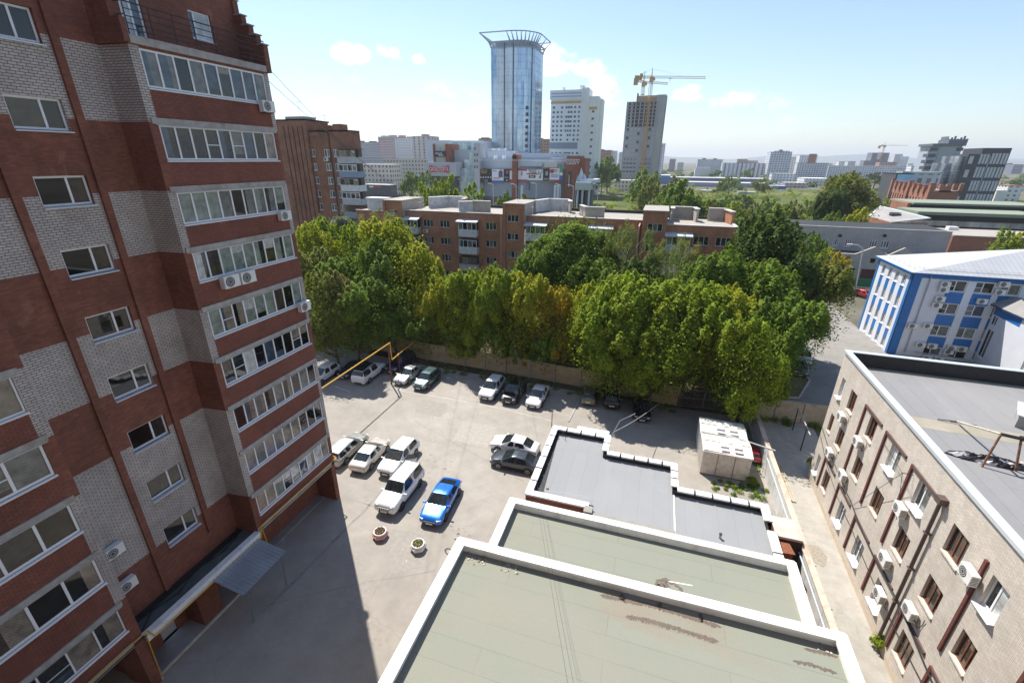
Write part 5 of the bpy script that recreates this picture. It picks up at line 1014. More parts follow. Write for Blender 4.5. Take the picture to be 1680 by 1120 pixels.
# ---------------------------------------------------------------- glass skyscraper
Yt = 300
gs = thing('glass_skyscraper', 'tall blue glass skyscraper with an open flared crown of struts on its roof', 'skyscraper', tuple(PY(840, 240, Yt))[:2]+(0,))
def curtain(name, c1, c2, line, du, dv, rough=.1):
    m, nt, b = newmat(name); b.inputs['Roughness'].default_value = rough; b.inputs['Metallic'].default_value = .55; b.inputs['Specular IOR Level'].default_value = .8
    uv = nt.nodes.new('ShaderNodeTexCoord').outputs['UV']; t = nd(nt, 'ShaderNodeTexBrick', Scale=1.0); t.offset = 0
    t.inputs['Brick Width'].default_value = du; t.inputs['Row Height'].default_value = dv; t.inputs['Mortar Size'].default_value = .13; t.inputs['Mortar Smooth'].default_value = .4
    t.inputs['Color1'].default_value = (*c1, 1); t.inputs['Color2'].default_value = (*c2, 1); t.inputs['Mortar'].default_value = (*line, 1); nt.links.new(uv, t.inputs['Vector'])
    wv = noise(nt, .06, 4, .6, vec=uv, sx=(2.2, .7, 1)); c = mixc(nt, ramp(nt, wv, [(.42, (0,)), (.62, (.6,))]), t.outputs[0], (.72, .78, .84))
    nt.links.new(c, b.inputs['Base Color']); nt.links.new(ramp(nt, t.outputs['Fac'], [(0, (rough,)), (1, (.6,))]), b.inputs['Roughness']); return m
cw1 = curtain('curtain_blue', (.22, .36, .56), (.30, .44, .62), (.16, .22, .30), 2.2, 3.6); cw2 = curtain('curtain_grey', (.42, .47, .53), (.46, .50, .55), (.2, .25, .31), 6.5, 3.6, .25)
cx0, cx1 = PY(805.5, 90, Yt).x, PY(875, 90, Yt).x; zt = PY(840, 76, Yt).z; Wd = cx1-cx0
out = [(cx0, Yt), (cx0+Wd*.47, Yt)]; r_ = Wd*.53
for i in range(1, 10): a = R(-90+9.5*i); out.append((cx0+Wd*.47+r_*math.cos(a)*.94, Yt+r_*.75+r_*.75*math.sin(a)))
out += [(cx1-.5, Yt+26), (cx0, Yt+26)]
def ringwall(mb, P, z0, z1, mi=lambda i: 0):
    for i in range(len(P)): a, b_ = P[i], P[(i+1) % len(P)]; mb.face([(*a, z0), (*b_, z0), (*b_, z1), (*a, z1)], mi(i))
mb = MB(); ringwall(mb, out, 0, zt, lambda i: 0); mb.face([(*p, zt) for p in out]); bld(mb, 'curtain_wall', [cw1, cw2], gs)
mb = MB(); mb.box(cx0+3.6, cx0+8.4, Yt-.25, Yt, 0, zt-1); mb.box(cx0+9.0, cx0+14.0, Yt-.25, Yt, 0, zt-1); bld(mb, 'grey_bay', cw2, gs)
mb = MB(); mb.box(cx0+8.4, cx0+9.0, Yt-.5, Yt, 0, zt+3); mb.box(cx0+14.0, cx0+14.6, Yt-.5, Yt, 0, zt+3); mb.box(cx1-2.6, cx1-2.0, Yt+5.5, Yt+6.5, 0, zt+1); bld(mb, 'dark_fin', plain('fin_navy', (.05, .08, .13), .4), gs)
mb = MB()
for k in range(15): z = zt*.03+k*3.65; mb.box(cx1-4.6, cx1-3.5, Yt+2.6, Yt+5.4, z, z+1.9)
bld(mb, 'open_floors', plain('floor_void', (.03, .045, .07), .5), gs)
ctr = (sum(p[0] for p in out)/len(out), sum(p[1] for p in out)/len(out))
def off_(P, k, z): return [(ctr[0]+(p[0]-ctr[0])*k, ctr[1]+(p[1]-ctr[1])*k, z) for p in P]
A, B, C_ = off_(out, 1.0, zt), off_(out, 1.06, zt+2.6), off_(out, 1.36, zt+7.3); steelb = plain('crown_steel', (.27, .33, .40), .5)
mb = MB(); ringwall(mb, [(p[0], p[1]) for p in off_(out, .86, 0)], zt, zt+3.4); bld(mb, 'crown_drum', plain('crown_drum', (.30, .36, .44), .5), gs)
mb = MB()
for i in range(len(out)): j = (i+1) % len(out); mb.tube(B[i], B[j], .45, n=5); mb.tube(C_[i], C_[j], .32, n=5); mb.tube(A[i], A[j], .5, n=5)
pts = []
for i in range(len(out)):
    a, b_ = Vector(out[i]+(0,)), Vector(out[(i+1) % len(out)]+(0,)); n_ = max(1, int((b_-a).length/6.5))
    for q in range(n_): pts.append(tuple(a.lerp(b_, q/n_))[:2])
for p in pts[::1]:
    q = lambda k, z: (ctr[0]+(p[0]-ctr[0])*k, ctr[1]+(p[1]-ctr[1])*k, z); mb.tube(q(.98, zt), q(1.07, zt+3.0), .5, n=5); mb.tube(q(1.07, zt+3.0), q(1.36, zt+7.3), .5, .18, n=5)
bld(mb, 'crown', steelb, gs)
# ---------------------------------------------------------------- white tower with orange band
Yw = 345; x0, x1 = PY(903, 150, Yw).x, PY(957, 150, Yw).x; zt = PY(930, 148, Yw).z
wt = thing('apartment_tower', 'white apartment tower with an orange band near the top and a dark mid-height belt', 'tower block', (x0, Yw, 0))
wcl = plain('tower_white', (.82, .83, .85), .7, var=.04, vs=.1); wcl2 = plain('tower_white_bright_east', (.86, .85, .82), .7, var=.05, vs=.1); org = plain('tower_orange', (.62, .36, .14), .7); belt = plain('tower_belt', (.27, .31, .38), .6)  # east side's brighter look is put into a lighter, warmer copy of the white
Z = lambda py: PY(930, py, Yw).z
mb = MB(); mb.box(x0+.8, x1-.6, Yw, Yw+20, 0, zt-1); mb.box(x0, x1+.2, Yw-.8, Yw+20, Z(163), zt); bld(mb, 'wall', wcl, wt)
mb = MB(); mb.box(x0+.7, x1-1, Yw-.25, Yw, Z(170), Z(166)); bld(mb, 'orange_band', org, wt); mb = MB(); mb.box(x0+.5, x1-2, Yw-.3, Yw, Z(244), Z(234)); bld(mb, 'belt', belt, wt)
mb = MB(); mb.box(x0+8, x0+10, Yw+2, Yw+4, zt, zt+2); mb.box(x1-3, x1, Yw+3, Yw+9, zt, zt+3); bld(mb, 'stair_head', wcl, wt)
xs_ = PY(957, 150, Yw).x; 
mb = MB(); mb.box(xs_-.6, xs_+3.2, Yw+3, Yw+22, 0, zt+1.5); mb.box(xs_+3.2, xs_+9.8, Yw+8, Yw+24, 0, Z(157)); mb.box(xs_+9.8, xs_+11.6, Yw+14, Yw+26, 0, Z(160)); bld(mb, 'east_wing', wcl2, wt)
mb = MB(); mb.box(xs_+3.6, xs_+9, Yw+7.75, Yw+8, Z(179), Z(174.5)); bld(mb, 'orange_band', org, wt)
wm = MB(); wm.box(0, 1.25, -.12, .02, 0, 1.35); wme = wm.mesh('window', [plain('far_glass', (.10, .12, .16), .2)])
def put(me, name, parent, x, y, z, sx_=1, sz=1): o = link(name, me, parent, Matrix.Translation(Vector((x, y, z)))@Matrix.Diagonal((sx_, 1, sz, 1))); return o
cnt = 0; rgt = random.Random(2)
for r_ in range(19):
    z = Z(173.2)-1.9-r_*2.92
    if Z(246) < z < Z(232): continue
    for c_ in (2.2, 5.1, 8.0, 11.2, 12.9, 14.6, 17.2, 20.2, 23.2):
        if x0+c_+1.5 > x1-1 or cnt >= 86 or rgt.random() < .06: continue
        put(wme, 'window', wt, x0+c_, Yw, z, .9+.4*rgt.random()); cnt += 1
for r_ in range(14): put(wme, 'window', wt, xs_+5.6, Yw+8, Z(184)-r_*4.5, 1.3)
mb = MB()
for zz in (152.5, 157.5): mb.box(x0+1, x1-.8, Yw-.95, Yw-.8, Z(zz+2.2), Z(zz))
bld(mb, 'ribbon_window', plain('far_glass_ribbon', (.36, .44, .54), .3), wt)
# ---------------------------------------------------------------- tower under construction with two cranes
Yc = 470; Zc = lambda py: PY(1060, py, Yc).z; x0, x1 = PY(1029, 165, Yc).x, PY(1082, 160, Yc).x; W_ = x1-x0
ct = thing('unfinished_tower', 'grey concrete tower under construction with dark open upper floors', 'tower block', (x0, Yc, 0))
cg = plain('raw_concrete', (.32, .325, .34), .9, var=.12, vs=.08); cs_ = plain('raw_concrete_bright_side', (.36, .36, .36), .9, var=.1, vs=.1)  # brighter look of the side walls is put into a lighter concrete copy
zo, ztp = Zc(208), Zc(167)
mb = MB(); mb.box(x0, x1, Yc, Yc+20, 0, zo); mb.box(x0+.6, x1-.6, Yc+5, Yc+19, zo, ztp-2); bld(mb, 'wall', cg, ct)
mb = MB(); mb.box(x1, x1+4.2, Yc+1.5, Yc+20, 0, Zc(160)); mb.box(x1+4.2, x1+6.6, Yc+5, Yc+20, 0, Zc(157)); mb.box(x1-2.2, x1+5.8, Yc+.8, Yc+3, 0, Zc(156)); bld(mb, 'east_wall', cs_, ct)
mb = MB(); fl = 7; hh = (ztp-zo)/fl
for k in range(fl+1): mb.box(x0, x1, Yc, Yc+5, zo+hh*k-.2, zo+hh*k+.25)
for k in range(8): x = x0+(W_-1.1)*k/7; mb.box(x, x+(1.9 if k in (0, 7, 1) else 1.1), Yc+.0, Yc+.8, zo, ztp)
mb.box(x0+W_*.30, x1+2, Yc+2, Yc+14, ztp, Zc(156.5)); mb.box(x0+W_*.29, x0+W_*.34, Yc+2, Yc+5, ztp, Zc(152)); bld(mb, 'frame', [cg], ct)
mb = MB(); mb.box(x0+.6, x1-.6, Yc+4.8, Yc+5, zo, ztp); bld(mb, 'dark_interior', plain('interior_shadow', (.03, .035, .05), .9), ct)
mb = MB(); mb.box(x0+W_*.32, x1-1, Yc+1.9, Yc+2, Zc(165.5), Zc(160)); bld(mb, 'formwork', plain('formwork_orange', (.42, .22, .08), .7), ct)
wm2 = MB(); wm2.box(0, 1.0, -.1, .05, 0, 1.15); wd = wm2.mesh('window', [plain('void_window', (.045, .05, .06), .7)]); wm3 = MB(); wm3.box(0, 2.2, -.1, .05, 0, 2.2); wl_ = wm3.mesh('window', [plain('pale_infill', (.36, .38, .41), .8)])
cnt = 0
for r_ in range(17):
    z = zo-3.4-r_*3.55
    for c_ in range(8):
        if c_ == 4 or z < 12: continue
        x = x0+2+c_*(W_-5)/7
        if r_ < 7:
            if cnt < 95: put(wl_ if (r_*3+c_*5) % 6 or r_ > 5 else wd, 'window', ct, x, Yc, z, 1 if (r_*3+c_*5) % 6 else 2.0, 1 if (r_*3+c_*5) % 6 else 2); cnt += 1
        elif cnt < 95: put(wd, 'window', ct, x, Yc, z); cnt += 1
mb = MB()
for r_ in range(17):
    for c_ in range(16):
        z = zo-3.4-(r_+.02)*3.55
        if r_ >= 8 and z > 12 and c_ not in (8, 9): mb.box(x0+1.6+c_*(W_-4)/15.5, x0+2.4+c_*(W_-4)/15.5, Yc-.09, Yc+.05, z, z+1.1)
tag(bld(mb, 'window', plain('void_window', (.045, .05, .06), .7), ct), kind='stuff')
def lattice(mb, p0, p1, w, n, r, m=0, cross=True):
    p0, p1 = Vector(p0), Vector(p1); d = (p1-p0).normalized(); a = d.orthogonal().normalized(); 
    if abs(d.z) < .5: a = Vector((0, 0, 1))
    b_ = d.cross(a); C4 = [(a*i+b_*j)*w/2 for i, j in ((1, 1), (1, -1), (-1, -1), (-1, 1))]
    for c in C4: mb.tube(p0+c, p1+c, r, n=4, m=m)
    for k in range(n):
        q0, q1 = p0.lerp(p1, k/n), p0.lerp(p1, (k+1)/n)
        for i in range(4): mb.tube(q0+C4[i], q1+C4[(i+1) % 4], r*.8, n=3, m=m)
def crane(label, px, pbase, pcab, ptop, Y, jib_px, jib_py, cj_px, cj_py, hmast=0.):
    base = PY(px, pbase, Y); cab = PY(px, pcab, Y); base.x = cab.x; top = PY(px, ptop, Y); top.x = cab.x; jt = PY(jib_px, jib_py, Y); cj = PY(cj_px, cj_py, Y)
    t = thing('tower_crane', label, 'crane', (cab.x, Y, 0), 0, 'tower cranes over the unfinished tower'); yl = plain('crane_orange', (.55, .30, .06), .6); wh = plain('crane_white', (.62, .62, .60), .6); gy = plain('crane_grey', (.28, .30, .30), .6)
    zl = min(base.z, Zc(158) if Y == Yc-4 else base.z)
    mb = MB(); lattice(mb, (cab.x, Y, hmast), (cab.x, Y, zl), 2.2, 30, .22); bld(mb, 'lower_mast', yl, t)
    mb = MB(); lattice(mb, (cab.x, Y, zl), (cab.x, Y, cab.z-2), 2.2, 6, .2); bld(mb, 'mast', wh, t)
    mb = MB(); lattice(mb, (cab.x, Y, cab.z+1.5), tuple(jt), 1.5, 26, .13); bld(mb, 'jib', plain('jib_pale', (.55, .50, .38), .6), t)
    mb = MB(); lattice(mb, (cab.x, Y, cab.z+1.5), tuple(cj), 1.6, 6, .2); bld(mb, 'counter_jib', yl, t)
    mb = MB(); mb.box(cj.x-1.8, cj.x+1.8, Y-1.5, Y+1.5, cj.z-4, cj.z+1.2); mb.box(cj.x+2.5, cj.x+5, Y-1.2, Y+1.2, cj.z, cj.z+2.6); bld(mb, 'counterweight', plain('counterweight', (.40, .26, .10), .8), t)
    mb = MB(); mb.box(cab.x-1.6, cab.x+1.6, Y-1.6, Y+1.6, cab.z-2.2, cab.z+1.6); mb.box(cab.x+1.4, cab.x+3, Y-1, Y+1, cab.z-1.2, cab.z+1.2, 1); bld(mb, 'cab', [yl, gy], t)
    mb = MB(); mb.tube((cab.x, Y, cab.z+1.6), (cab.x, Y, top.z), .8, .35, n=4); mb.tube((cab.x, Y, top.z-.5), (cj.x+1, Y, cj.z+1), .09, n=3); mb.tube((cab.x, Y, top.z-.5), tuple(Vector((cab.x, Y, cab.z)).lerp(jt, .62)+Vector((0, 0, 1))), .09, n=3); bld(mb, 'top_mast', wh, t)
    q = Vector((cab.x, Y, cab.z+.6)).lerp(jt, .35); mb = MB(); mb.box(q.x-.8, q.x+.8, Y-.8, Y+.8, q.z-.6, q.z+.1); mb.tube((q.x, Y, q.z), (q.x, Y, q.z-3), .08, n=3); bld(mb, 'trolley', gy, t)
crane('nearer orange tower crane with the longest jib, its mast left of the other', 1069, 155, 130, 112, Yc-4, 1158, 127.5, 1045, 127)
crane('rear lower orange tower crane with the shorter jib beside the tall one', 1056, 156, 138, 116.5, Yc+7, 1096, 137.5, 1043.5, 131.5, 80)
crane('thin grey far tower crane above the notched dark tower, right skyline', 1451, 250, 240, 234, 1145, 1489, 239, 1443, 240)
# ---------------------------------------------------------------- shopping centre
Ym = 250; mall = thing('shopping_centre', 'grey and red shopping centre with a row of billboards behind the five-storey block', 'shopping centre', tuple(PY(850, 320, Ym))[:2]+(0,))
X = lambda px, py=270, Y=Ym: PY(px, py, Y).x
Zm = lambda py, px=840, Y=Ym: PY(px, py, Y).z
def mbx(name, a, b_, t, bo, m, dy=0., dep=10., zb=None, parent=None):
    mb = MB(); mb.box(X(a, t, Ym+dy), X(b_, t, Ym+dy), Ym+dy, Ym+dy+dep, 0 if bo is None else Zm(bo, a, Ym+dy), Zm(t, a, Ym+dy)); return bld(mb, name, m, parent or mall)
m_lg = plain('mall_light_grey', (.52, .57, .63), .6, var=.06, vs=.1); m_mg = plain('mall_mid_grey', (.33, .36, .41), .6, var=.08, vs=.15); m_brk = brick('mall_brick', (.33, .10, .05), (.28, .085, .045), (.2, .1, .07), .5, .3, .02, bmp=0)
m_gl = curtain('mall_glass', (.16, .30, .38), (.22, .38, .46), (.3, .4, .45), 3, 3, .15); m_cr = plain('mall_cream', (.56, .53, .44), .7); m_dk = plain('mall_dark', (.06, .065, .075), .6)
mbx('rear_hall', 735, 790, 231, None, [m_lg], 30, 40); mbx('rear_glass', 742, 772, 234, 246, m_gl, 29.6, .4); mbx('rear_hall', 700, 738, 230.5, None, m_lg, 40, 20)
mbx('panel_wall', 735, 778, 246, None, plain('mall_pale_panel', (.46, .50, .53), .5), 12, 18); mbx('stair_glass', 752, 778, 276, None, m_gl, 6, 6); mbx('stair_glass', 762, 778, 262, 276, m_gl, 8, 4); mbx('stair_glass', 770, 778, 250, 262, m_gl, 9, 3)
mbx('cream_wall', 712, 731, 236, 268, m_cr, 6, 16); mbx('pillar', 709.5, 712, 236, 268, m_brk, 5, 14); mbx('pillar', 730, 736.5, 236, 268, m_brk, 5, 14); mbx('window', 719, 723, 241, 246, m_gl, 5.8, .3)
mbx('sign_box', 697, 748, 266, 288.5, plain('sign_box_grey', (.44, .45, .48), .6), 0, 10); mbx('entrance', 704, 748, 288.5, None, m_dk, 3, 6)
mbx('slim_tower', 776.5, 786, 234.5, None, plain('slim_tower_grey', (.47, .48, .49), .6), -2, 9)
for r_ in range(4):
    for c_ in range(2):
        if r_ == 0 and c_: continue
        mbx('window', 778+c_*4, 779.6+c_*4, 242+r_*10, 246+r_*10, m_dk, -2.2, .3)
# the long curved front
cv = []
for i in range(25):
    px = 785+150*i/24; q = PY(px, 300, Ym); cv.append((q.x, Ym+4-4*math.sin(math.pi*min(1, i/20))+(max(0, i-18)/6)**2*9))
def cwall(name, z0, z1, m, d=0.):
    mb = MB()
    for a, b_ in zip(cv[:-1], cv[1:]): mb.face([(a[0], a[1]-d, z0), (b_[0], b_[1]-d, z0), (b_[0], b_[1]-d, z1), (a[0], a[1]-d, z1)])
    return bld(mb, name, m, mall)
zA, zB, zC, zD = Zm(262), Zm(277), Zm(299.5), Zm(320)
cwall('front_wall', 0, zA, m_mg); cwall('fascia', zB, zA, m_lg, .3); cwall('base_course', 0, Zm(324), plain('mall_base', (.17, .13, .12), .8, var=.3, vs=.3), .25)
mb = MB(); mb.prism([(x, y) for x, y in cv]+[(cv[-1][0], Ym+50), (cv[0][0], Ym+50)], zA-.5, zA+.3); bld(mb, 'roof', m_lg, mall)
mbx('upper_tier', 786, 812, 243.5, 262, m_lg, 16, 30); mbx('upper_tier', 800, 846, 247.5, 262, m_lg, 15, 30); mbx('upper_tier', 846, 918, 251, 262, plain('mall_blue_grey', (.33, .38, .45), .5, var=.1), 14, 30); mbx('upper_tier', 905, 935, 258, 268, plain('mall_roof_tier', (.40, .43, .46), .5), 8, 20)
mbx('roof_house', 864, 889, 266, 273, m_lg, -.6, 3); mbx('roof_house', 893, 914, 269, 275, m_cr, -.4, 3); mbx('roof_glass', 914, 926, 268, 274.5, m_gl, 1, 3)
for p in (809, 818, 829): mb = MB(); q = PY(p, 247, Ym+15); mb.tube((q.x, q.y, q.z), (q.x, q.y, q.z+1.2), .9, n=8); bld(mb, 'roof_vent', white_paint, mall)
for p in (813, 827): mb = MB(); q = PY(p, 259, Ym+6); mb.tube((q.x, q.y, q.z-1), (q.x, q.y, q.z+1.3), 1.1, n=8); bld(mb, 'roof_vent', white_paint, mall)
mb = MB(); q = [X(843, 260), X(850.5, 260)]; mb.box(q[0], q[1], Ym-3, Ym+6, 0, Zm(256)); mb.tube(((q[0]+q[1])/2, Ym-3, Zm(256.5)), ((q[0]+q[1])/2, Ym+6, Zm(256.5)), (q[1]-q[0])/2, n=16); bld(mb, 'brick_pylon', m_brk, mall)
mbx('truss', 785, 935, 262.3, 263, white_paint, -3.2, .3)
mbx('brick_tower', 930, 952, 255.5, None, m_brk, -4, 14); mbx('brick_tower', 950, 961.5, 259.5, None, m_brk, -3, 14)
mb = MB(); z0, z1 = Zm(261.8, 940), Zm(269, 940)
xa, xb = X(928, 262, Ym-6), X(951, 262, Ym-6)
for zz in (z0,): mb.bar((xa, Ym-6, z0), (xb, Ym-6, z0), .5, .4)
for i in range(5): a = xa+(xb-xa)*i/5; b_ = xa+(xb-xa)*(i+1)/5; m_ = (a+b_)/2; mb.bar((a, Ym-6, z0), (m_, Ym-6, z1), .3, .3); mb.bar((m_, Ym-6, z1), (b_, Ym-6, z0), .3, .3)
mb.bar((xa+1, Ym-6, z1), (xb-2, Ym-6, z1), .5, .4); bld(mb, 'truss', plain('truss_grey', (.5, .52, .54), .5), mall)
for i, (p, t) in enumerate(((948.5, 283), (954, 271), (959.5, 281))):
    mb = MB(); x = X(p, t, Ym-8); w_ = 1.0; zt_ = Zm(t, p, Ym-8)-1; mb.prism([(x-w_, Ym-8), (x+w_, Ym-8), (x+w_, Ym-4), (x-w_, Ym-4)], 0, zt_-4); mb.face([(x-w_, Ym-8, zt_-4), (x+w_, Ym-8, zt_-4), (x, Ym-8, zt_)]); mb.face([(x-w_, Ym-8, zt_-4), (x, Ym-8, zt_), (x-w_, Ym-4, zt_-4)]); mb.face([(x+w_, Ym-8, zt_-4), (x+w_, Ym-4, zt_-4), (x, Ym-8, zt_)]); bld(mb, 'spire', m_lg, mall)
mbx('canopy', 944, 969, 299, 311.5, plain('canopy_grey', (.42, .45, .45), .6), -14, 10); mbx('canopy_roof', 951, 979, 294, 300, m_lg, -10, 14); mbx('canopy_shade_block', 944.5, 971, 311.5, None, m_dk, -8, 8)  # dark block fills in the shade below the canopy
for p in (948, 956, 967): mb = MB(); q = PY(p, 312, Ym-13); mb.tube((q.x, q.y, 0), (q.x, q.y, q.z), .5, n=10); bld(mb, 'column', m_lg, mall)
for p in (856.5, 916.5, 911.5): mb = MB(); q = PY(p, 304, Ym-9); mb.tube((q.x, q.y, 0), (q.x, q.y, q.z), .75, n=10); bld(mb, 'column', m_lg, mall)
# signs and billboards
def text(s, x, y, z, h, m, parent, w=None, name='lettering', th=0., sh=0.):
    c = bpy.data.curves.new('t', 'FONT'); c.body = s; c.size = 1; c.extrude = .02; c.align_x = 'CENTER'; c.align_y = 'CENTER'; c.shear = sh
    o = bpy.data.objects.new('t', c); COL.objects.link(o); bpy.context.view_layer.update(); dg = bpy.context.evaluated_depsgraph_get(); me = bpy.data.meshes.new_from_object(o.evaluated_get(dg)); bpy.data.objects.remove(o)
    xs = [v.co.x for v in me.vertices]; ys = [v.co.y for v in me.vertices]; sy = h/max(.01, max(ys)-min(ys)); sx_ = w/max(.01, max(xs)-min(xs)) if w else sy
    cx_, cy_ = (max(xs)+min(xs))/2, (max(ys)+min(ys))/2
    me.transform(Matrix.Rotation(th, 4, 'Z')@Matrix(((sx_, 0, 0, -cx_*sx_), (0, 0, -1, 0), (0, sy, 0, -cy_*sy), (0, 0, 0, 1)))); me.materials.clear(); me.materials.append(m); return link(name, me, parent, Matrix.Translation(Vector((x, y, z))))
def marks(n, x, y, z, h, m, parent, w, name='lettering_marks'):
    mb = MB(); rg_ = random.Random(n*7+int(h*100)); st = w/n
    for i in range(n):
        a = x-w/2+st*i; hh = h*rg_.uniform(.75, 1); mb.box(a, a+st*.22, y-.02, y, z-h/2, z-h/2+hh); k = rg_.randrange(3)
        if k != 1: mb.box(a+st*.22, a+st*.72, y-.02, y, z-h/2+hh*.8, z-h/2+hh)
        if k != 2: mb.box(a+st*.52, a+st*.74, y-.02, y, z-h/2, z-h/2+hh*.8)
        if k == 2: mb.box(a+st*.22, a+st*.72, y-.02, y, z-h/2, z-h/2+hh*.2)
    return bld(mb, name, m, parent)
red = plain('sign_red', (.50, .02, .035), .5, var=0); swhite = plain('sign_white', (.85, .85, .85), .5, var=0); sblack = plain('sign_black', (.012, .012, .014), .5, var=0); gold = plain('sign_gold', (.62, .40, .08), .5, var=0); sblue = plain('sign_blue', (.03, .16, .50), .5, var=0); sgreen = plain('sign_green', (.05, .40, .18), .5, var=0); sgrey = plain('sign_grey', (.35, .36, .38), .5, var=0)
xa, xb = X(704.5, 277), X(737, 277); z0, z1 = Zm(283.5, 720), Zm(271, 720); mb = MB(); n = 14
for i in range(n):
    f0, f1 = i/n, (i+1)/n; s0, s1 = 1.0*math.sin(math.pi*f0), 1.0*math.sin(math.pi*f1); a, b_ = xa+(xb-xa)*f0, xa+(xb-xa)*f1
    mb.face([(a, Ym-.35, z0+s0*.6), (b_, Ym-.35, z0+s1*.6), (b_, Ym-.35, z1-s1), (a, Ym-.35, z1-s0)])
bld(mb, 'red_sign', red, mall); text('СИЛАСПОРТА', (xa+xb)/2, Ym-.45, (z0+z1)/2-.1, (z1-z0)*.58, swhite, mall, (xb-xa)*.95)
mbx('black_sign', 711.5, 730.5, 248, 257.5, sblack, 4.2, .5); marks(7, X(719.5, 251, Ym+4), Ym+4.1, Zm(251.6, 721, Ym+4), .9, swhite, mall, 4.2); marks(5, X(723.5, 254, Ym+4), Ym+4.1, Zm(254.8, 723, Ym+4), .9, swhite, mall, 3.0)
def bboard(a, b_, t, bo, m, dy=-1.2): return mbx('billboard', a, b_, t, bo, m, dy, .5)
TT = lambda s, px, py, h, m, w=None, sh=0.: marks(len(s), X(px, py, Ym-1.4), Ym-1.4, PY(px, py, Ym-1.4).z, h, m, mall, w or h*len(s)*.7)
T = lambda s, px, py, h, m, w=None, sh=0.: text(s, X(px, py, Ym-1.4), Ym-1.4, PY(px, py, Ym-1.4).z, h, m, mall, w, sh=sh)
bboard(786, 807, 277.5, 299, sblack); TT('.....', 794, 281.5, 1.9, gold, 3.6, .4)
for i in range(5): T('•', 789+i*4, 291, .7, swhite)
TT('...', 797, 295, .5, sgrey, 3.0); TT('...', 798, 297.4, .6, swhite, 1.6)
bboard(807, 826, 277.5, 299.5, swhite); mbx('billboard_print', 807, 826, 296, 299.5, sblue, -1.4, .1); mbx('billboard_print', 818, 824.5, 281, 291, plain('print_navy', (.12, .09, .20), .5), -1.4, .1); mbx('billboard_print', 819.5, 823, 278.5, 281.5, plain('print_skin', (.45, .28, .24), .5), -1.4, .1); TT('...', 812, 280.5, .8, sblue, 2.6, .3); TT('......', 815, 292.5, .8, red, 4.2)
bboard(826.3, 836, 277.5, 298.5, sblack); mbx('billboard_print', 830.5, 833.5, 280, 285, plain('emblem_orange', (.6, .16, .05), .5), -1.4, .1); TT('....', 831, 291, .5, swhite, 2.2); TT('..', 832, 296, .8, swhite)
bboard(836.3, 843, 277.0, 299, swhite); mbx('billboard_print', 836.3, 843, 277, 280, red, -1.4, .1); mbx('billboard_print', 836.3, 843, 294.5, 299, red, -1.4, .1)
bboard(850, 864, 277.0, 297.5, swhite); mbx('billboard_print', 850, 864, 277, 280, red, -1.4, .1); mbx('billboard_print', 850, 864, 294.5, 297.5, red, -1.4, .1); mbx('billboard_print', 854.5, 857, 281, 288, sgrey, -1.4, .1)
bboard(864.2, 891, 278.0, 295.5, swhite); T('THULE', 873.5, 281.2, 1.8, sblack, 4.4); mbx('billboard_print', 864.2, 882, 284.3, 286, red, -1.4, .1); mbx('billboard_print', 867.5, 878.5, 287.3, 292, sblack, -1.4, .1); TT('....', 873, 289.6, 1.0, swhite, 2.4)
for (a, b_, c, d) in ((883, 885, 280, 287), (886, 888, 283, 291), (884, 887.5, 289, 293), (888.5, 890, 279, 284)): mbx('billboard_print', a, b_, c, d, sgrey, -1.4, .1)
bboard(891.2, 902, 277.0, 296.5, sblack); mbx('billboard_print', 895, 899, 281, 288, plain('print_beige', (.45, .38, .30), .5), -1.4, .1); TT('.....', 896.5, 293.5, .7, swhite, 2.4)
bboard(902.2, 918, 276, 297, swhite); mbx('billboard_print', 902.2, 918, 294.8, 297, red, -1.4, .1); TT('......', 911.5, 279, .8, red, 2.8); TT('.....', 911.5, 282, .7, sgrey, 2.4); TT('............', 910, 287, .7, sblue, 4.4); TT('..........', 910, 290, .7, sblue, 4.0)
mb = MB(); q = PY(905.5, 281, Ym-1.4); mb.tube((q.x, Ym-1.5, q.z), (q.x, Ym-1.4, q.z), 1.1, n=14); bld(mb, 'billboard_print', red, mall)
bboard(918.2, 923, 276, 283, sgreen); bboard(918.2, 923, 283.2, 288, swhite); bboard(918.2, 923, 288.2, 295, sblue)
TT('........................', 871, 274.5, 1.0, sblack, 12.2)
mbx('blade_sign', 932.5, 936.5, 282, 309, sblack, -4.4, .3)
for i in range(7): marks(1, X(934.5, 290, Ym-4.6), Ym-4.6, Zm(288+i*3, 934, Ym-4.6), .85, swhite, mall, .9)
mbx('blade_sign', 864.5, 868.5, 299.5, 312, sblack, -1.0, .3)
for i in range(4): marks(1, X(866.5, 302, Ym-1.2), Ym-1.2, Zm(302+i*3, 866, Ym-1.2), .8, swhite, mall, .8)
for i, (px, pt, pb, Y) in enumerate(((809, 301, 333, 225), (847, 302, 330, 222), (880, 300, 334, 230), (920, 302, 330, 226), (941, 304, 330, 224), (982, 302, 328, 228))):
    q = PY(px, pt, Y); t = thing('street_lamp', ['street lamp left of the wide pylon before the dark gold-lettered billboard', 'street lamp just in front of the brick pylon of the shopping centre', 'street lamp under the wide white billboard with a red stripe', 'street lamp below the white fitness billboard', 'street lamp beside the red brick sign tower', 'street lamp right of the shopping centre canopy'][i], 'street lamp', (q.x, Y, 0), 0, 'street lamps along the boulevard')
    mb = MB(); mb.tube((q.x, Y, 0), (q.x, Y, q.z-.6), .16, n=6); mb.tube((q.x, Y, q.z-.6), (q.x-1.6, Y, q.z), .12, n=5); bld(mb, 'pole', plain('lamp_grey', (.55, .56, .57), .5), t); mb = MB(); mb.box(q.x-2.8, q.x-1.5, Y-.25, Y+.25, q.z-.1, q.z+.15); bld(mb, 'lamp_head', white_pvc, t)
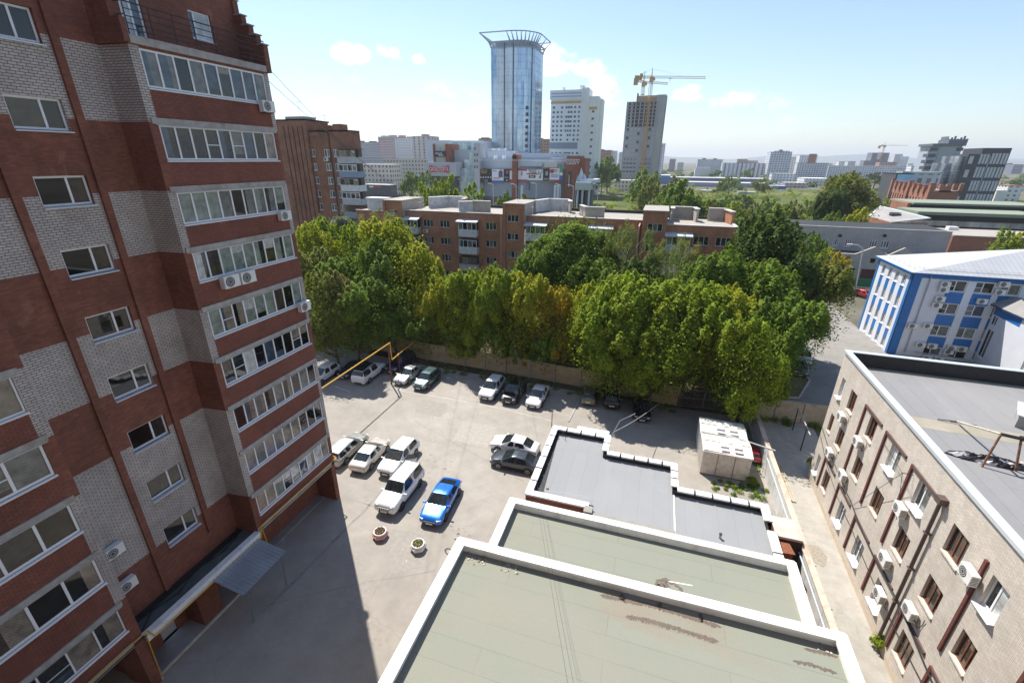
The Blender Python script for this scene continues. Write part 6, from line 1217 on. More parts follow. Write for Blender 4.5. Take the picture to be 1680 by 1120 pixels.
# ---------------------------------------------------------------- right-hand towers and sheds
Y1 = 400; P1 = lambda px, py: PY(px, py, Y1)
t1 = thing('hotel_tower', 'tall grey tower with a blank pale front and dark balcony stripes on both edges', 'tower block', tuple(P1(1550, 280))[:2]+(0,))
a, b_, z = P1(1535, 232).x, P1(1583, 230).x, P1(1550, 229).z; w_ = b_-a
mb = MB(); mb.box(a, b_, Y1, Y1+18, 0, z-4); bld(mb, 'wall', plain('tower_pale_blue', (.40, .44, .50), .5, var=.04), t1)
mb = MB(); mb.box(a+w_*.22, a+w_*.80, Y1-.5, Y1, 0, z-4); bld(mb, 'blank_front', plain('tower_blank', (.33, .36, .41), .6), t1)
mb = MB(); mb.box(a-1.5, b_+1, Y1-1.5, Y1+18, z-4, z-2.5); mb.box(b_-9, b_+1, Y1-1.5, Y1+12, z-2.5, z, 0); mb.box(a+8, b_-8, Y1+3, Y1+12, z-2.5, z+2); 
for k in range(7): x = a+9+1.7*k; mb.tube((x, Y1+5, z-2), (x, Y1+5, z+.6+.8*((k*7) % 3)), .6, n=5)
bld(mb, 'roof', plain('tower_roof_dark', (.12, .14, .17), .6), t1)
for k in range(13):
    zz = z-7-k*3.9; mb = MB(); mb.box(a-2.0, a+w_*.14, Y1-1.0, Y1+6, zz, zz+2.1); bld(mb, 'balcony', plain('balcony_navy', (.06, .065, .10), .4), t1)
    if k < 8: mb = MB(); mb.box(a+w_*.82, b_+.5, Y1-.8, Y1+6, zz, zz+2.0); bld(mb, 'balcony', MATS['balcony_navy'], t1)
Y2 = 330; P3 = lambda px, py: PY(px, py, Y2)
t2 = thing('office_tower', 'black slanted-looking office tower with vertical white window strips, far right', 'tower block', tuple(P3(1620, 290))[:2]+(0,))
a, b_, z = P3(1590, 252).x, P3(1661, 243).x, P3(1640, 243).z; w_ = b_-a
blk_ = plain('black_cladding', (.035, .036, .05), .35, var=.1); ws_ = plain('white_strip', (.50, .52, .56), .4)
mb = MB(); mb.box(a, b_, Y2, Y2+18, 0, z-3); mb.box(a+w_*.30, b_, Y2, Y2+18, z-3, z); bld(mb, 'wall', blk_, t2)
nb = 0
for r_ in range(7):
    zz = z-8-r_*7.0
    for c_ in (.05, .30, .38, .46, .58, .66, .74, .83, .91):
        if zz < 0 or nb >= 95: continue
        x = a+w_*c_; mb = MB(); h = 5.4 if c_ > .2 else 4.0
        if c_ > .2 and r_ == 0 and c_ < .5: h = 5.0
        mb.box(x, x+(1.0 if c_ > .2 else 1.8), Y2-.25, Y2, zz, zz+h); bld(mb, 'window_strip', ws_, t2); nb += 1
mb = MB(); mb.box(a+w_*.535, a+w_*.55, Y2-.4, Y2, 0, z-4); bld(mb, 'fin', plain('fin_pale', (.4, .43, .5), .5), t2)
mb = MB(); mb.box(a-2.5, a, Y2+3, Y2+20, 0, z-4); mb.box(a-5.5, a-2.5, Y2+8, Y2+22, 0, P3(1580, 268).z); bld(mb, 'west_wing', curtain('smoky_glass', (.06, .075, .10), (.10, .12, .16), (.12, .12, .15), 4, 3.4, .2), t2)
t, a, b_, z = far('low white office with rows of rounded windows left of the black tower', 'building', 1497, 1543, 285, 320, 20, facade('f_round', (.55, .56, .58), (.12, .13, .17), 4.2, 4.6, .5, .62), 'distant_building', plain('grey_green_roof', (.35, .40, .38), .6), [(1484, 1552, 281.5, 285, plain('grey_green_fascia', (.33, .38, .38), .6), 'parapet', .6)])
t, a, b_, z = far('building end with a big sky-blue advertising screen beside the rounded-window office', 'building', 1471, 1497, 285, 318, 18, m_dk, 'distant_building', tar, [(1473, 1497.5, 286, 302, plain('sky_screen', (.28, .52, .74), .5, var=.15, vs=.3), 'screen', .5)])
# red brick mill with buttresses
Yb = 280; mill = thing('brick_mill', 'old red brick mill with a scalloped gable and a row of small buttress chimneys', 'building', tuple(PY(1520, 320, Yb))[:2]+(0,))
q0, q1 = PY(1463, 305, Yb), PY(1527, 312, Yb-20); q2 = PY(1575, 312, Yb-20)
brk_m = brick('brick_mill_red', (.40, .16, .10), (.34, .13, .08), (.28, .14, .1), .5, .3, .02, bmp=0, stain=.2)
mb = MB(); za = q1.z; ax, ay = q0.x, Yb+55; bx_, by_ = q1.x, Yb-20; cx_ = q2.x
L = math.hypot(bx_-ax, by_-ay); u = ((bx_-ax)/L, (by_-ay)/L)
ax, ay = PY(1463, 308, Yb+40).x, Yb+40; L = math.hypot(bx_-ax, by_-ay); u = ((bx_-ax)/L, (by_-ay)/L)
mb.wall((ax, ay), u, L, 0, za, [(k*4.2+2, k*4.2+3.6, za-9, za-4) for k in range(int(L/4.2))]+[(k*4.2+2, k*4.2+3.6, za-16, za-11.5) for k in range(int(L/4.2))], 0, .4, mr=1)
mb.wall((bx_, by_), (1, 0), cx_-bx_, 0, za-2, [(5, 6.2, za-14, za-11), (11, 12.2, za-14, za-11), (8, 9.2, za-8, za-5)], 0, .4, mr=1)
n = 12
for i in range(n):
    f0, f1 = i/n, (i+1)/n; g = lambda f: za-2+2.6*math.sin(math.pi*f)**2+(1.8 if f in (0, 1) else 0)+1.2*abs(math.cos(2*math.pi*f)); A_, B_ = bx_+(cx_-bx_)*f0, bx_+(cx_-bx_)*f1
    mb.face([(A_, by_, za-2), (B_, by_, za-2), (B_, by_, g(f1)), (A_, by_, g(f0))])
bld(mb, 'wall', [brk_m, dark], mill)
mb = MB(); mb.prism([(ax, ay), (bx_, by_), (cx_, by_), (cx_, ay)], za-.8, za-.1); bld(mb, 'roof', plain('rusty_roof', (.30, .20, .16), .8, var=.2, vs=.1), mill)
for k in range(9): f = k/8; x, y = ax+(bx_-ax)*f, ay+(by_-ay)*f; mb = MB(); h = 2.8 if k % 4 == 0 else 1.8; mb.box(x-.9, x+.9, y-.9, y+.9, (0 if k % 4 == 0 else za-2), za+h); mb.box(x-1.1, x+1.1, y-1.1, y+1.1, za+h, za+h+.3); bld(mb, 'buttress', brk_m, mill)
for k in range(5): mb = MB(); x = bx_+3+k*4; mb.box(x, x+1.4, by_+6+k*3, by_+7.4+k*3, za-1, za+2.2); bld(mb, 'chimney', brk_m, mill)
# brick office with low roof, sheds
Yk = 165; t = thing('brick_workshop', 'low red brick workshop with a folded grey roof and pale edge, above the grey hall', 'building', tuple(PY(1480, 360, Yk))[:2]+(0,))
a, b_, c_ = PY(1441, 368, Yk+8), PY(1463, 365, Yk), PY(1523, 362, Yk+3); 
mb = MB(); zt_ = b_.z
def wl2(p, q, z0, z1, ops=()): L = math.hypot(q[0]-p[0], q[1]-p[1]); mb.wall(p, ((q[0]-p[0])/L, (q[1]-p[1])/L), L, z0, z1, ops, 0, .2, mr=1)
wl2((a.x, Yk+16), (b_.x, Yk), 0, zt_, [(6+k*2.2, 7+k*2.2, 4, 6.2) for k in range(3)]); wl2((b_.x, Yk), (c_.x, Yk+3), 0, zt_, [(3+k*4.5, 4.6+k*4.5, 4.5, 5.8) for k in range(4)])
bld(mb, 'wall', [brk_m, dark], t)
mb = MB(); mb.face([(b_.x, Yk, zt_), (c_.x, Yk+3, zt_+1.2), (c_.x-3, Yk+30, zt_+2.2), (a.x, Yk+16, zt_)]); mb.bar((c_.x, Yk+3, zt_+1.3), (c_.x-3, Yk+30, zt_+2.3), 1.0, .3, 1); mb.bar((c_.x-3, Yk+30, zt_+2.2), (a.x, Yk+16, zt_+.1), .6, .3, 1); mb.bar((b_.x, Yk, zt_+.1), (c_.x, Yk+3, zt_+1.3), .5, .3, 1); bld(mb, 'roof', [plain('roof_dusty_grey', (.30, .28, .27), .8, var=.15, vs=.3), plain('edge_pale_blue', (.52, .56, .58), .6)], t)
for (x, y) in ((.35, 10), (.5, 14)): mb = MB(); xx = a.x+(c_.x-a.x)*x; mb.box(xx, xx+2.5, Yk+y, Yk+y+2, zt_+.5, zt_+1.6); bld(mb, 'roof_light', tar, t)
def shed(label, pl, pt, Y, rows_, cat='shed', pr=1720):
    a = PY(pl, pt, Y); b_ = PY(pr, pt, Y); t = thing('industrial_shed', label, cat, (a.x, Y, 0))
    for (n_, dy, dep, dz0, dz1, m) in rows_: mb = MB(); mb.box(a.x, b_.x, Y+dy, Y+dy+dep, max(0, a.z+dz0), a.z+dz1); bld(mb, n_, m, t)
    return t, a, b_
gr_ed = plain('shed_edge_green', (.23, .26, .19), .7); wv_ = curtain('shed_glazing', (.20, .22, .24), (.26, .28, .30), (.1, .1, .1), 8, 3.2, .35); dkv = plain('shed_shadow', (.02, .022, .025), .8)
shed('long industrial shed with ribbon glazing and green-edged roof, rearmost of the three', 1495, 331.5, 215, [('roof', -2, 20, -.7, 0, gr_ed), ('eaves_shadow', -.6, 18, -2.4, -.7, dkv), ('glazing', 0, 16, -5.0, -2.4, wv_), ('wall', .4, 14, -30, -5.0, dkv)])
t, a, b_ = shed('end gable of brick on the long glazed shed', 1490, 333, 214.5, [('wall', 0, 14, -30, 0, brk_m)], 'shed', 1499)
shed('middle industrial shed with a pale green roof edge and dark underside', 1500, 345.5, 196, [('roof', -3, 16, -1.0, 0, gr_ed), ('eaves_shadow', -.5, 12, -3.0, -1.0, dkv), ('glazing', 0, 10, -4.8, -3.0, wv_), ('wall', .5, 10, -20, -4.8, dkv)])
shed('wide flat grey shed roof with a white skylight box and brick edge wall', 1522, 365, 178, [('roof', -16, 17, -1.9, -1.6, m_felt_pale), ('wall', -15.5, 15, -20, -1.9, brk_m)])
q = PZ(1561, 377, PY(1522, 365, 178).z-1.6); mb = MB(); mb.box(q.x-1.2, q.x+1.2, q.y-1, q.y+1, q.z, q.z+1.0); o = bld(mb, 'skylight', white_paint); tag(o, 'small white skylight box on the wide flat grey shed roof', 'skylight')
# warehouses beyond the meadow
Yq = 560
for (lab, pl, pr, pt, Y, dep, m, rf) in (('long grey warehouse roof beyond the meadow with blue trim', 1085, 1262, 291, 600, 30, plain('warehouse_blue', (.12, .17, .36), .6), rf_pale), ('long low warehouse with pale roof in front of the blue-trimmed one', 1120, 1286, 299, 520, 24, plain('warehouse_grey', (.34, .36, .40), .7), rf_pale),
                                 ('deep blue warehouse front at the end of the long roofs', 1252, 1290, 305, 500, 20, plain('warehouse_deep_blue', (.04, .09, .35), .6), plain('roof_lilac', (.42, .45, .55), .6)), ('small blue roofed hall beside the construction tower', 1085, 1100, 288, 560, 24, plain('hall_blue', (.10, .20, .45), .6), rf_white), ('reddish station building right of the deep blue warehouse', 1288, 1325, 300, 540, 14, f_pink, rf_pale)):
    far(lab, 'warehouse', pl, pr, pt, Y, dep, m, 'warehouse', rf)
far('unfinished low concrete building at the foot of the construction tower', 'building', 1008, 1048, 296, 420, 12, f_stone, 'distant_building', rf_pale)
far('low shop with a dark front below the beige apartment house', 'building', 596, 640, 303, 285, 8, m_dk, 'shop', rf_pale, [(614, 626, 304.5, 307.5, red, 'red_sign', .4), (606, 613, 305, 307.5, swhite, 'white_sign', .4)])
# ================================================================ TREES
def leafmat(name, stops, trans=.38, patch=None, pscale=.5):
    m = bpy.data.materials.new(name); m.use_nodes = True; nt = m.node_tree; nt.nodes.clear(); out = nt.nodes.new('ShaderNodeOutputMaterial')
    at = nt.nodes.new('ShaderNodeAttribute'); at.attribute_name = 'tint'; c = ramp(nt, at.outputs['Fac'], stops)
    if patch:                                     # boughs that have turned
        oi = nt.nodes.new('ShaderNodeObjectInfo'); va = nt.nodes.new('ShaderNodeVectorMath'); va.operation = 'ADD'; nt.links.new(nt.nodes.new('ShaderNodeTexCoord').outputs['Object'], va.inputs[0]); nt.links.new(oi.outputs['Location'], va.inputs[1])
        n = noise(nt, pscale, 3, .6, vec=va.outputs[0]); c = mixc(nt, ramp(nt, n, [(.50, (0,)), (.66, (.85,))]), c, patch)
    d = nt.nodes.new('ShaderNodeBsdfPrincipled'); d.inputs['Roughness'].default_value = .62; d.inputs['Specular IOR Level'].default_value = .18; t = nt.nodes.new('ShaderNodeBsdfTranslucent'); mx = nt.nodes.new('ShaderNodeMixShader'); mx.inputs[0].default_value = trans
    nt.links.new(c, d.inputs['Base Color']); tcx = mixc(nt, 1., c, (1.25, 1.2, .55), 'MULTIPLY'); nt.links.new(tcx, t.inputs[0]); nt.links.new(d.outputs[0], mx.inputs[1]); nt.links.new(t.outputs[0], mx.inputs[2]); nt.links.new(mx.outputs[0], out.inputs[0]); MATS[name] = m; return m
LF = dict(
 bright=leafmat('leaf_bright_maple', [(0, (.10, .17, .012)), (.5, (.235, .33, .022)), (1, (.40, .46, .045))], .40, (.26, .31, .03), .35),
 yellow=leafmat('leaf_yellowing_maple', [(0, (.13, .19, .015)), (.5, (.32, .37, .025)), (1, (.52, .50, .04))], .42, (.44, .42, .03), .3),
 orange=leafmat('leaf_orange_maple', [(0, (.15, .18, .015)), (.5, (.36, .34, .025)), (1, (.54, .40, .03))], .40, (.52, .34, .02), .4),
 green=leafmat('leaf_green', [(0, (.07, .13, .014)), (.5, (.14, .23, .022)), (1, (.24, .33, .045))], .34, (.20, .27, .03), .3),
 dark=leafmat('leaf_dark_green', [(0, (.04, .075, .014)), (.5, (.08, .125, .022)), (1, (.15, .20, .045))], .34),
 olive=leafmat('leaf_olive', [(0, (.09, .12, .022)), (.5, (.18, .22, .04)), (1, (.30, .33, .07))], .4, (.24, .19, .08), .4),
 birch=leafmat('leaf_birch', [(0, (.07, .12, .022)), (.5, (.13, .19, .035)), (1, (.22, .28, .07))], .34, (.26, .26, .05), .5),
 silver=leafmat('leaf_silver_green', [(0, (.10, .13, .08)), (.5, (.16, .20, .12)), (1, (.30, .34, .24))], .3))
bark = plain('bark', (.10, .075, .055), .95, var=.3, vs=6, bmp=.6); bark_b = plain('bark_birch', (.45, .43, .40), .8, var=.25, vs=7, dirt=(.06, .05, .05), ds=5)
def leafmesh(name, C, Nn, Sz, T, mat, elong=1.35):
    n = len(C); rg = np.random.RandomState(5); Nn = Nn/np.linalg.norm(Nn, axis=1)[:, None]; r = rg.normal(size=(n, 3)); a = np.cross(Nn, r); a /= np.linalg.norm(a, axis=1)[:, None]; b_ = np.cross(Nn, a)
    s = Sz[:, None]; V = np.stack([C-a*s*elong, C-b_*s*.75+Nn*s*.18, C+a*s*elong, C+b_*s*.75+Nn*s*.18], 1).reshape(-1, 3)
    me = bpy.data.meshes.new(name); me.vertices.add(4*n); me.vertices.foreach_set('co', V.ravel()); me.loops.add(4*n); me.loops.foreach_set('vertex_index', np.arange(4*n, dtype=np.int32)); me.polygons.add(n); me.polygons.foreach_set('loop_start', np.arange(0, 4*n, 4, dtype=np.int32))
    try: me.polygons.foreach_set('loop_total', np.full(n, 4, dtype=np.int32))
    except Exception: pass
    me.update(); at = me.attributes.new('tint', 'FLOAT', 'FACE'); at.data.foreach_set('value', np.clip(T, 0, 1).astype(np.float32)); me.materials.append(mat); return me
def tree_proto(seed, Rr, H, base, ncl, nl, ls, style='maple', top=1.0):
    """crown of leafy puffs on limbs; Rr crown radius, H height, base = where the crown starts"""
    rg = np.random.RandomState(seed); rr = random.Random(seed); cz = (H+base)/2; hz = (H-base)/2; cl = []
    lob = [(rg.normal(size=3), rr.uniform(.55, 1.22)) for _ in range(9)]
    tries = 0; LB = []
    if style == 'maple':
        for k_ in range(8):
            a_ = k_*2.4+rr.uniform(-.4, .4); q_ = .60 if k_ else 0; f_ = .18+.8*((k_*3) % 8)/7.0; LB.append((np.array([Rr*q_*math.cos(a_)*rr.uniform(.8, 1.1), Rr*q_*math.sin(a_)*rr.uniform(.8, 1.1), base+(H-base)*min(.80, f_*.85)*(1 if k_ else 0)+(0 if k_ else (H-base)*.80)]), rr.uniform(.34, .50)*Rr))
    while len(cl) < ncl and tries < 9000:
        tries += 1
        d = rg.normal(size=3); d /= np.linalg.norm(d)
        if d[2] < -.55: continue
        k = 1.0
        for l, f in lob: k *= 1+(f-1)*max(0, d@(l/np.linalg.norm(l)))
        k *= rr.uniform(.50, 1.0)**.5
        if style == 'poplar': rad = np.array([d[0]*Rr*k*(.78+.22*(1-d[2])), d[1]*Rr*k*(.78+.22*(1-d[2])), d[2]*hz*k])
        else: rad = np.array([d[0]*Rr*k, d[1]*Rr*k, d[2]*hz*k])
        p = np.array([0, 0, cz])+rad
        if LB:
            lc, lr = LB[rr.randrange(len(LB))]; d3 = d.copy(); d3[2] = d3[2]*1.15+.12; p = lc+d3*lr*rr.uniform(.72, 1.0)
            if p[2] < base*.7 or p[2] > H: continue
        pr = Rr*(rr.uniform(.10, .23) if style == 'maple' else rr.uniform(.11, .25))
        if any(np.linalg.norm(p-q) < .55*(pr+pr2)*.9 for q, pr2 in cl): continue
        cl.append((p, pr))
    Cs, Ns, Ss, Ts = [], [], [], []
    for p, pr in cl:
        n = int(nl*(pr/(Rr*.23))**2); d = rg.normal(size=(n, 3)); d[:, 2] += .25; d /= np.linalg.norm(d, axis=1)[:, None]; q = pr*rg.uniform(.62, 1.08, size=(n, 1)); sq = np.array([1.1, 1.1, .72])
        if style == 'birch': sq = np.array([.75, .75, 1.25])
        if style == 'maple': sq = np.array([1, 1, 1.25])
        w8 = (1.12-.38*(d[:, 2:3]+1)/2*2) if style == 'maple' else 1.0
        C = p+d*q*sq*np.concatenate([np.full((n, 2), 1.0)*w8, np.ones((n, 1))], 1); out = (p-np.array([0, 0, cz-hz*.3])); out /= (np.linalg.norm(out)+1e-6)
        if style == 'birch': C[:, 2] -= rg.exponential(.5, n)*.6
        Nn = d*.6+out*.3+np.array([0, 0, .7])+rg.normal(size=(n, 3))*.5
        Cs.append(C); Ns.append(Nn); Ss.append(rg.uniform(.6, 1.25, n)*ls); Ts.append(rg.normal(.47, .12, n)+rr.uniform(-.2, .2)+.10*(C[:, 2]-cz)/hz)
    # loose leaves between the puffs and single twigs sticking out
    n = int(nl*ncl*.10); d = rg.normal(size=(n, 3)); d /= np.linalg.norm(d, axis=1)[:, None]; k = rg.uniform(.3, 1.12, size=(n, 1)); C = np.array([0, 0, cz])+d*k*np.array([Rr, Rr, hz]); C = C[C[:, 2] > base*.8]
    Cs.append(C); Ns.append(rg.normal(size=(len(C), 3))+np.array([0, 0, .4])); Ss.append(rg.uniform(.5, 1.0, len(C))*ls); Ts.append(rg.uniform(.1, .6, len(C)))
    me = leafmesh('crown', np.concatenate(Cs), np.concatenate(Ns), np.concatenate(Ss), np.concatenate(Ts), LF['green'])
    mb = MB(); tr = .035*H*(.8 if style == 'birch' else 1)*.6; bend = [Vector((0, 0, 0)), Vector((rr.uniform(-.15, .15), rr.uniform(-.15, .15), base*.9)), Vector((rr.uniform(-.3, .3), rr.uniform(-.3, .3), cz)), Vector((0, 0, H*.88))]
    for i in range(3): mb.tube(bend[i], bend[i+1], tr*(1-.28*i), tr*(1-.28*(i+1)), n=7)
    for p, pr in cl[::3]:
        p = Vector(p); h0 = max(base*.8, min(H*.75, p.z-abs(p.xy.length)*.7)); f = h0/(H*.88); s0 = Vector((0, 0, h0)); m_ = s0.lerp(p, .5)+Vector((0, 0, -.25)); w_ = tr*(.5-.3*f); mb.tube(s0, m_, max(w_, .03), max(w_*.6, .02), n=5, caps=False); mb.tube(m_, p, max(w_*.6, .02), .012, n=4, caps=False)
    tm = mb.mesh('trunk', [bark_b if style == 'birch' else bark], uv=False); return me, tm, Rr, H
PRO = dict(
 m1=tree_proto(1, 4.0, 12, 1.6, 150, 330, .125), m2=tree_proto(2, 4.0, 12, 1.4, 150, 330, .125), m3=tree_proto(3, 4.0, 12, 1.5, 140, 340, .13),
 p1=tree_proto(4, 4.2, 16, 2.2, 150, 250, .14, 'poplar'), b1=tree_proto(5, 3.6, 15, 3.5, 70, 300, .085, 'birch'), d1=tree_proto(6, 4.6, 15, 1.8, 175, 240, .15), s1=tree_proto(7, 2.6, 7, .8, 85, 190, .145),
 f1=tree_proto(8, 4.2, 11, 1.6, 34, 110, .26), f2=tree_proto(9, 4.2, 12, 1.8, 40, 110, .27))
def tree(pro, x, y, h, r, mat, label, group=None, rot=None, z=0, cat='tree'):
    cme, tme, Rr, H = PRO[pro]; t = bpy.data.objects.new('tree' if cat == 'tree' else 'shrub', None); COL.objects.link(t); t.empty_display_size = .3
    t.location = (x, y, z); t.rotation_euler = (0, 0, random.uniform(0, 6.28) if rot is None else rot); t.scale = (r/Rr, r/Rr, h/H); WM[t.name] = Matrix.Translation((x, y, z)); tag(t, label, cat, group)
    for nm, me in (('crown', cme), ('trunk', tme)):
        o = bpy.data.objects.new(nm, me); COL.objects.link(o); o.parent = t
        if nm == 'crown': o.material_slots[0].link = 'OBJECT'; o.material_slots[0].material = LF[mat]
    return t
random.seed(11)
def tpx(px, py, Y):                               # where a crown top seen at a pixel stands if its row is at Y
    q = PY(px, py, Y); return q.x, q.z
NEAR = [
 # proto, px of the top, py of the top, row Y, radius, leaves, label
 ('m1', 507, 372, 58, 4.2, 'yellow', 'yellow-green maple at the far left of the tree belt, beside the tall block'),
 ('m2', 530, 362, 64, 4.0, 'bright', 'bright yellow-green maple second from the left along the back of the belt'),
 ('p1', 561, 343, 70, 3.6, 'silver', 'pale silvery-green tree with a rounded top before the brick high-rise'),
 ('m3', 590, 372, 62, 4.2, 'bright', 'bright green maple between the silvery tree and the big yellow-topped maple'),
 ('b1', 622, 348, 72, 4.0, 'olive', 'soft olive-green tree hugging the left stair tower of the five-storey block'),
 ('m1', 641, 364, 57, 5.2, 'yellow', 'largest maple with a golden-yellow top left of the white balconies'),
 ('m2', 612, 398, 53, 4.4, 'green', 'green maple in front of and left of the golden-topped maple'),
 ('m3', 678, 408, 53, 4.2, 'yellow', 'yellowing maple on the right shoulder of the golden-topped maple'),
 ('m3', 520, 415, 52, 4.0, 'olive', 'brownish olive tree with bare twigs nearest the glazed balconies'),
 ('m1', 560, 425, 50, 4.4, 'green', 'dark green maple over the brick wall behind the left parked cars'),
 ('d1', 590, 455, 48.5, 3.8, 'green', 'shaded green tree above the left end of the cream fence'),
 ('s1', 520, 500, 51, 3.4, 'olive', 'low olive tree beside the tall block, above the leftmost parked cars'),
 ('m2', 712, 455, 51, 3.0, 'yellow', 'small yellow maple right of the golden-topped maple, before the brick facade'),
 ('s1', 740, 470, 56, 2.4, 'silver', 'small grey-green shrub tree below the stacked white balconies'),
 ('m1', 772, 446, 50, 3.4, 'bright', 'bright maple just right of the stacked white balconies'),
 ('m2', 808, 441, 49.5, 3.2, 'bright', 'pointed bright green maple before the middle stair tower'),
 ('m3', 858, 452, 50, 3.6, 'yellow', 'yellow-green maple right of the pointed maple, mid belt'),
 ('s1', 720, 500, 51, 2.8, 'yellow', 'low yellow maple leaning over the cream fence, left of mid belt'),
 ('m1', 920, 474, 49.5, 2.8, 'orange', 'maple turning orange in the middle of the belt'),
 ('s1', 880, 540, 50.5, 2.6, 'orange', 'small half-orange maple at the fence below the orange maple'),
 ('m2', 966, 470, 50.5, 3.2, 'yellow', 'yellow-green maple between the orange one and the big bright one'),
 ('m1', 1005, 468, 46.7, 4.18, 'bright', 'left half of the big bright maple group, nearest the white compact cars'),
 ('m2', 1050, 458, 47.7, 4.62, 'bright', 'tallest bright maple in the centre-right of the belt'),
 ('m3', 1100, 465, 48.7, 4.4, 'bright', 'bright maple with yellowing crown right of the tallest bright one'),
 ('m1', 1148, 474, 47.2, 4.18, 'bright', 'bright green maple above the grey bar gate'),
 ('m3', 1195, 482, 49.2, 3.74, 'yellow', 'yellow-green maple right of the one above the bar gate'),
 ('s1', 950, 545, 50.5, 3.0, 'bright', 'low bright maple overhanging the fence behind the olive hatchback'),
 ('s1', 1040, 560, 49.5, 3.0, 'green', 'low dark green maple hanging over the fence behind the dark cars'),
 ('s1', 1085, 590, 48.5, 2.5, 'bright', 'small bright maple drooping over the fence next to the bar gate'),
 ('s1', 1150, 560, 50.5, 2.8, 'yellow', 'small yellow-tipped maple just behind the bar gate'),
 ('s1', 1000, 600, 49, 2.2, 'green', 'lowest shaded maple at the foot of the fence behind the black car'),
 ('m2', 1245, 530, 43.3, 3.1, 'bright', 'bright maple standing at the corner of the concrete wall by the garages'),
 ('s1', 1215, 590, 46.6, 2.2, 'bright', 'small bright maple beside the rear garage'),
 ('s1', 1268, 575, 48.8, 2.4, 'bright', 'bushy bright maple behind the short panel wall'),
 ('p1', 945, 347, 62, 4.6, 'green', 'tall green tree in front of the middle stair tower, mid picture'),
 ('p1', 900, 368, 64, 3.8, 'green', 'green tree with grey dry twigs left of the tall middle tree'),
 ('p1', 985, 362, 67, 3.6, 'birch', 'slender green tree right of the tall middle tree'),
 ('d1', 870, 412, 60, 3.6, 'green', 'broad green tree low in front of the middle stair tower'),
 ('b1', 1032, 370, 64, 3.2, 'birch', 'tall birch with drooping boughs before the right stair tower'),
 ('b1', 1092, 408, 64, 2.8, 'birch', 'short birch at the foot of the right stair tower'),
 ('b1', 1118, 392, 69, 3.0, 'olive', 'thin sparse birch over the balcony at the right end of the block'),
 ('d1', 960, 430, 58, 4.2, 'green', 'broad dark tree filling the gap behind the orange maple'),
 ('d1', 1040, 432, 59, 4.0, 'dark', 'dark tree behind the tallest bright maple'),
 ('d1', 1150, 432, 58, 3.8, 'green', 'green tree behind the maple above the bar gate'),
 ('d1', 1197, 418, 58, 4.0, 'green', 'rounded green willow below the right end of the five-storey block'),
 ('d1', 1272, 357, 64, 5.4, 'dark', 'biggest dark green tree beside the right end of the five-storey block'),
 ('d1', 1235, 385, 70, 3.8, 'dark', 'dark tree touching the end wall of the five-storey block'),
 ('d1', 1268, 440, 56, 4.4, 'green', 'large green tree in front of the biggest dark tree'),
 ('d1', 1345, 432, 64, 4.4, 'olive', 'olive spreading tree over the street, right end of the belt'),
 ('d1', 1315, 415, 62, 3.6, 'dark', 'dark tree joining the biggest dark tree and the olive street tree'),
 ('d1', 1300, 490, 52.5, 3.8, 'green', 'green tree with low boughs at the bend of the street'),
 ('m2', 1250, 500, 48.5, 3.8, 'green', 'green maple behind the bright maple by the garages'),
 ('s1', 1200, 545, 51, 3.0, 'green', 'shaded maple deep behind the bar gate'),
 ('m3', 533, 452, 43.5, 3.6, 'olive', 'olive-green tree rising beside the tall block over the white crossover'),
 ('m1', 572, 470, 44.5, 3.6, 'green', 'green tree over the navy saloon, left end of the yard'),
 ('m2', 640, 468, 49, 3.4, 'green', 'green maple right above the yellow gas pipe'),
 ('s1', 690, 505, 49.5, 3.0, 'green', 'low green maple over the fence right of the yellow gas pipe'),
 ('s1', 760, 520, 50, 3.0, 'bright', 'low bright maple over the fence left of the white crossover trio'),
 ('s1', 830, 520, 49.8, 3.2, 'green', 'low green maple over the fence above the white crossover trio'),
 ('s1', 905, 525, 49.5, 3.0, 'green', 'low green maple over the fence right of the white crossover trio'),
 ('m3', 1020, 520, 45.5, 3.96, 'bright', 'bright maple hanging far over the fence onto the dark parked cars'),
 ('m1', 1085, 525, 45.3, 3.96, 'bright', 'bright maple overhanging the yard at the left post of the bar gate'),
]
for (pr, px, py, Y, r, mt_, lab) in NEAR:
    x, z = tpx(px, py, Y); tree(pr, x, Y, z, r, mt_, lab, 'trees behind the parking yard')
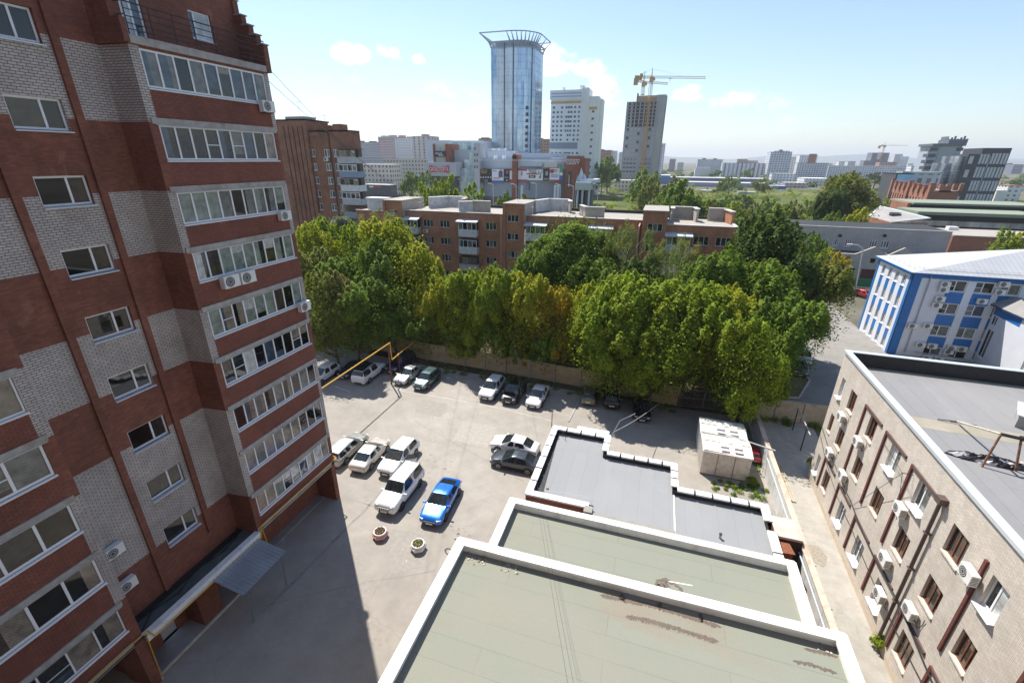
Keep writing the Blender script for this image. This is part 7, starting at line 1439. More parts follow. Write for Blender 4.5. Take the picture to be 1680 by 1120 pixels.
# trees farther out, each placed by its foot or its crown
FT = [('f1', 712, 296, 128, 4.5, 'bright', 'bright leafy tree seen over the left penthouse of the five-storey roof'), ('f2', 740, 292, 132, 5, 'bright', 'bright leafy tree left of the grey entrance of the shopping centre'), ('f1', 765, 305, 126, 4.5, 'bright', 'bright leafy tree over the second penthouse of the five-storey roof'), ('f2', 690, 304, 130, 4, 'bright', 'bright low tree at the left of the group before the mall'),
 ('f2', 672, 284, 230, 6, 'green', 'dark green round tree in front of the plain six-storey building'), ('f1', 690, 283, 235, 6, 'green', 'second dark green tree beside the plain six-storey building'), ('f1', 830, 318, 140, 3.5, 'green', 'small green tree behind the middle of the five-storey roof'), ('f2', 860, 322, 138, 3, 'olive', 'thin olive tree behind the middle stair tower'),
 ('f2', 1000, 259, 380, 11, 'green', 'big round green tree between the white tower and the construction tower'), ('f1', 990, 270, 350, 8, 'green', 'green tree at the foot of the white tower'), ('f1', 1055, 279, 250, 8, 'green', 'green tree left of centre at the foot of the construction tower'), ('f2', 1072, 292, 235, 6, 'olive', 'olive tree right at the foot of the construction tower'),
 ('f1', 1062, 296, 190, 4.5, 'olive', 'olive tree on a bare trunk rising over the scrub'), ('f2', 1120, 300, 150, 7, 'green', 'wide green tree behind the right stair tower penthouse'), ('f1', 1106, 308, 146, 5, 'green', 'green tree left of the wide one behind the penthouse'), ('f1', 1135, 312, 150, 4.5, 'birch', 'pale green tree right of the wide one behind the penthouse'),
 ('f2', 1106, 290, 330, 7, 'olive', 'olive tree at the edge of the warehouses'), ('f1', 1200, 292, 400, 7, 'green', 'green tree in front of the long warehouses'), ('f2', 1190, 294, 410, 6, 'olive', 'olive tree in front of the long warehouses, left of the green one'), ('f1', 1247, 294, 400, 6, 'olive', 'olive tree before the deep blue warehouse'), ('f2', 1178, 305, 390, 5, 'green', 'low green tree by the teal pavilion'), ('f1', 1228, 277, 640, 7, 'green', 'green tree before the white ribbed slab'), ('f2', 1176, 279, 690, 9, 'green', 'green tree at the left end of the white ribbed slab'),
 ('d1', 1398, 289, 168, 8.6, 'olive', 'huge round olive-green tree standing alone on the meadow, right'), ('d1', 1372, 312, 164, 6.0, 'dark', 'darker bushy tree merging into the left of the huge lone tree'), ('f2', 1418, 345, 142, 3.8, 'yellow', 'yellow-green tree below the right of the huge lone tree'), ('f1', 1400, 350, 145, 3, 'orange', 'small orange-tinged tree below the huge lone tree'), ('f1', 1360, 350, 150, 4, 'green', 'green bush tree at the left foot of the huge lone tree'),
 ('f1', 1655, 380, 128, 3.2, 'bright', 'bright green tree over the pale hip roof at the right edge'), ('f2', 1676, 385, 128, 3.2, 'yellow', 'yellow-green tree at the picture edge over the pale hip roof'), ('f2', 1362, 408, 112, 2.6, 'bright', 'bright tree in front of the maroon garage doors'), ('f1', 1345, 385, 116, 2.4, 'green', 'green tree left of the garage doors'), ('f1', 1378, 415, 108, 2.6, 'orange', 'orange-tinged tree in front of the garage doors'),
 ('f2', 1315, 385, 105, 3.8, 'green', 'green tree between the biggest dark tree and the grey hall'), ('f1', 1395, 282, 600, 9, 'dark', 'distant dark tree clump left of the brick mill'), ('f2', 1440, 284, 560, 12, 'dark', 'distant dark tree mass behind the huge lone tree'), ('f1', 1462, 327, 300, 6, 'bright', 'bright green thicket at the foot of the brick mill')]
_wh = ['leftmost', 'second', 'third', 'fourth', 'fifth', 'sixth', 'seventh', 'eighth', 'ninth', 'tenth', 'eleventh', 'twelfth']
for k_, (px, py, Y) in enumerate(((1085, 318, 210), (1148, 322, 170), (1168, 330, 160), (1190, 322, 220), (1208, 333, 170), (1226, 320, 260), (1240, 335, 175), (1258, 326, 230), (1276, 336, 180), (1296, 330, 215), (1312, 338, 185), (1330, 331, 240))): FT.append(('f1' if k_ % 2 else 'f2', px, py, Y, 3.4+.9*(k_ % 3), ['bright', 'birch', 'olive', 'green'][k_ % 4], 'loose bushy meadow tree, %s from the left behind the right end of the five-storey block' % _wh[k_]))
for (pr, px, py, Y, r, mt_, lab) in FT:
    x, z = tpx(px, py, Y); tree(pr, x, Y, max(z, 3.5), r, mt_, lab)
def scatter(name, pts, nl, ls, mat, flat=.7, label=None):
    rg = np.random.RandomState(3); Cs, Ns, Ss, Ts = [], [], [], []
    for (x, y, r, h) in pts:
        n = int(nl*rg.uniform(.6, 1.3)); d = rg.normal(size=(n, 3)); d /= np.linalg.norm(d, axis=1)[:, None]; d[:, 2] = abs(d[:, 2]); Cs.append(np.array([x, y, .05])+d*rg.uniform(.5, 1.05, size=(n, 1))*np.array([r, r, h])); Ns.append(d+np.array([0, 0, .6])+rg.normal(size=(n, 3))*.5); Ss.append(rg.uniform(.6, 1.3, n)*ls); Ts.append(rg.normal(.45, .2, n)+rg.uniform(-.25, .25))
    o = link(name, leafmesh(name, np.concatenate(Cs), np.concatenate(Ns), np.concatenate(Ss), np.concatenate(Ts), mat)); tag(o, label, None, None, 'stuff'); return o
rg = np.random.RandomState(9)
def inmeadow(n, ya, yb, sc):
    out = []
    while len(out) < n:
        y = ya+(yb-ya)*rg.rand()**1.4; x0 = -20-(y-96)*.30; x1 = 25+(y-96)*.62; x = rg.uniform(x0, x1)
        if math.sin(x*.055+1.3)*math.cos(y*.041)+.3*math.sin(x*.13+y*.09) > sc*rg.uniform(-1.2, 1.2): out.append((x, y))
    return out
scatter('scrub', [(x, y, rg.uniform(.8, 2.6)*(1+y/350), rg.uniform(.8, 2.8)*(1+y/500)) for x, y in inmeadow(520, 98, 470, .7)], 60, .42, LF['bright'])
scatter('scrub', [(x, y, rg.uniform(.8, 2.4)*(1+y/350), rg.uniform(.8, 3.0)*(1+y/500)) for x, y in inmeadow(380, 98, 470, .9)], 60, .42, LF['birch'])
pts = []
for _ in range(420):
    y = rg.uniform(420, 1250); x = rg.uniform(-.95*y+60, 1.15*y); 
    pts.append((x, y, rg.uniform(5, 13), rg.uniform(4, 10)))
scatter('distant_trees', pts, 34, 2.2, LF['dark'])
pts = []
for _ in range(90): t_ = rg.rand(); pts.append((-27+31*t_+rg.uniform(-.3, .3), 48.2-1.6*t_-rg.uniform(.1, 2.0), rg.uniform(.2, .6), rg.uniform(.08, .4)))
for _ in range(26): pts.append((rg.uniform(12, 19), 46.7-rg.uniform(.0, .7), rg.uniform(.2, .5), rg.uniform(.3, .8)))
for _ in range(22): pts.append((rg.uniform(7, 10.6), 34.7-rg.uniform(.0, 1.6), rg.uniform(.15, .35), rg.uniform(.08, .3)))
for _ in range(12): pts.append((rg.uniform(10.4, 11.2), rg.uniform(30, 44), rg.uniform(.15, .4), rg.uniform(.1, .5)))
scatter('weeds', pts, 110, .045, LF['green'])
for (px, py, h, r, lab) in ((1440, 1063, 1.0, .45, 'small green bush growing at the foot of the pale brick wall in the alley'), (1330, 775, 1.6, .5, 'green bush at the far corner foot of the pale brick building'), (1232, 795, .8, .45, 'small bright bush by the timber boards at the concrete wall')):
    p = PZ(px, py); tree('s1', p.x, p.y, h, r, 'bright', lab, cat='shrub')
# ================================================================ CARS
random.seed(5)
def paint(name, c, metal=.3, rough=.28):
    if name in MATS: return MATS[name]
    m, nt, b = newmat(name); b.inputs['Base Color'].default_value = (*c, 1); b.inputs['Metallic'].default_value = metal; b.inputs['Roughness'].default_value = rough; b.inputs['Coat Weight'].default_value = 1; b.inputs['Coat Roughness'].default_value = .05
    n = noise(nt, 1.7, 5, .7); nt.links.new(ramp(nt, n, [(.3, (rough-.05,)), (.7, (rough+.12,))]), b.inputs['Roughness']); MATS[name] = m; return m
tyre = plain('tyre', (.018, .018, .018), .8, var=.2); rimm = plain('alloy_rim', (.38, .38, .39), .3, metal=.8, var=.05); rimd = plain('dark_rim', (.06, .06, .065), .35, metal=.6)
cglass = glassm('car_glass', (.018, .024, .028), .04); lampm = plain('headlamp', (.62, .66, .70), .12, var=.05, spec=.8); taill = plain('tail_lamp', (.45, .02, .025), .2, var=.05); trim = plain('car_trim', (.02, .02, .022), .5, var=.1); plate_m = plain('number_plate', (.75, .75, .74), .4, var=0); chrome = plain('chrome', (.6, .6, .62), .15, metal=1., var=0)
KIND = {   # L, W, stations: (x from the rear -1..1 of half length, belt z, top z, belt half-width factor, roof half-width factor, cabin?)
 'sedan': (4.6, 1.80, 1.45, [(-1, .62, .66, .78), (-.97, .86, .93, .92), (-.74, .92, 1.02, .97), (-.42, .93, 1.36, .98), (-.10, .92, 1.45, 1), (-.05, .92, 1.45, 1), (.08, .91, 1.42, 1), (.48, .90, .99, 1), (.78, .80, .88, .97), (.94, .70, .76, .90), (1, .52, .56, .76)], (2, 3, 6, 7)),
 'coupe': (4.75, 1.90, 1.40, [(-1, .60, .70, .70), (-.96, .86, .94, .86), (-.80, .93, 1.03, .95), (-.44, .94, 1.30, .98), (-.10, .92, 1.40, 1), (-.05, .92, 1.40, 1), (.08, .90, 1.38, 1), (.42, .88, .97, 1), (.78, .78, .86, .98), (.94, .68, .74, .92), (1, .50, .54, .78)], (2, 3, 6, 7)),
 'hatch': (4.05, 1.72, 1.52, [(-1, .62, .70, .84), (-.98, .95, 1.02, .95), (-.90, .98, 1.10, .97), (-.72, .97, 1.47, .98), (-.15, .95, 1.53, 1), (-.09, .95, 1.53, 1), (.14, .94, 1.50, 1), (.50, .92, 1.02, 1), (.82, .82, .90, .96), (.95, .70, .78, .88), (1, .5, .56, .74)], (2, 3, 6, 7)),
 'wagon': (4.75, 1.80, 1.50, [(-1, .62, .70, .84), (-.985, .94, 1.00, .95), (-.93, .96, 1.08, .97), (-.80, .95, 1.43, .98), (-.20, .93, 1.50, 1), (-.15, .93, 1.50, 1), (.12, .92, 1.46, 1), (.44, .90, 1.00, 1), (.78, .80, .88, .97), (.94, .70, .76, .90), (1, .52, .56, .76)], (2, 3, 6, 7)),
 'suv': (4.6, 1.86, 1.70, [(-1, .70, .80, .86), (-.985, 1.06, 1.14, .95), (-.94, 1.08, 1.22, .97), (-.78, 1.08, 1.58, .98), (-.22, 1.06, 1.70, 1), (-.17, 1.06, 1.70, 1), (.10, 1.05, 1.64, 1), (.48, 1.02, 1.12, 1), (.80, .94, 1.04, .97), (.95, .84, .92, .92), (1, .60, .66, .80)], (2, 3, 6, 7)),
 'bigsuv': (4.85, 1.92, 1.86, [(-1, .74, .86, .90), (-.99, 1.12, 1.20, .96), (-.96, 1.14, 1.30, .98), (-.88, 1.14, 1.78, .98), (-.30, 1.13, 1.87, 1), (-.25, 1.13, 1.87, 1), (.18, 1.12, 1.83, 1), (.42, 1.10, 1.22, 1), (.82, 1.04, 1.14, .97), (.96, .96, 1.04, .94), (1, .66, .72, .86)], (2, 3, 6, 7))}
CM_ = {}
def car_meshes(kind):
    """one smooth shell, then cut into body, windscreens and side windows"""
    if kind in CM_: return CM_[kind]
    L, Wd, Ht, ST, (r0, r1, w0, w1) = KIND[kind]; hl, hw = L/2, Wd/2; V, F, MI = [], [], []; secs = []
    tallk = kind in ('suv', 'bigsuv'); sill = .30 if tallk else .22
    for i, (fx, zb, zt_, wf) in enumerate(ST):
        w_ = hw*wf; cab = r1 <= i <= w0; edge = i in (0, len(ST)-1)
        s0 = sill+.12 if edge else sill
        wr = w_*.71 if cab else w_*.80; 
        pts = [(w_*.84, s0), (w_*.97, s0+.10), (w_*1.0, (s0+zb)/2), (w_*.975, zb-.05), (w_*.93, zb), (wr if cab else w_*(.70 if i == r0 and kind in ('sedan', 'coupe') else .86), zt_-.055 if cab else zb+(zt_-zb)*.55), (wr*.82, zt_-.012), (0, zt_)]
        sh = .36 if i == w0 else (-(.30 if kind in ('sedan', 'coupe') else .10) if i == r1 else 0)
        q = [(fx*hl+(sh if j_ <= 4 else 0), y, z) for j_, (y, z) in enumerate(pts)]; secs.append(q+[(a_, -y, z) for a_, y, z in q[-2::-1]])
    n = len(secs[0])
    for s in secs: V += s
    for i in range(len(secs)-1):
        for j in range(n-1):
            a, b_ = i*n+j, i*n+j+1; F.append((a, a+n, b_+n, b_)); jj = min(j, n-2-j); m = 0
            if i == w0 and jj >= 5: m = 1
            elif i == r0 and jj >= 5: m = 2
            elif r1 <= i < w0 and jj == 4 and i != r1+1: m = 3
            elif i in (r0, w0) and jj == 4: m = 0
            elif i in (r0, w0) and jj == 5: m = 1 if i == w0 else 2
            MI.append(m)
        F.append((i*n+n-1, (i+1)*n+n-1, (i+1)*n, i*n)); MI.append(4)
    F.append(tuple(range(n))); MI.append(0); k = (len(secs)-1)*n; F.append(tuple(range(k+n-1, k-1, -1))); MI.append(0)
    me = bpy.data.meshes.new('c'); me.from_pydata(V, [], F); me.polygons.foreach_set('material_index', MI)
    for _ in range(5): me.materials.append(trim)
    me.update(); o = bpy.data.objects.new('c', me); COL.objects.link(o); md = o.modifiers.new('s', 'SUBSURF'); md.levels = md.render_levels = 2; md.use_creases = True
    bm = bmesh.new(); bm.from_mesh(me); cr = bm.edges.layers.float.get('crease_edge') or bm.edges.layers.float.new('crease_edge')
    for e in bm.edges:
        ms = {f.material_index for f in e.link_faces}
        if len(ms) > 1 and ms != {0, 4}: e[cr] = .9 if 3 in ms else .65
        elif 0 in ms:
            ja, jb = e.verts[0].index % n, e.verts[1].index % n
            if ja == jb and min(ja, n-1-ja) in (4, 5): e[cr] = .30 if min(ja, n-1-ja) == 4 else .12
    bm.normal_update(); bm.to_mesh(me); bm.free()
    bpy.context.view_layer.update(); ev = o.evaluated_get(bpy.context.evaluated_depsgraph_get()); full = bpy.data.meshes.new_from_object(ev); bpy.data.objects.remove(o)
    res = {}
    for nm, sel in (('body', {0, 4}), ('windscreen', {1}), ('rear_window', {2}), ('side_window', {3})):
        bm = bmesh.new(); bm.from_mesh(full); bmesh.ops.delete(bm, geom=[f for f in bm.faces if f.material_index not in sel], context='FACES')
        for sgn in ((0,) if nm != 'side_window' else (1, -1)):
            b2 = bm.copy()
            if sgn: bmesh.ops.delete(b2, geom=[f for f in b2.faces if f.calc_center_median().y*sgn < 0], context='FACES')
            for f in b2.faces: f.smooth = True; f.material_index = 1 if f.material_index == 4 else 0
            for v in b2.verts:
                if nm != 'body': v.co += Vector((0, 0, -.003))
            m = bpy.data.meshes.new(nm); b2.to_mesh(m); b2.free(); res[nm+(str(sgn) if sgn else '')] = m
        bm.free()
    CM_[kind] = res; return res
def wheel_mesh(r, dark=False):
    mb = MB(); n = 22; P = lambda a, rr, y: (rr*math.cos(a), y, rr*math.sin(a))
    for i in range(n):
        a, b_ = 2*math.pi*i/n, 2*math.pi*(i+1)/n
        for (r0, y0), (r1, y1) in (((r*.66, .02), (r*.93, 0)), ((r*.93, 0), (r, .04)), ((r, .04), (r, .18)), ((r, .18), (r*.9, .22)), ((r*.9, .22), (0, .22))): mb.face([P(a, r0, y0), P(b_, r0, y0), P(b_, r1, y1), P(a, r1, y1)])
    t = mb.mesh('wheel', [tyre], True, uv=False); mb = MB()
    for i in range(n):
        a, b_ = 2*math.pi*i/n, 2*math.pi*(i+1)/n; mb.face([P(a, 0, .07), P(b_, 0, .07), P(b_, r*.62, .06), P(a, r*.62, .06)], 1); mb.face([P(a, r*.6, .02), P(b_, r*.6, .02), P(b_, r*.68, .012), P(a, r*.68, .012)], 0)
    for k in range(5): a = 2*math.pi*k/5; mb.face([P(a-.5, r*.10, .02), P(a+.5, r*.10, .02), P(a+.20, r*.64, .02), P(a-.20, r*.64, .02)], 0)
    return t, mb.mesh('rim', [rimd if dark else rimm, tyre], False, uv=False)
WHE = {False: wheel_mesh(.33), True: wheel_mesh(.33, True)}
def car(kind, x, y, heading, pm, label, dark_rim=False, roof_rails=False, roof_dark=False, grille=None, door_open=False, sc=1.0, low=False, front=True, group='cars parked in the yard', cover=None):
    L, Wd, Ht, ST, idx = KIND[kind]; hl, hw = L/2, Wd/2; t = thing('parked_car', label, 'car', (x, y, 0), R(heading), group); M = WM[t.name]@Matrix.Scale(sc, 4); ms = car_meshes(kind)
    def add(nm, me, mats):
        me = me.copy(); me.materials.clear(); [me.materials.append(q) for q in mats]; return link(nm, me, t, M)
    b = add('body', ms['body'], [pm, trim]); add('windscreen', ms['windscreen'], [cglass]); add('rear_window', ms['rear_window'], [cglass]); add('side_window', ms['side_window1'], [cglass]); add('side_window', ms['side_window-1'], [cglass])
    def piece(nm, mb, m, par=None): return bld(mb, nm, m, par or t, M=M)
    wr = .36 if kind in ('suv', 'bigsuv') else .325; wt_, rt_ = WHE[dark_rim]; wb = .585*L/2 if kind != 'bigsuv' else .575*L/2; k = wr/.33
    mb = MB(); n = 20
    for sx_ in (wb, -wb+.02):
        for sy in (1, -1):
            yo = sy*(hw+.006)
            for i in range(n//2+2):
                a0, a1 = math.pi*(i-1)/(n/2), math.pi*i/(n/2); r0, r1 = wr*.92, wr*1.17; mb.face([(sx_+r0*math.cos(a0), yo, wr+r0*math.sin(a0)), (sx_+r1*math.cos(a0), yo, wr+r1*math.sin(a0)), (sx_+r1*math.cos(a1), yo, wr+r1*math.sin(a1)), (sx_+r0*math.cos(a1), yo, wr+r0*math.sin(a1))])
                mb.face([(sx_, yo-.0, wr), (sx_+r0*math.cos(a0), yo-.002*sy, wr+r0*math.sin(a0)), (sx_+r0*math.cos(a1), yo-.002*sy, wr+r0*math.sin(a1))])
    s_ = .34 if kind in ('suv', 'bigsuv') else .25
    for sy in (1, -1): mb.box(-wb+.4, wb-.4, sy*(hw-.02)-.02, sy*(hw-.02)+.02, s_-.08, s_+.06)
    mb.box(hl-.22, hl+.0, -hw*.5, hw*.5, s_, s_+.12); mb.box(-hl-.0, -hl+.2, -hw*.52, hw*.52, s_, s_+.14); piece('trim', mb, trim)
    for sx_ in (wb, -wb+.02):
        for sy in (1, -1):
            Mx = M@Matrix.Translation(Vector((sx_, sy*(hw+.03), wr)))@(Matrix.Identity(4) if sy < 0 else Matrix.Rotation(math.pi, 4, 'Z'))@Matrix.Diagonal((k, 1, k, 1)); w_ = link('wheel', wt_, t, Mx); link('rim', rt_, w_, Mx)
    zh = ST[-2][1]; zr_ = ST[1][1]; fr = hl*.965
    for sy in (1, -1):
        mb = MB(); q = [(hl*.80, hw*.93), (hl*.93, hw*.86), (hl*.985, hw*.60), (hl*.955, hw*.52), (hl*.86, hw*.72)]; mb.prism([(a, sy*b_) for a, b_ in q], zh-.14, zh+.012); piece('headlight', mb, lampm)
        mb = MB(); mb.box(-hl*.980, -hl*.93, min(sy*hw*.58, sy*hw*.86), max(sy*hw*.58, sy*hw*.86), zr_-.30 if kind in ('sedan', 'coupe') else zr_-.34, zr_-.13 if kind in ('sedan', 'coupe') else zr_-.04); piece('tail_light', mb, taill)
        mb = MB(); mx_ = ST[idx[3]][0]*hl-.22; a = sy*(hw*.90); mb.box(mx_+.08, mx_+.18, min(a, a+sy*.26), max(a, a+sy*.26), ST[idx[3]][1]+.0, ST[idx[3]][1]+.11); piece('mirror', mb, pm)
    mb = MB(); gz = zh-.20; mb.box(hl-.08, hl+.012, -hw*.50, hw*.50, gz-.10, gz+.08)
    if kind in ('suv', 'bigsuv', 'coupe'): mb.box(hl-.08, hl+.014, -hw*.42, hw*.42, gz-.28, gz-.10)
    gg = piece('grille', mb, grille or trim)
    mb = MB()
    for sy in (1, -1):
        for xx in (ST[5][0]*hl-.02, ST[idx[3]][0]*hl-.02+.30, ST[3][0]*hl+.05): mb.box(xx-.008, xx+.008, sy*hw*.978-.008, sy*hw*.978+.008, s_+.16, ST[5][1]-.16)
        for xx in (ST[5][0]*hl-.22, ST[idx[3]][0]*hl-.5): pass
    piece('door_seam', mb, trim)
    if kind == 'bigsuv':
        mb = MB()
        for j in range(6): yy = -hw*.42+hw*.84*j/5; mb.box(hl+.012, hl+.03, yy-.02, yy+.02, gz-.2, gz+.07)
        mb.box(hl+.01, hl+.035, -hw*.5, hw*.5, gz+.07, gz+.11); piece('grille_bar', mb, chrome)
    mb = MB(); mb.box(hl+.01, hl+.03, -.26, .26, s_+.10, s_+.21); piece('number_plate', mb, plate_m); mb = MB(); mb.box(-hl-.03, -hl-.01, -.26, .26, s_+.30, s_+.41); piece('number_plate', mb, plate_m)
    if roof_rails:
        mb = MB()
        for sy in (1, -1): mb.bar((ST[3][0]*hl, sy*hw*.72, Ht-.05), (ST[6][0]*hl-.1, sy*hw*.72, Ht-.03), .05, .06)
        piece('roof_rail', mb, trim)
    if roof_dark: mb = MB(); mb.box(ST[3][0]*hl+.15, ST[6][0]*hl-.1, -hw*.56, hw*.56, Ht-.015, Ht+.012); piece('roof_panel', mb, cglass)
    if door_open:
        mb = MB(); hx = ST[idx[3]][0]*hl-.35; a = R(-58); ca, sa = math.cos(math.pi-a), math.sin(math.pi-a)
        P = lambda d, z, o=0: (hx+ca*d*-1*-1+(-sa)*o, hw+abs(sa)*d+ca*o*.0, z)
        D = [(0, .36), (1.05, .36), (1.10, 1.08), (.0, 1.05)]; mb.face([P(d, z) for d, z in D]); mb.face([(p[0]+.07, p[1]+.02, p[2]) for p in [P(d, z) for d, z in D]][::-1]); mb.face([P(.0, 1.05), P(1.10, 1.08), (P(1.10, 1.08)[0]+.07, P(1.10, 1.08)[1]+.02, 1.08), (P(0, 1.05)[0]+.07, P(0, 1.05)[1]+.02, 1.05)])
        o = piece('door', mb, pm); tag(o, 'open door'); mb = MB(); mb.face([P(.15, 1.06), P(1.08, 1.08), (P(1.0, 1.5)[0], P(1., 1.5)[1]-.12, 1.52), (P(.45, 1.5)[0], P(.45, 1.5)[1]-.12, 1.50)]); piece('door_window', mb, cglass, o)
        mb = MB(); mb.box(hx-1.0, hx-.05, hw-.0, hw+.008, .42, 1.02); piece('door_opening', mb, dark)
    if cover: mb = MB(); mb.face([(ST[4][0]*hl-.9, -hw*.62, Ht-.01), (ST[6][0]*hl, -hw*.62, Ht+.0), (ST[6][0]*hl+.15, -hw*.74, Ht-.10), (ST[4][0]*hl-.9, -hw*.74, Ht-.12)]); mb.face([(ST[4][0]*hl-.9, -hw*.60, Ht+.008), (ST[4][0]*hl-.9, -hw*.5, Ht+.014), (ST[6][0]*hl, -hw*.56, Ht+.01), (ST[6][0]*hl, -hw*.62, Ht+.008)]); piece('reflected_film', mb, cover)
    return t
pw = paint('paint_white', (.74, .74, .74), 0, .3); psil = paint('paint_silver', (.42, .42, .40), .6, .35); pch = paint('paint_champagne', (.60, .57, .50), .35, .35); pbl = paint('paint_blue', (.008, .15, .60), .35, .25); pdk = paint('paint_dark_grey', (.05, .055, .065), .5, .3); pblk = paint('paint_black', (.012, .012, .015), .2, .2)
pnv = paint('paint_navy', (.015, .03, .07), .4, .25); ptl = paint('paint_teal', (.07, .12, .13), .5, .3); pol = paint('paint_olive', (.13, .13, .08), .4, .35); pgr = paint('paint_gunmetal', (.07, .085, .085), .5, .3); pred = paint('paint_red', (.42, .02, .02), .2, .3); pice = paint('paint_ice_silver', (.50, .53, .57), .5, .3)
car('wagon', -24.45, 28.2, 90, psil, 'silver estate car half hidden by the corner of the tall block'); car('sedan', -21.95, 28.1, 93, pch, 'champagne white saloon between the silver estate and the white crossover, tail towards the viewer')
car('suv', -19.25, 28.4, -90, pw, 'white crossover with one door open, behind the big white off-roader', door_open=True); car('bigsuv', -16.95, 24.75, -90, pw, 'big white off-roader with chrome grille and roof rails next to the blue coupe', roof_rails=True, dark_rim=True)
car('coupe', -13.38, 24.75, -86.5, pbl, 'bright blue coupe with black wheels facing the viewer', dark_rim=True)
car('sedan', -10.1, 33.35, 178, pw, 'white saloon parked side-on behind the dark grey saloon'); car('sedan', -9.35, 31.2, 180, pdk, 'dark grey saloon parked side-on against the low building', sc=.98)
car('suv', -15.85, 43.05, -91, pw, 'white crossover first from the left of three cars below the cream fence'); car('suv', -13.2, 43.1, -91, pblk, 'black crossover in the middle of three cars below the cream fence'); car('sedan', -10.45, 43.1, -91, pw, 'white saloon third of three cars below the cream fence', dark_rim=False)
car('wagon', -5.0, 45.55, 93, pol, 'olive estate car in shade, tail towards the viewer, right of the low kerb', sc=.93); car('hatch', -2.55, 45.3, 96, pblk, 'black hatchback with red tail lights in the tree shade', sc=1.02); car('sedan', .75, 44.0, -86, pblk, 'black saloon alone in dappled shade near the bar gate')
car('suv', -36.5, 39.9, -90, pw, 'white crossover nearly hidden behind the tall block under the trees'); car('sedan', -34.15, 42.6, -90, pnv, 'navy saloon in the shade beside the white estate-like off-roader', sc=.98); car('bigsuv', -31.5, 42.1, 91, pw, 'white off-roader with dark glass roof, tail towards the viewer', roof_dark=True, roof_rails=True)
car('bigsuv', -29.3, 45.7, -91, pnv, 'dark off-roader behind the red pipe posts'); car('sedan', -26.85, 43.4, -91, pice, 'pale silver-blue saloon next to the red pipe posts'); car('hatch', -24.0, 42.8, -92, ptl, 'grey-green hatchback at the right end of the left row', sc=1.05)
car('sedan', 19.6, 61.0, -100, pdk, 'dark saloon at the kerb of the side street under the trees', group='cars on the side street'); car('sedan', 21.0, 65.0, -100, pice, 'pale blue saloon behind the dark one on the side street', group='cars on the side street'); car('hatch', 10.75, 39.2, 90, pred, 'red car squeezed between the rear garage and the concrete wall', sc=.62, group='cars by the garages')
q = PZ(1418, 488); car('hatch', q.x, q.y, -60, pred, 'small red car turning at the far end of the side street', group='cars on the side street')
# distant cars on the boulevard and lots
rg2 = random.Random(31); cols = [(pw, 'white'), (pblk, 'black'), (psil, 'silver'), (pdk, 'dark grey'), (pnv, 'navy'), (pred, 'red'), (pch, 'cream')]
bm_ = {}
FC = [(604, 'under the shop with the red sign'), (613, 'left of the row before the shop'), (622, 'second along the row before the shop'), (631, 'third along the row before the shop'), (641, 'right end of the row before the shop'), (652, 'before the plain six-storey building'), (800, 'under the gold-lettered billboard'), (838, 'left of the brick pylon of the mall'), (866, 'right of the brick pylon of the mall'), (902, 'under the fitness billboard'), (941, 'at the red brick sign tower'), (972, 'in front of the mall canopy'), (990, 'right of the mall canopy'), (1160, 'left of the teal pavilion'), (1222, 'before the low grey service building'), (1262, 'before the deep blue warehouse'), (1285, 'right of the deep blue warehouse')]
for k, (px, where) in enumerate(FC):
    Y = 236 if px < 1100 else 476
    p, cname = cols[rg2.randrange(7)]; kd = rg2.choice(['sedan', 'suv', 'hatch']); x = PY(px, 310, Y).x
    o = thing('distant_car', 'tiny %s car on the far road, %s' % (cname, where), 'car', (x, Y, 0), R(rg2.choice([0, 180, 90])), 'tiny cars on the far roads'); me = car_meshes(kd)
    for nm in ('body', 'windscreen', 'rear_window', 'side_window1', 'side_window-1'):
        key = (kd, nm, cname)
        if key not in bm_: m = me[nm].copy(); m.materials.clear(); [m.materials.append(z) for z in ([p, trim] if nm == 'body' else [cglass])]; bm_[key] = m
        link(nm.rstrip('1-').replace('windscreen', 'windscreen'), bm_[key], o, WM[o.name]@Matrix.Translation((0, 0, .1)))
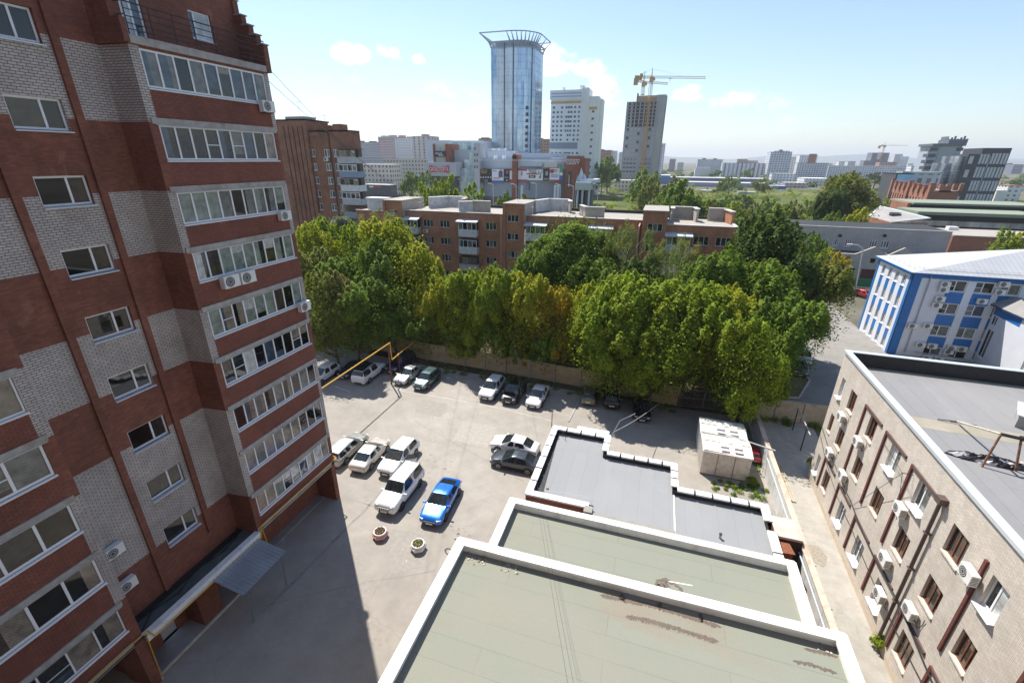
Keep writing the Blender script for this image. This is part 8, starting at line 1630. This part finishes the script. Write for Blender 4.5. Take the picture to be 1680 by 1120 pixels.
# ================================================================ OVERHEAD CABLES
def cable(label, a, b_, d, r, n=30):
    mb = MB(); mb.path(sag(a, b_, d, n), r, 4); o = bld(mb, 'cable', black_rubber if 'dark' in label else plain('cable_grey', (.30, .30, .30), .6)); return tag(o, label, 'cable')
cable('dark wire strung from the tall block towards the top of the white balconies', (-22, 23.3, 29.2), tuple(PY(800, 345, 82)), 3.5, .012); cable('dark wire crossing the sky from the tall block to the distant roofs', (-22, 23.3, 30.0), tuple(PY(760, 320, 88)), 4.5, .012)
a, b_ = PY(553, 505, 50), PY(1345, 665, 47); g = cable('pale festoon wire stretched in front of the tree belt, with a few bulbs', tuple(a), tuple(b_), 1.2, .022, 50)
mb = MB(); L_ = sag(a, b_, 1.2, 50)
for k in (6, 9): mb.tube(L_[k]+Vector((0, 0, -.02)), L_[k]+Vector((0, 0, -.3)), .09, .06, n=8)
o = bld(mb, 'bulb', white_paint, g)
cable('pale service cable from the garage area down to the low building', tuple(PZ(1008, 708, 5.0)), tuple(PY(1095, 650, 46)), .3, .03)
mb = MB(); p = PZ(1002, 716, 4.0); mb.path([p, PZ(1017, 690, 5.0), PZ(1030, 684, 5.2), PZ(1042, 678, 5.2)], .035, 5); o = bld(mb, 'cable_mast', steel); tag(o, 'thin bent metal cable mast on the corner of the low grey roof', 'mast')
p = PZ(905, 700, 4.03); mb = MB(); mb.tube(p, p+Vector((0, 0, 1.4)), .04, n=6); o = bld(mb, 'mast', rust); tag(o, 'short rusty rod standing on the corner coping of the low grey roof', 'mast')
cable('fine dark line hanging down past the green roof, left one', tuple(PY(838, 500, 56)), (.25, 4.5, 13.5), 2.0, .005, 40); cable('fine dark line hanging down past the green roof, right one', tuple(PY(843, 520, 56)), (.42, 4.5, 13.5), 2.2, .005, 40)
# ================================================================ AIR
hm = bpy.data.materials.new('haze'); hm.use_nodes = True; nt = hm.node_tree; nt.nodes.clear(); ho = nt.nodes.new('ShaderNodeOutputMaterial'); hv = nt.nodes.new('ShaderNodeVolumePrincipled')
hv.inputs['Color'].default_value = (.86, .92, 1.0, 1); hv.inputs['Density'].default_value = .00016; hv.inputs['Anisotropy'].default_value = .25; nt.links.new(hv.outputs[0], ho.inputs['Volume'])
mb = MB(); mb.box(-9100, 9100, -3100, 14100, -6.5, 260); o = link('haze', mb.mesh('haze', [hm], uv=False)); o['kind'] = 'stuff'
